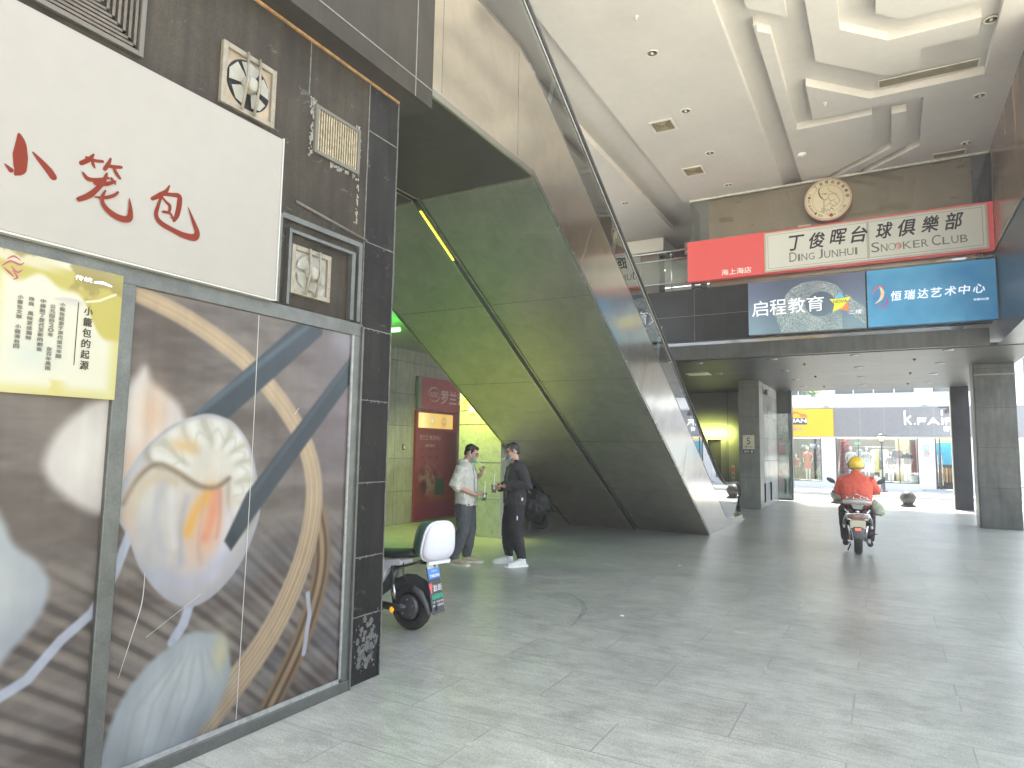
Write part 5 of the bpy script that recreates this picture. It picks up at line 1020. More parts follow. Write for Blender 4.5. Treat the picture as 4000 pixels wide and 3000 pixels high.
MB().lathe([(.12,.355),(.20,.46),(.12,.56),(.20,.66),(.12,.76)],(1.02,31.4,0),2,6).thing('paper_stand','white faceted paper column in the right corner of the window','display stand',SKIN)
# street lamp
sl=T('street_lamp','slim dark street lamp with a tapered glass head in front of the wide window','street lamp',(-.1,28.6,.08))
IRON=M('lamp_iron',(.06,.065,.075),.4,.5)
MB().lathe([(.16,.08),(.16,.11),(.08,.115),(.075,.50),(.05,.56),(.028,.70),(.026,1.9),(.05,1.93),(.06,1.96)],(-.1,28.6,0),2,14).obj('post',IRON,sl); MB().lathe([(.06,1.962),(.17,2.17)],(-.1,28.6,0),2,4).obj('lantern_glass',M('lantern_amber',(.50,.46,.32),.3),sl)
MB().lathe([(.185,2.172),(.19,2.20),(.04,2.26)],(-.1,28.6,0),2,4).obj('cap',IRON,sl)
# stone balls
BALL=granite('ball_granite',(.045,.045,.045),(.075,.075,.075),.2,.3)
def stoneball(x,y,label):
    t=T('bollard',label,'bollard',(x,y,0),'polished stone ball bollards'); MB().lathe([(.20,0),(.205,.03),(.16,.06),(.15,.075)],(x,y,0),2,24).obj('base',BALL,t); MB().ball((x,y,.245),.205,28,18).obj('ball',BALL,t)
stoneball(.53,22.25,'polished stone ball bollard standing clear in the middle of the opening'); stoneball(-1.27,22.25,'polished stone ball bollard half hidden behind the rider')
# exit number sign
x5=T('exit_number_sign','cream exit sign with a large 5 on the granite column','sign',(-3.15,18.47,1.44))
MB().box(-3.30,-3.005,18.475,18.498,1.55,1.92).obj('plate',M('plate_cream',(.60,.54,.38),.4),x5,bevel=.004)
MB().box(-3.29,-3.015,18.478,18.498,1.44,1.535).obj('lower_plate',M('plate_black',(.025,.025,.025),.4),x5)
f5=FY(0,18.475,0); DK=M('sign_ink',(.04,.04,.035),.5)
text('5',(-3.20,-3.11,1.675,1.855),f5,DK,'number',x5,bold=.0,off=.002); text('出入口',(-3.245,-3.06,1.59,1.645),f5,DK,'characters',x5,bold=.01,off=.002); text('娱乐 餐',(-3.27,-3.035,1.46,1.515),FY(0,18.478,0),WH,'plate_text',x5,bold=.01,off=.002)
# cctv, fire call
cc=T('security_camera','small dark security camera on the marble wall near the ceiling','camera',(-2.8,19.6,3.0)); MB().box(-2.89,-2.80,19.55,19.60,3.18,3.22).obj('bracket',DF,cc); MB().box(-2.86,-2.78,19.35,19.68,3.07,3.17).obj('housing',DF,cc,bevel=.01); MB().tube([(-2.88,19.2,3.34),(-2.885,19.25,3.2),(-2.88,19.5,3.12)],.005,4).obj('cable',DF,cc)
fx=T('fire_notice','small white notice with a red symbol on the lift wall','notice',(-4.22,21.99,.63)); MB().box(-4.275,-4.18,21.985,21.998,.62,1.05).obj('sheet',M('notice_white',(.7,.7,.65),.5),fx); MB().box(-4.262,-4.193,21.98,21.985,.84,.98).obj('red_symbol',M('notice_red',(.55,.04,.04),.5,emit=.05),fx); MB().box(-4.255,-4.20,21.981,21.985,.68,.78).obj('grey_symbol',M('notice_grey',(.3,.3,.3),.5),fx)
# lift lobby green tube
lamp_tube('neon_tube','lime neon tube over the lift doorway',(-5.3,21.3,2.15),(-4.6,21.3,2.15),.015,(.92,1,.30),.3,4.0,(1.2,.3),(math.radians(75),0,0))
# display case at the corner
dc=T('display_case','black framed glass poster case at the left side of the street opening','display case',(-2.7,22,0))
MB().box(-2.92,-2.47,22.0,22.28,2.75,3.384).obj('top_panel',M('case_stone',(.06,.06,.055),.5),dc)
m_=MB(); m_.box(-2.92,-2.89,21.97,22.28,.03,2.75).box(-2.50,-2.468,21.97,22.28,.03,3.384).box(-2.89,-2.50,21.97,22.28,.03,.08).box(-2.89,-2.50,21.97,22.28,2.68,2.75); m_.obj('frame',DF,dc)
def casep(A,B):
    c=np.zeros(A.shape+(3,))+np.array((.55,.60,.54)); n=fbm(A*3,B,3,8); c=lay(c,(.72,.76,.70),sm(n,.45,.65)); c=lay(c,(.40,.46,.38),sm(1-n,.5,.7)*.6)
    c=lay(c,(.88,.22,.26),((A>-2.86)&(A<-2.67)&(B>1.40)&(B<1.84))*1.0); c=lay(c,(.20,.22,.22),((A>-2.85)&(A<-2.74)&(B>1.88)&(B<2.02))*.8)
    fl=np.exp(-(((A+2.78)/.07)**2+((B-.62)/.36)**2)); c=lay(c,(.78,.42,.34),np.clip(fl*1.5,0,1)*sm(fbm(A,B,9,3),.3,.6)); c=lay(c,(.86,.84,.76),sm(-B,-.30,-.20)*.9); c=lay(c,(.75,.25,.25),((A<-2.79)&(A>-2.86)&(B>.84)&(B<.95))*.8); return c
paint('poster_print',FY(0,22.05,0),-2.89,-2.50,.08,2.68,70,260,casep,colattr('case_print',.4),dc)
MB().box(-2.89,-2.50,21.985,21.99,.08,2.68).obj('glass_front',glass('case_glass',(.88,.93,.91),.04),dc)
f6=FY(0,22.045,0); text('醇酒',(-2.82,-2.60,2.13,2.31),f6,WH,'characters',dc,bold=.01,off=.004); text('8.80',(-2.84,-2.69,1.70,1.79),f6,WH,'price',dc,bold=.02,off=.004); text('烟酒',(-2.83,-2.76,1.91,1.98),f6,WH,'small_characters',dc,off=.004)
# ================================================ RECESS: RED POSTER WALL, LIGHT BOX
f7=FX(-8.045,0,0)
rp=T('education_poster','tall dark red poster with washed out figures at the back of the recess','poster',(-8.0,11.1,.03))
def redp(A,B):
    c=np.zeros(A.shape+(3,))+np.array((.60,.25,.29)); c=lay(c,(.44,.16,.16),sm(A,11.25,11.6)*.8); c=lay(c,(.52,.26,.20),sm(-B,-.95,-.5)*.55); c=lay(c,(.50,.16,.34),sm(-B,-.42,-.30)*.8)
    n=fbm(A,B,7,3); g=np.exp(-(((A-10.85)/.30)**2+((B-.80)/.26)**2)); c=lay(c,(.60,.56,.52),np.clip(g*1.6,0,1)*sm(n,.48,.58)*.8); c=lay(c,(.20,.16,.18),np.clip(g*1.6,0,1)*sm(1-n,.52,.62)*.7)
    c=lay(c,(.08,.30,.24),((A>11.1)&(A<11.4)&(B>.50)&(B<.82))*.8)
    for z in (1.42,1.25):
        for y in (10.65,10.9,11.15): c=lay(c,(.35,.12,.16),np.exp(-(((A-y)/.05)**2+((B-z)/.025)**2))*.6)
    return c
MB().box(-8.05,-8.0,10.42,11.86,.03,1.80).obj('board',M('poster_red_edge',(.30,.05,.06),.5),rp)
paint('print',FX(-7.998,0,0),10.44,11.80,.05,1.78,130,150,redp,colattr('redposter',.35),rp)
f8=FX(-7.997,0,0); PK=M('ink_pink',(.62,.42,.42),.6); text('罗兰艺 教育中心',(10.55,11.25,1.60,1.70),f8,PK,'heading',rp,off=.002); text('全新课程',(10.72,11.05,1.46,1.52),f8,PK,'subheading',rp,off=.002)
rs=T('school_sign','crimson sign with an oval letter logo above the lightbox in the recess','sign',(-8.0,11.3,2.2))
MB().box(-8.05,-7.99,10.56,12.9,2.22,2.86).obj('board',M('board_crimson',(.42,.10,.125),.4),rs); MB().box(-8.05,-7.98,10.43,10.555,2.22,2.86).obj('side_post',M('side_post_grey',(.25,.25,.23),.5),rs)
f9=FX(-7.99,0,0); PW=M('ink_pinkwhite',(.66,.46,.47),.6); m_=MB(); 
m_.ribbon([(10.98+.20*math.cos(t),2.53+.14*math.sin(t)) for t in np.linspace(.6,3.6,16)],[.004+.014*math.sin(math.pi*i/15) for i in range(16)],f9,.003); m_.ribbon([(10.98+.20*math.cos(t),2.53+.14*math.sin(t)) for t in np.linspace(3.9,6.5,16)],[.003+.009*math.sin(math.pi*i/15) for i in range(16)],f9,.003); m_.obj('oval',PW,rs,recalc=False)
text('RDEC',(10.83,11.13,2.48,2.58),f9,PW,'logo_letters',rs,shear=.3,bold=.02,off=.003); text('罗兰艺术',(11.22,12.4,2.36,2.64),f9,PW,'characters',rs,bold=.03,off=.003)
lb=T('lightbox','dim gold lightbox with two small cartoon children under the crimson sign','light box',(-8,11.1,1.8))
MB().box(-8.05,-7.985,10.42,11.86,1.80,2.19).obj('case',M('case_red',(.36,.07,.06),.45),lb)
def gold(A,B):
    c=np.zeros(A.shape+(3,))+np.array((.80,.66,.36)); c=lay(c,(.95,.86,.62),sm(1-A,-9.7,-9.2)*.0+np.exp(-((A-10.6)/.2)**2)*.7); n=vnoise(A,B,6,4)
    for y,col in ((10.93,(.62,.62,.58)),(11.33,(.45,.30,.24))):
        c=lay(c,col,np.exp(-(((A-y)/.07)**2+((B-1.98)/.09)**2))*.8*(.6+.6*n)); c=lay(c,(.92,.84,.70),np.exp(-(((A-y)/.035)**2+((B-1.99)/.035)**2))*.7)
    return c*.9
paint('lit_face',FX(-7.983,0,0),10.47,11.66,1.84,2.14,90,36,gold,colattr('gold_print',.4,.4,.25),lb)
ws=T('wall_switch','small switch plate on the recess wall left of the red poster','switch',(-8.03,10.1,1.45)); MB().box(-8.05,-8.03,10.07,10.14,1.40,1.50).obj('plate',M('plate_black',(.025,.025,.025),.4),ws); MB().box(-8.03,-8.022,10.09,10.105,1.42,1.48).box(-8.03,-8.022,10.115,10.13,1.42,1.48).obj('rockers',WH,ws)
ls=T('led_sign','yellow and pink led character sign on the speckled pillar','led sign',(-6.05,9.42,2.05)); YG=M('led_yellow',(.9,.95,.05),.4,emit=.7,var=0)
f10=FY(0,9.44,0); text('佳',(-6.32,-6.16,2.10,2.33),f10,YG,'character',ls,bold=.0,off=.004); text('音',(-6.13,-6.0,2.05,2.22),f10,M('led_pink',(.95,.3,.5),.4,emit=.5,var=0),'character',ls,off=.004); text('乐',(-6.12,-6.02,2.03,2.12),f10,YG,'character',ls,off=.004)
# litter and scuffs on the floor
m_=MB(); m_.ribbon([(-2.86,6.30),(-2.62,6.08),(-2.45,5.78),(-2.36,5.45),(-2.30,5.15)],[.004,.018,.028,.016,.004],((0,0,0),(1,0,0),(0,1,0),(0,0,1)),.0035); o=m_.obj('tyre_mark',M('tyre_mark',(.275,.278,.24),.4,var=.4,scale=12),None,recalc=False); o['kind']='structure'
for x,y,l_ in ((-2.08,5.72,'tiny white scrap of paper near the dark tyre mark'),(-2.35,8.6,'tiny pale scrap on the floor before the escalator')): MB().prism([(x,y),(x+.03,y+.01),(x+.02,y+.03),(x-.01,y+.02)],2,.001,.006).thing('paper_scrap',l_,'litter',WH)
# ================================================ PEOPLE
def solid(mb,name,mat,parent,voxel=.007,smooth=3,disp=0,dscale=.05,reduce=None):
    """union of overlapping lofts grown into one continuous skin"""
    me=mb.mesh('tmp'); o=bpy.data.objects.new('tmp',me); COL.objects.link(o)
    r=o.modifiers.new('r','REMESH'); r.mode='VOXEL'; r.voxel_size=voxel
    s=o.modifiers.new('s','SMOOTH'); s.iterations=smooth; s.factor=.5
    if disp:
        tx=bpy.data.textures.new('fold','CLOUDS'); tx.noise_scale=dscale; tx.noise_depth=2
        d=o.modifiers.new('d','DISPLACE'); d.texture=tx; d.strength=disp; d.mid_level=.5; d.texture_coords='LOCAL'
    dg=bpy.context.evaluated_depsgraph_get(); dg.update(); m2=bpy.data.meshes.new_from_object(o.evaluated_get(dg)); bpy.data.objects.remove(o); bpy.data.meshes.remove(me)
    m2.polygons.foreach_set('use_smooth',[True]*len(m2.polygons)); m2.name=name; m2.materials.clear(); m2.materials.append(mat)
    ob=bpy.data.objects.new(name,m2); COL.objects.link(ob); ob.parent=parent; ORG[ob]=Vector((0,0,0)); return ob
def V3(*a): return Vector(a)
def hand(m,w,d,side,up,curl=.5,s=1.0,grip=0):
    """palm and five bent fingers: w wrist, d direction the hand points, side towards the thumb, up = back of the hand"""
    d=d.normalized(); side=(side-d*side.dot(d)).normalized(); pal=-d.cross(side); pal=pal if pal.dot(up)<0 else -pal    # pal points to the palm side
    P=w+d*.05*s
    m.tube([w-d*.01,w+d*.02*s,w+d*.06*s,w+d*.085*s],[(.020*s,.015*s),(.026*s,.014*s),(.034*s,.014*s),(.032*s,.012*s)],10)
    for k,(o,L,dl) in enumerate(((.024,.062,.0),(.008,.070,.05),(-.008,.066,.09),(-.023,.052,.14))):
        b=w+d*.08*s+side*o*s; c=curl+dl; a=d; pts=[b]; 
        for q,f in enumerate((.42,.32,.26)):
            ang=c*(q+1)*.75; v=(d*math.cos(ang)+pal*math.sin(ang)); pts.append(pts[-1]+v*L*f*s)
        m.tube(pts,[.0090*s,.0085*s,.0078*s,.0066*s],7)
    b=w+d*.03*s+side*.022*s; m.tube([b,b+(d*.5+side*.7+pal*.4)*.032*s,b+(d*.95+side*.75+pal*.75)*.050*s,b+(d*1.3+side*.5+pal*1.1)*.055*s],[.0115*s,.010*s,.0088*s,.007*s],7)
def head(m,c,rot,s=1.0):
    """skull, face, nose, chin, ears; local +Y is the face"""
    q=lambda x,y,z:c+rot@Vector((x*s,y*s,z*s))
    m.ball(c+rot@V3(0,-.012*s,.022*s),(.066*s,.083*s,.080*s),18,12,rot); m.ball(q(0,.020,-.018),(.054*s,.062*s,.078*s),16,12,rot); m.ball(q(0,.045,-.070),(.030*s,.028*s,.024*s),10,8,rot)
    m.tube([q(0,.078,.012),q(0,.094,-.012),q(0,.090,-.022)],[.008*s,.013*s,.011*s],8); m.ball(q(0,.076,-.045),(.022*s,.010*s,.010*s),10,6,rot); m.ball(q(0,.072,.026),(.045*s,.014*s,.010*s),10,6,rot)
    for sg_ in (-1,1): m.ball(q(sg_*.066,-.008,-.004),(.010*s,.018*s,.030*s),8,8,rot); m.ball(q(sg_*.035,.055,-.018),(.020*s,.018*s,.022*s),8,6,rot)
SK=M('skin',(.50,.29,.20),.5,var=.05,scale=14); HAIRM=M('hair_black',(.014,.012,.011),.5,var=.3,scale=40,stretch=(1,1,3)); EYE=M('eye_dark',(.01,.01,.01),.2); LIP=M('lip',(.36,.15,.12),.5)
def face_bits(t,c,rot,s,brow=True):
    q=lambda x,y,z:c+rot@Vector((x*s,y*s,z*s)); m=MB()
    for sg_ in (-1,1): m.ball(q(sg_*.026,.073,.008),(.010*s,.006*s,.006*s),8,6,rot)
    m.obj('eyes',EYE,t); m=MB()
    for sg_ in (-1,1): m.tube([q(sg_*.012,.084,.026),q(sg_*.028,.084,.030),q(sg_*.043,.072,.025)],.0035*s,5)
    m.obj('eyebrows',HAIRM,t); m=MB(); m.tube([q(-.019,.083,-.046),q(0,.089,-.045),q(.019,.083,-.046)],.0035*s,5); m.obj('lips',LIP,t)
def hair(t,c,rot,s,top=.012,back=-.03):
    m=MB(); q=lambda x,y,z:c+rot@Vector((x*s,y*s,z*s)); m.ball(q(0,-.026,.036),(.070*s,.080*s,.074*s),18,12,rot); m.ball(q(0,.026,.076),(.050*s,.044*s,.028*s),14,8,rot); m.ball(q(0,-.060,-.012),(.054*s,.036*s,.056*s),12,8,rot); m.ball(q(.0,.052,.078),(.040*s,.020*s,.018*s),10,6,rot)
    for sg_ in (-1,1): m.tube([q(sg_*.060,.030,.055),q(sg_*.066,.012,.015),q(sg_*.066,.010,-.012)],[(.010*s,.018*s),(.007*s,.014*s),(.004*s,.008*s)],8)
    o=solid(m,'hair',HAIRM,t,.006,1,.006,.012); return o
def shoe(m,ank,toe,s=1.0,high=False):
    d=(toe-ank); d.z=0; d.normalize(); a=V3(ank.x,ank.y,0)
    m.tube([a-d*.045*s+V3(0,0,.03),a-d*.01+V3(0,0,.045),a+d*.06*s+V3(0,0,.042),a+d*.125*s+V3(0,0,.032),a+d*.175*s+V3(0,0,.026)],[(.034*s,.030),(.040*s,.044),(.043*s,.040),(.046*s,.030),(.034*s,.022)],14)
    m.tube([ank+V3(0,0,.02 if high else -.01),a+V3(0,0,.04)],[(.042*s,.046*s),(.044*s,.05*s)],12)
def sole(m,ank,toe,s=1.0):
    d=(toe-ank); d.z=0; d.normalize(); n=V3(-d.y,d.x,0); a=V3(ank.x,ank.y,0)
    pts=[(-.078,.0),(-.07,.030),(-.02,.040),(.06,.044),(.12,.050),(.175,.040),(.205,.0),(.175,-.040),(.12,-.050),(.06,-.044),(-.02,-.040),(-.07,-.030)]
    P=[a+d*x*s+n*y*s for x,y in pts]; m.prism([(p.x,p.y) for p in P],2,0,.024)
def rotx(a): return Matrix.Rotation(a,3,'X')
def rotz(a): return Matrix.Rotation(a,3,'Z')
def smoker(label,loc,rz,cfg):
    t=T('person',label,'person',loc,rz=rz,local=True); k=cfg
    hips=V3(0,0,.80); ch=V3(0,.0,1.10); nk=V3(0,.005,1.265)
    hc=k['head']; hrot=rotz(k.get('hturn',0))@rotx(-k['tilt'])
    sh=[V3(-.165,-.01,1.215),V3(.165,-.01,1.215)]
    # body: one continuous skin
    b=MB(); b.tube([hips+V3(0,0,-.06),hips,V3(0,0,.92),ch,V3(0,0,1.20),nk],[(.10,.07),(.11,.07),(.10,.07),(.125,.08),(.11,.065),(.05,.05)],16)
    b.tube([V3(0,-.015,1.22),V3(0,.0,1.27),hc+hrot@V3(0,-.02,-.05)],[.058,.050,.048],12); head(b,hc,hrot,k.get('hs',1))
    for i,sg_ in enumerate((-1,1)):
        e,w_=k['elbow'][i],k['wrist'][i]; b.tube([sh[i],sh[i]*.5+e*.5,e,e*.5+w_*.5,w_],[.048,.042,.036,.034,.024],10)
        hd=k['hdir'][i]; hand(b,w_,hd,k['thumb'][i],k['hup'][i],k['curl'][i],.95)
        hp=V3(sg_*.085,0,.80); kn,an=k['knee'][i],k['ankle'][i]; b.tube([hp,hp*.5+kn*.5,kn,kn*.5+an*.5,an],[.085,.075,.055,.052,.036],12); b.tube([an,V3(an.x,an.y,.03)],[.034,.03],8)
    solid(b,'body',SK,t,.0065,2)
    face_bits(t,hc,hrot,k.get('hs',1)); hair(t,hc,hrot,k.get('hs',1))
    # trousers
    m=MB(); m.tube([V3(0,0,.90),V3(0,0,.82),V3(0,0,.72)],[(.145,.10),(.16,.115),(.15,.105)],16)
    for i,sg_ in enumerate((-1,1)):
        kn,an=k['knee'][i],k['ankle'][i]; hp=V3(sg_*.08,0,.76); m.tube([hp,hp*.55+kn*.45,kn,kn*.45+an*.55,an+V3(0,0,.045),an+V3(0,0,.0)],[.108,.098,.083,.078,k.get('cuff',.060),k.get('cuff',.060)-.004],14)
    solid(m,'trousers',k['trou'],t,.008,2,.020,.07)
    # jacket
    m=MB(); z0=k.get('hem',.73); m.tube([V3(0,0,z0),V3(0,0,z0+.05),V3(0,0,.94),V3(0,.0,1.10),V3(0,-.008,1.21),V3(0,-.005,1.27)],[(.185,.135),(.19,.14),(.178,.13),(.185,.125),(.15,.10),(.085,.075)],18)
    for i in (0,1):
        e,w_=k['elbow'][i],k['wrist'][i]; c_=k['sleeve'][i]; end=e*(1-c_)+w_*c_; m.tube([sh[i]+V3(0,0,.0),sh[i]*.5+e*.5,e,e*.5+end*.5,end],[.078,.074,.070,.062,.056],12)
    m.tube([V3(0,-.03,1.25),V3(0,-.035,1.31)],[(.085,.075),(.088,.078)],16,cap=True)
    solid(m,'jacket',k['jack'],t,.008,2,.026,.06)
    m=MB(); 
    for x in k['placket']: m.tube([V3(x,.128,z0+.01),V3(x,.132,.95),V3(x*.9,.122,1.10),V3(x*.75,.095,1.22)],[(.010,.006)]*4,6)
    m.obj('placket',k['trim'],t)
    # shirt seen in the open front
    m=MB(); m.tube([V3(k['sx'],.038,.80),V3(k['sx'],.045,1.0),V3(k['sx'],.035,1.14),V3(0,.022,1.24)],[(k['sw'],.104),(k['sw'],.097),(k['sw']*.9,.085),(.05,.05)],14); m.obj('shirt',k['shirt'],t)
    # shoes
    for i in (0,1): m=MB(); shoe(m,k['ankle'][i],k['toe'][i],k.get('ss',1.08),k.get('high',False)); o=solid(m,'shoe',k['shoe'],t,.006,2); m=MB(); sole(m,k['ankle'][i],k['toe'][i],k.get('ss',1.08)); m.obj('sole',k['solem'],o)
    # face mask pulled under the chin, glasses
    q=lambda x,y,z:hc+hrot@V3(x,y,z); m=MB(); m.tube([q(-.058,.035,-.060),q(-.03,.075,-.082),q(0,.088,-.088),q(.03,.075,-.082),q(.058,.035,-.060)],[(.026,.005)]*5,8); 
    m.obj('face_mask',M('mask_blue',(.16,.42,.55),.7),t); m=MB()
    for sg_ in (-1,1): m.tube([q(sg_*.058,.036,-.045),q(sg_*.070,.01,-.01),q(sg_*.070,-.012,.022)],.0028,5); m.tube([q(sg_*.058,.036,-.075),q(sg_*.066,.0,-.05),q(sg_*.071,-.014,.0)],.0028,5)
    m.obj('mask_loops',WH,t); m=MB()
    for sg_ in (-1,1):
        m.tube([q(sg_*.028+.020*math.cos(a),.088,.006+.015*math.sin(a)) for a in np.linspace(0,2*math.pi,13)],.0016,4); m.tube([q(sg_*.048,.086,.012),q(sg_*.070,.03,.012),q(sg_*.072,-.01,.008)],.0017,4)
    m.obj('glasses',M('glasses_frame',(.05,.04,.035),.3),t)
    return t,q
CREAM=M('jacket_cream',(.56,.55,.47),.85,var=.06,scale=10); TEE=M('tee_white',(.72,.72,.70),.85,var=.04); GTR=M('trousers_grey',(.075,.08,.082),.9,var=.15,scale=12)
cfg1=dict(head=V3(0,.062,1.392),tilt=.42,elbow=[V3(.245,-.10,.985),V3(-.25,.02,1.02)][::1],wrist=[V3(.13,.135,.875),V3(-.09,.185,1.135)],hdir=[V3(-.25,.9,.05),V3(.25,.35,.9)],thumb=[V3(-.3,.2,1),V3(.3,-.8,.3)],hup=[V3(1,0,.3),V3(-.6,.6,.2)],curl=[.62,.55],
  knee=[V3(-.095,.035,.43),V3(.10,.0,.43)],ankle=[V3(-.12,-.005,.075),V3(.115,-.10,.075)],toe=[V3(-.15,.2,0),V3(.15,.1,0)],trou=GTR,jack=CREAM,trim=M('jacket_trim',(.40,.39,.33),.7),hem=.735,sleeve=[.30,.22],placket=(-.075,.06),shirt=TEE,sx=-.01,sw=.075,shoe=M('shoe_tan',(.42,.36,.22),.7,var=.2,scale=25),solem=M('sole_cream',(.62,.60,.45),.6),cuff=.058)
# sides: index 0 is -x (left of the body), 1 is +x; swap so elbows match
cfg1['elbow']=[V3(-.235,.02,1.03),V3(.245,-.085,.985)]; cfg1['wrist']=[V3(-.075,.185,1.135),V3(.125,.150,.875)]; cfg1['hdir']=[V3(.22,.30,.9),V3(-.30,.9,.02)]; cfg1['thumb']=[V3(.5,-.8,.2),V3(-.4,.1,1)]; cfg1['hup']=[V3(-.5,.7,0),V3(1,.1,.2)]; cfg1['curl']=[.75,.62]; cfg1['sleeve']=[.25,.30]
p1,q1=smoker('man in cream jacket and grey trousers lowering his head to light a cigarette',(-4.665,7.15,0),math.radians(-72),cfg1)
BJ=M('jacket_black',(.024,.024,.025),.85,var=.2,scale=10); BT=M('trousers_black',(.012,.012,.013),.9,var=.2,scale=12)
cfg2=dict(head=V3(0,.045,1.420),tilt=.26,elbow=[V3(-.245,-.09,1.0),V3(.235,-.02,1.0)],wrist=[V3(-.075,.185,.985),V3(.06,.215,.945)],hdir=[V3(.35,.9,-.02),V3(-.35,.85,-.1)],thumb=[V3(.3,.1,1),V3(-.3,.1,1)],hup=[V3(-1,.2,.2),V3(1,.2,.1)],curl=[.62,.7],
  knee=[V3(-.105,.02,.43),V3(.115,.05,.43)],ankle=[V3(-.135,-.055,.09),V3(.14,.02,.09)],toe=[V3(-.16,.2,0),V3(.19,.2,0)],trou=BT,jack=BJ,trim=M('jacket_zip',(.10,.10,.10),.4),hem=.755,sleeve=[.86,.86],placket=(-.05,.06),shirt=M('shirt_olive',(.075,.085,.055),.9),sx=.0,sw=.06,shoe=M('shoe_white',(.72,.71,.66),.6,var=.05),solem=M('sole_white',(.78,.77,.72),.6),high=True,cuff=.056,ss=1.12)
p2,q2=smoker('man in black tracksuit and white high tops facing his friend with a cigarette',(-4.12,7.45,0),math.radians(138),cfg2)
m_=MB(); m_.ball((-.196,-.03,.83),(.006,.014,.022),8,6).obj('jacket_badge',M('badge_lime',(.7,.8,.45),.5),p2)
m_=MB(); m_.ball((-.19,.03,.60),(.005,.008,.030),8,6).obj('trouser_tag',WH,p2)
m_=MB(); m_.tube([(.165,-.085,.74),(.172,-.062,.60),(.160,-.055,.42)],[(.014,.01)]*3,6).obj('side_stripe',M('stripe_grey',(.28,.26,.26),.8),p2)
m_=MB(); m_.tube([(.19,.035,.93),(.197,.03,.80)],.004,5).obj('zip_pull',WH,p1)
def pw(p,v): return Matrix.Rotation(p.rotation_euler[2],3,'Z')@v+Vector(p.location)
def cigarette(label,a,b):
    t=T('cigarette',label,'cigarette',a); d=b-a; MB().tube([a,a+d*.75],.0048,8).obj('paper',WH,t); MB().tube([a+d*.75,b],.005,8).obj('tip',M('filter_tan',(.5,.35,.2),.7),t)
a=pw(p1,q1(0,.090,-.05)); b_=pw(p1,q1(.0,.165,-.075)); cigarette('cigarette between the lips of the man in the cream jacket',b_,a)
a=pw(p2,q2(0,.088,-.048)); b_=pw(p2,q2(.012,.165,-.070)); cigarette('cigarette between the lips of the man in black',b_,a)
CUPG=glass('cup_plastic',(.90,.93,.92),.12)
def cup(label,c,s=1):
    t=T('plastic_cup',label,'cup',c); x,y,z=c; MB().lathe([(.026,z),(.034,z+.10)],(x,y,0),2,18).obj('cup_wall',CUPG,t); MB().lathe([(.024,z+.003),(.028,z+.04)],(x,y,0),2,16).obj('drink',M('drink_pale',(.55,.50,.40),.2),t)
    MB().lathe([(.037,z+.10),(.037,z+.108),(.030,z+.112)],(x,y,0),2,18).obj('lid',M('lid_clear',(.7,.72,.72),.2,alpha=.7),t); MB().tube([(x,y,z+.03),(x+.012,y,z+.24)],.0045,6).obj('straw',WH,t)
cup('clear plastic cup with straw in the hand of the man in the cream jacket',tuple(pw(p1,V3(.065,.255,.80)))); cup('clear plastic cup with straw held in both hands of the man in black',tuple(pw(p2,V3(-.01,.285,.90))))
# ================================================ RIDER AND MOTOR SCOOTER (seen from behind)
RX,RY=-.39,11.25
rd=T('person','delivery rider in orange red jacket and yellow helmet seen from behind','person',(RX,RY,0),rz=math.radians(3),local=True)
b=MB(); hc=V3(.01,.10,1.295); b.tube([V3(0,-.02,.66),V3(0,-.02,.74),V3(0,.0,.86),V3(0,.03,1.0),V3(0,.05,1.11),V3(0,.07,1.17)],[(.15,.10),(.15,.10),(.125,.09),(.15,.09),(.13,.075),(.05,.05)],16); b.tube([V3(0,.06,1.13),hc+V3(0,-.02,-.05)],[.055,.048],10); head(b,hc,Matrix.Identity(3),.95)
SH=[V3(-.165,.04,1.085),V3(.165,.04,1.085)]; EL=[V3(-.232,.10,.91),V3(.238,.11,.93)]; WR=[V3(-.24,.34,.88),V3(.30,.36,.90)]
for i,sg_ in enumerate((-1,1)):
    b.tube([SH[i],EL[i],WR[i]],[.045,.036,.026],10); hand(b,WR[i],V3(sg_*.15,1,-.05),V3(-sg_,.1,.1),V3(0,0,1),.9,.95)
    b.tube([V3(sg_*.08,0,.68),V3(sg_*.17,.30,.62),V3(sg_*.17,.27,.36),V3(sg_*.16,.25,.20)],[.085,.06,.05,.036],10)
solid(b,'body',SK,rd,.007,2)
JR=M('jacket_orange_red',(.62,.105,.06),.75,var=.05,scale=8)
m=MB(); m.tube([V3(0,-.03,.70),V3(0,-.03,.78),V3(0,-.015,.90),V3(0,.02,1.02),V3(0,.045,1.11),V3(0,.065,1.165)],[(.175,.135),(.205,.14),(.215,.135),(.215,.125),(.175,.10),(.075,.065)],18)
for i in (0,1): m.tube([SH[i],SH[i]*.5+EL[i]*.5,EL[i],WR[i]*.85+EL[i]*.15],[.080,.082,.080,.050],12)
m.tube([V3(0,.06,1.15),V3(0,.07,1.20)],[.068,.060],12); solid(m,'jacket',JR,rd,.008,2,.022,.07)
m=MB(); m.tube([V3(0,-.01,.74),V3(0,.0,.66)],[(.165,.12),(.16,.12)],14)
for sg_ in (-1,1): m.tube([V3(sg_*.08,0,.68),V3(sg_*.13,.16,.66),V3(sg_*.175,.30,.63),V3(sg_*.18,.28,.42),V3(sg_*.165,.25,.16)],[.10,.095,.08,.07,.058],12)
solid(m,'trousers',M('trousers_dark_plum',(.035,.018,.025),.85,var=.2),rd,.008,2,.014,.06)
for sg_ in (-1,1): m=MB(); m.tube([V3(sg_*.165,.18,.115),V3(sg_*.165,.26,.12),V3(sg_*.17,.36,.10)],[(.04,.035),(.044,.045),(.035,.025)],12); m.obj('shoe',M('boot_black',(.02,.02,.02),.6),rd)
YH=M('helmet_yellow',(.80,.50,.02),.18,var=.02,coat=.6)
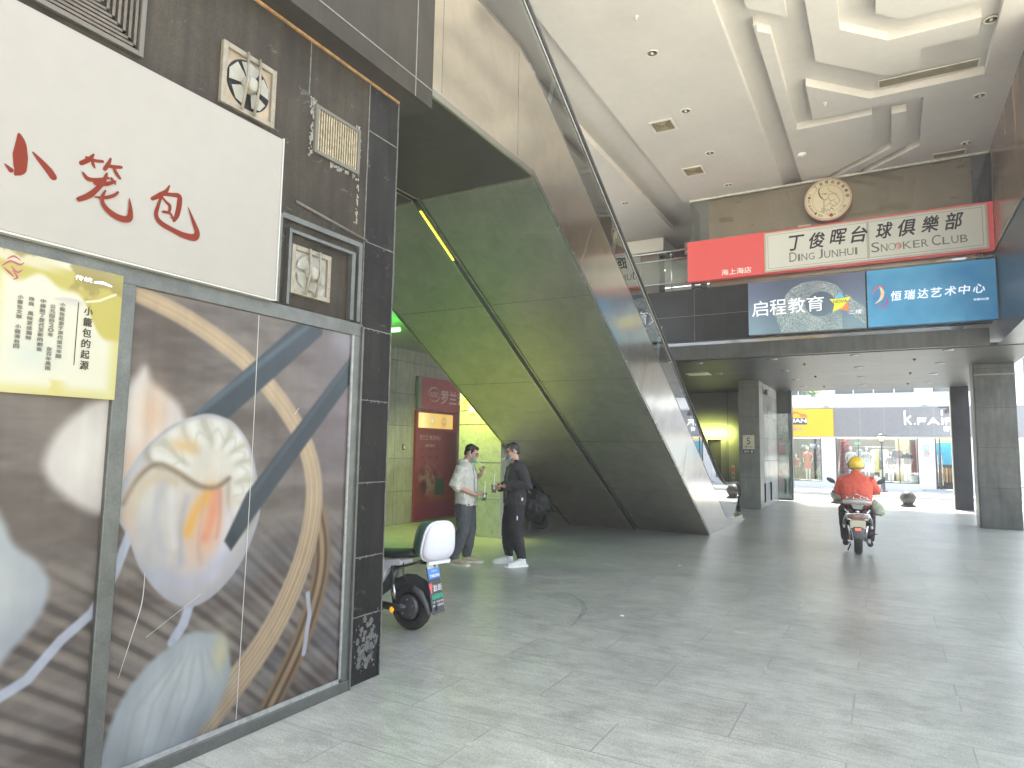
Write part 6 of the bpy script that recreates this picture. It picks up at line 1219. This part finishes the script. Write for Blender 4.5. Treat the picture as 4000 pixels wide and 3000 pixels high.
m=MB(); m.ball(hc+V3(0,-.005,.015),(.108,.125,.118),24,16); hh=solid(m,'helmet',YH,rd,.007,1)
m=MB(); m.tube([hc+V3(.105*math.cos(a),.0+.122*math.sin(a),-.045) for a in np.linspace(math.pi*1.02,math.pi*1.98,14)],[(.010,.014)]*14,6).obj('helmet_rim',M('rim_grey',(.20,.19,.16),.5),rd)
for sg_ in (-1,1): m=MB(); m.ball(hc+V3(sg_*.100,.035,.0),(.016,.045,.055),12,8); m.obj('visor_pivot',M('visor_smoke',(.10,.10,.09),.25),rd)
m=MB(); m.tube([V3(-.14,-.155,.80),V3(0,-.175,.805),V3(.14,-.155,.80)],[(.006,.008)]*3,6).obj('jacket_hem',M('hem_silver',(.55,.50,.46),.4),rd)
ms=T('motor_scooter','dark grey motor scooter with silver rear rack and number plate under the rider','motor scooter',(RX,RY,0),rz=math.radians(3),local=True)
SB=M('scooter_dark',(.035,.037,.037),.35,var=.2,coat=.3); SV=M('scooter_silver',(.42,.41,.36),.35,.55,var=.12); RUB=M('rubber',(.018,.018,.018),.75,var=.2,scale=20); CHR=M('chrome',(.6,.6,.57),.15,.95)
def wheel(par,c,r,w_,name='wheel',ax=0,rimc=SV,spin=12):
    prof=[(r*.62,-w_*.35),(r*.80,-w_*.5),(r*.95,-w_*.38),(r,0),(r*.95,w_*.38),(r*.80,w_*.5),(r*.62,w_*.35),(r*.60,0),(r*.62,-w_*.35)]
    cc=list(c); o=MB(); vs=[(p[0],p[1]+(c[ax])) for p in prof]; cc[ax]=0; o.lathe(vs,tuple(cc),ax,28); tyre=o.obj(name,RUB,par); m=MB(); h=[(r*.60,c[ax]-w_*.30),(r*.56,c[ax]-w_*.12),(r*.2,c[ax]-w_*.22),(r*.16,c[ax]-w_*.45),(r*.01,c[ax]-w_*.46)]; m.lathe(h,tuple(cc),ax,24); h2=[(a_,2*c[ax]-b__) for a_,b__ in h]; m.lathe(h2,tuple(cc),ax,24); m.obj('rim',rimc,tyre); return tyre
wheel(ms,(0,-.12,.20),.20,.105); wheel(ms,(0,.98,.20),.20,.09,rimc=CHR)
m=MB(); m.tube([V3(0,-.10,.50),V3(0,.1,.52),V3(0,.35,.50),V3(0,.45,.35),V3(0,.7,.30)],[(.14,.10),(.165,.13),(.15,.12),(.13,.07),(.12,.05)],16); m.tube([V3(0,-.24,.57),V3(0,-.10,.53)],[(.12,.045),(.14,.07)],14); solid(m,'body_shell',SB,ms,.009,2)
m=MB(); m.tube([V3(0,-.16,.665),V3(0,.0,.68),V3(0,.25,.68),V3(0,.36,.66)],[(.12,.035),(.15,.05),(.14,.05),(.08,.03)],14).obj('seat',M('seat_black',(.02,.02,.021),.5),ms)
# rear rack plate and its bracket
m=MB(); m.tube([V3(-.185,-.20,.755),V3(-.10,-.235,.765),V3(0,-.245,.77),V3(.10,-.235,.765),V3(.185,-.20,.755)],[(.022,.032)]*5,10); m.box(-.17,.17,-.22,-.06,.745,.768).obj('rack_plate',M('rack_grey',(.45,.43,.38),.4,.2),ms,bevel=.004)
m=MB()
for x in (-.135,-.045,.045,.135): m.tube([V3(x,-.236,.80),V3(x*.96,-.20,.845),V3(x*.9,-.17,.87)],.006,6)
m.tube([V3(-.16,-.20,.80),V3(0,-.215,.875),V3(.16,-.20,.80)],.007,6); m.obj('rack_bars',CHR,ms)
MB().prism([(-.10,.745),(.10,.745),(.055,.655),(-.045,.655)],1,-.225,-.17).obj('rack_bracket',M('bracket_grey',(.28,.27,.24),.4,.4),ms,bevel=.005)
for k,x in enumerate((-.05,-.005,.045)): MB().ball((x,-.228,.735),(.013,.006,.012),8,6).obj('bolt',CHR,ms)
m=MB(); 
for sg_ in (-1,1): m=MB(); m.tube([V3(sg_*.12,-.20,.60),V3(sg_*.16,-.10,.655),V3(sg_*.165,.05,.62),V3(sg_*.15,.12,.56)],.016,8); m.tube([V3(sg_*.13,-.235,.60),V3(sg_*.175,-.16,.50),V3(sg_*.185,.0,.38)],[(.020,.010)]*3,8); m.obj('grab_rail',CHR,ms)
MB().ball((.0,-.245,.622),(.028,.012,.022),12,8).obj('badge_reflector',CHR,ms)
m=MB(); m.tube([V3(-.13,-.235,.555),V3(-.06,-.262,.553),V3(.06,-.262,.553),V3(.13,-.235,.555)],[(.030,.042),(.030,.044),(.030,.044),(.030,.042)],10).obj('tail_light',M('tail_lens',(.28,.15,.13),.15,coat=.6),ms)
for sg_ in (-1,1): MB().ball((sg_*.128,-.245,.555),(.030,.02,.040),10,8).obj('indicator',M('lens_clear',(.55,.54,.47),.15),ms)
MB().box(-.135,.135,-.262,-.235,.585,.60).box(-.135,.135,-.262,-.235,.508,.520).obj('light_trim',CHR,ms)
MB().box(-.10,.10,-.262,-.254,.385,.50).obj('number_plate',M('plate_yellowish',(.62,.58,.40),.5),ms,bevel=.003)
MB().tube([V3(0,-.20,.44),V3(0,-.29,.36),V3(0,-.31,.27),V3(0,-.28,.19)],[(.075,.02),(.078,.02),(.072,.016),(.05,.010)],12).obj('mudguard',M('guard_grey',(.10,.10,.095),.6),ms)
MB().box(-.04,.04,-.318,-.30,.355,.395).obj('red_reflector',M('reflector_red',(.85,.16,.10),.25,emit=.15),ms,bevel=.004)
m=MB(); m.tube([V3(.13,-.22,.19),V3(.125,-.05,.20),V3(.11,.12,.19)],[.030,.038,.025],12); m.obj('exhaust',M('exhaust_grey',(.30,.30,.28),.4,.6),ms)
for sg_ in (-1,1):
    MB().tube([V3(sg_*.085,-.12,.20),V3(sg_*.12,-.16,.42)],[.018,.022],8).obj('shock',CHR,ms); MB().ball((sg_*.18,-.17,.40),(.018,.016,.026),10,8).obj('indicator_bulb',M('lens_clear',(.55,.54,.47),.15),ms)
m=MB(); m.tube([V3(-.10,-.1,.17),V3(-.18,-.12,.13),V3(-.20,-.16,.22)],.009,6); m.tube([V3(-.10,-.15,.15),V3(-.14,-.2,.06)],.011,6); m.obj('side_stand',SB,ms); m=MB(); m.tube([V3(.10,-.1,.20),V3(.21,-.12,.30),V3(.25,-.13,.31)],.008,6); m.obj('foot_peg',SB,ms)
m=MB(); m.tube([V3(0,.80,.55),V3(0,.66,.78),V3(0,.50,.86)],[.05,.045,.03],10); m.tube([V3(-.33,.36,.875),V3(-.15,.50,.865),V3(.15,.50,.865),V3(.33,.38,.895)],.014,8); m.obj('handlebar',SB,ms)
m=MB(); m.tube([V3(-.16,.55,.50),V3(-.15,.70,.58),V3(0,.78,.62),V3(.15,.70,.58),V3(.16,.55,.50)],[(.10,.02)]*5,8); m.obj('front_shield',SB,ms)
for sg_,lab in ((-1,0),(1,0)):
    t_=MB(); t_.tube([V3(sg_*.24,.46,.88),V3(sg_*.27,.45,.97),V3(sg_*.32,.43,1.02)],.007,6); st_=t_.obj('mirror',SB,ms); rt=Matrix.Rotation(sg_*-.5,3,'Y'); MB().ball((sg_*.345,.43,1.045),(.070,.014,.034),14,8,rt).obj('mirror_head',SB,st_)
bg_=T('plastic_bag','pale green plastic bag hanging on the right of the motor scooter','bag',(RX+.28,RY-.02,.55),local=False)
c=V3(RX+.285,RY-.0,.67); m=MB(); m.tube([c+V3(-.055,0,.135),c+V3(-.045,0,.08),c+V3(-.015,0,.0),c+V3(.0,0,-.07),c+V3(-.005,0,-.105)],[(.012,.012),(.05,.04),(.085,.07),(.080,.07),(.04,.035)],14)
bo=solid(m,'bag_body',M('bag_green',(.33,.36,.26),.35,var=.12,scale=14),bg_,.007,1,.03,.04); bo.location=-Vector(bg_.location)
# ================================================ PARKED SHARED SCOOTER behind the shop corner (rear towards the passage)
es=T('electric_scooter','parked white shared electric scooter half hidden by the shop corner','electric scooter',(-3.6,4.38,0))
EY=4.38; q=lambda x,z,y=0:V3(x,EY+y,z)
wheel(es,(-3.35,EY,.185),.185,.085,ax=1,rimc=SB); wheel(es,(-4.35,EY,.185),.185,.08,ax=1,rimc=SB)
m=MB(); m.lathe([(.075,EY-.065),(.095,EY-.055),(.10,EY-.02)],(-3.35,0,.185),1,20).obj('hub_motor',M('hub_grey',(.10,.10,.10),.4,.5),es)
m=MB(); 
for k in range(5): a=k*1.2566+.3; m.ball((-3.35+.06*math.cos(a),EY-.068,.185+.06*math.sin(a)),.006,6,4)
m.obj('hub_bolts',CHR,es)
P=[(-3.50,.20),(-3.52,.27),(-3.48,.345),(-3.40,.385),(-3.32,.388),(-3.24,.36),(-3.185,.30),(-3.15,.22),(-3.135,.17)]
m=MB(); m.tube([q(x,z) for x,z in P],[(.050,.006)]*9,10).obj('mudguard',M('guard_black',(.05,.05,.052),.35,var=.2),es)
m=MB(); m.tube([q(-3.30,.34,-.052),q(-3.22,.30,-.055),q(-3.17,.22,-.05),q(-3.14,.15,-.045)],[(.012,.022),(.012,.030),(.012,.022),(.01,.01)],8).obj('guard_fin',M('fin_grey',(.14,.14,.145),.3),es)
m=MB(); m.prism([(-3.70,.52),(-3.44,.56),(-3.41,.535),(-3.42,.505),(-3.49,.50),(-3.555,.455),(-3.59,.38),(-3.64,.315),(-3.80,.31),(-3.80,.52)],1,EY-.085,EY+.085); solid(m,'white_body',M('body_white',(.72,.71,.72),.3,coat=.4,var=.02),es,.007,1).location=-Vector(es.location)
m=MB(); m.tube([q(-3.95,.565),q(-3.7,.575),q(-3.5,.585),q(-3.36,.60),q(-3.28,.60)],[(.075,.03),(.10,.035),(.105,.040),(.10,.038),(.07,.02)],14).obj('seat',M('seat_dark_green',(.02,.03,.024),.45),es)
m=MB(); m.tube([q(-3.50,.47),q(-3.60,.33),q(-3.78,.20),q(-4.1,.19)],[.035,.05,.055,.05],10); m.tube([q(-3.75,.18,-.05),q(-3.50,.17,-.06),q(-3.36,.185,-.06)],[.035,.03,.022],8); m.obj('frame',SB,es)
m=MB(); m.tube([q(-3.505,.50,-.075),q(-3.47,.30,-.075)],.010,8); m.obj('shock_rod',SB,es); m=MB(); m.tube([q(-3.485,.36,-.075),q(-3.475,.30,-.075),q(-3.465,.235,-.075)],[.012,.024,.012],10).obj('shock_spring',CHR,es)
m=MB(); m.tube([q(-3.50,.485,-.05),q(-3.40,.50,-.05),q(-3.30,.53,-.03),q(-3.24,.56,0)],.010,8); m.tube([q(-3.42,.53,-.04),q(-3.41,.42,-.04),q(-3.40,.385,-.02)],.009,6); m.tube([q(-3.30,.535),q(-3.20,.53),q(-3.135,.52)],.012,8); m.obj('rear_rack',SB,es)
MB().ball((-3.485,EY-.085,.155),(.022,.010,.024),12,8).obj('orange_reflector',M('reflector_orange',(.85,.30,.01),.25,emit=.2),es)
m=MB(); m.tube([q(-3.60,.16,-.05),q(-3.625,.06,-.10),q(-3.645,.008,-.12)],[.010,.010,.014],6).obj('kickstand',SB,es)
# flap with blue plate (faces the passage, leaning)
def fl(y,z,off=0): return V3(-3.145+ (.54-z)*.09+off,y+(.54-z)*.16,z)
def flap_quad(y0,y1,z0,z1,off,mat,name,th=.004):
    a=[fl(y0,z0,off),fl(y1,z0,off),fl(y1,z1,off),fl(y0,z1,off)]; bb=[p+V3(-th,0,0) for p in a]; MB().add(a+bb,[(0,1,2,3),(7,6,5,4),(0,4,5,1),(1,5,6,2),(2,6,7,3),(3,7,4,0)]).obj(name,mat,es)
flap_quad(4.285,4.425,.505,.545,.004,M('light_bar',(.45,.42,.40),.2),'rear_light'); flap_quad(4.275,4.435,.155,.52,0,M('flap_black',(.045,.047,.047),.5),'flap'); flap_quad(4.28,4.43,.425,.505,.006,M('plate_blue',(.06,.22,.55),.4),'blue_plate')
def flf(off): z=V3(.0,.0,0); return (tuple(fl(0,0,off)),(0,1,0),tuple(V3(-.09,-.16,1)),(1,0,0))
text('宁08227852',(4.295,4.42,.437,.462),flf(.0085),WH,'plate_text',es,bold=.02,depth=0,off=0); text('互助互爱',(4.32,4.39,.48,.49),flf(.0085),WH,'plate_caption',es,depth=0,off=0)
m=MB(); m.ribbon([(4.285,.385),(4.297,.335),(4.309,.385)],.009,flf(.002),0); m.ribbon([(4.297,.335),(4.297,.32)],.008,flf(.0021),0); m.obj('red_logo',M('logo_red',(.75,.08,.04),.5),es,recalc=False)
text('混合 出行',(4.325,4.435,.325,.375),flf(.002),WH,'flap_text',es,depth=0,off=0,bold=.01); text('扫码即用',(4.29,4.43,.265,.305),flf(.002),M('flap_green',(.05,.42,.25),.5),'flap_text',es,bold=.03,depth=0,off=0); text('宁波市街行出行单车',(4.29,4.435,.235,.252),flf(.002),WH,'flap_text',es,depth=0,off=0); text('服务热线请您拨打',(4.29,4.435,.208,.225),flf(.002),WH,'flap_text',es,depth=0,off=0)
m=MB()
for k in range(6): y=4.285+k*.025; m.add([fl(y,.155),fl(y+.018,.155),fl(y+.009,.138)],[(0,1,2)])
m.obj('fringe',M('flap_black',(.045,.047,.047),.5),es,recalc=False)
# helmet box
hb=T('helmet_box','white lidded helmet box with dark green shell on the scooter rear','box',(-3.2,4.40,.56))
rb=Matrix.Rotation(math.radians(-14),3,'Z')@Matrix.Rotation(math.radians(9),3,'Y'); cb=V3(-3.13,4.40,.715)
def rrect(hw,hh,rb_,zoff,n=28,pw_=3.2,taper=.12):
    pts=[]
    for k in range(n):
        a=2*math.pi*k/n; c_,s_=math.cos(a),math.sin(a); x=abs(c_)**(2/pw_)*math.copysign(1,c_)*hw; z=abs(s_)**(2/pw_)*math.copysign(1,s_)*hh; x*=1-taper*(z/hh)
        pts.append(cb+rb_@V3(zoff,x,z))
    return pts
def shell(rings):
    m=MB(); n=len(rings[0]); vs=[p for r in rings for p in r]; fs=[(i*n+k,i*n+(k+1)%n,(i+1)*n+(k+1)%n,(i+1)*n+k) for i in range(len(rings)-1) for k in range(n)]+[tuple(range(n))[::-1],tuple(range((len(rings)-1)*n,len(rings)*n))]; m.add(vs,fs,True); return m
shell([rrect(.165,.158,rb,.0),rrect(.170,.163,rb,.008),rrect(.168,.160,rb,.022)]).obj('lid_rim',M('lid_rim_white',(.72,.71,.73),.3),hb)
shell([rrect(.160,.152,rb,.020),rrect(.155,.148,rb,.038),rrect(.135,.130,rb,.056),rrect(.08,.08,rb,.064)]).obj('lid',M('lid_white',(.66,.65,.69),.28,coat=.4,var=.02),hb)
shell([rrect(.10,.10,rb,-.14),rrect(.135,.13,rb,-.125),rrect(.152,.146,rb,-.07),rrect(.158,.150,rb,.0)]).obj('shell',M('shell_green',(.035,.10,.07),.3,coat=.4),hb)
MB().ribbon([(0,0),(.02,.03)],.006,((cb+rb@V3(.063,-.06,-.03)),tuple(rb@V3(0,1,0)),tuple(rb@V3(0,0,1)),tuple(rb@V3(1,0,0))),.002).obj('lid_mark',WH,hb,recalc=False)
a=[cb+rb@V3(.02,y,z) for y,z in ((-.10,-.150),(.12,-.150),(.12,-.175),(-.10,-.175))]; MB().add(a+[p+rb@V3(.03,0,0) for p in a],[(0,1,2,3),(7,6,5,4),(0,4,5,1),(1,5,6,2),(2,6,7,3),(3,7,4,0)]).obj('latch',M('lid_rim_white',(.72,.71,.73),.3),hb)
# ================================================ COVERED MOPED under the escalator
mp=T('covered_moped','dark moped under a black rain cover standing behind the man in black','moped',(-5.65,10.95,0))
m=MB(); c=V3(-5.66,10.95,0)
m.tube([c+V3(-.30,.1,.62),c+V3(-.15,0,.70),c+V3(.0,0,.60),c+V3(.18,0,.50),c+V3(.30,0,.34)],[(.08,.10),(.15,.15),(.17,.17),(.16,.17),(.08,.10)],14); m.tube([c+V3(-.25,0,.45),c+V3(.0,0,.38),c+V3(.25,0,.30)],[(.20,.22),(.24,.26),(.16,.20)],14)
solid(m,'rain_cover',M('cover_black',(.020,.022,.022),.45,var=.3),mp,.012,2,.05,.08).location=-Vector(mp.location)
wheel(mp,(-5.52,10.95,.19),.19,.08,ax=1,rimc=SB); wheel(mp,(-6.25,10.95,.19),.19,.08,ax=1,rimc=SB)
MB().ball((-5.75,10.72,.755),(.05,.035,.03),10,8).obj('mirror',M('mirror_grey',(.22,.23,.22),.2,.6),mp); MB().tube([(-5.70,10.75,.74),(-5.60,10.70,.66)],.008,6).obj('brake_lever',CHR,mp); MB().tube([(-5.68,10.85,.20),(-5.66,10.78,.01)],.012,6).obj('kickstand',SB,mp)
# ================================================ HAZE VOLUME (added to lift the darks like veiling lens glare)
hm=bpy.data.materials.new('veil_haze'); hm.use_nodes=True; hn=hm.node_tree.nodes; hn.remove(hn['Principled BSDF'])
pv=hn.new('ShaderNodeVolumePrincipled'); pv.inputs['Color'].default_value=(.93,.95,1,1); pv.inputs['Density'].default_value=.0024; pv.inputs['Anisotropy'].default_value=.3
hm.node_tree.links.new(pv.outputs[0],hn['Material Output'].inputs['Volume'])
o=MB().box(-62,62,-72,62,-1.4,7.9).obj('veil_haze',hm,None); o['kind']='stuff'
# ------------------------------------------------ scale measured units to metres, once
bpy.context.view_layer.update()
done=set()
for o in bpy.data.objects:
    if o.type=='MESH' and o.data.name not in done:
        done.add(o.data.name); o.data.transform(Matrix.Scale(S,4))
    if o.type in('MESH','EMPTY','LIGHT'): o.location=Vector(o.location)*S
    if o.type=='LIGHT' and o.data.type=='AREA': o.data.size*=S; o.data.size_y*=S
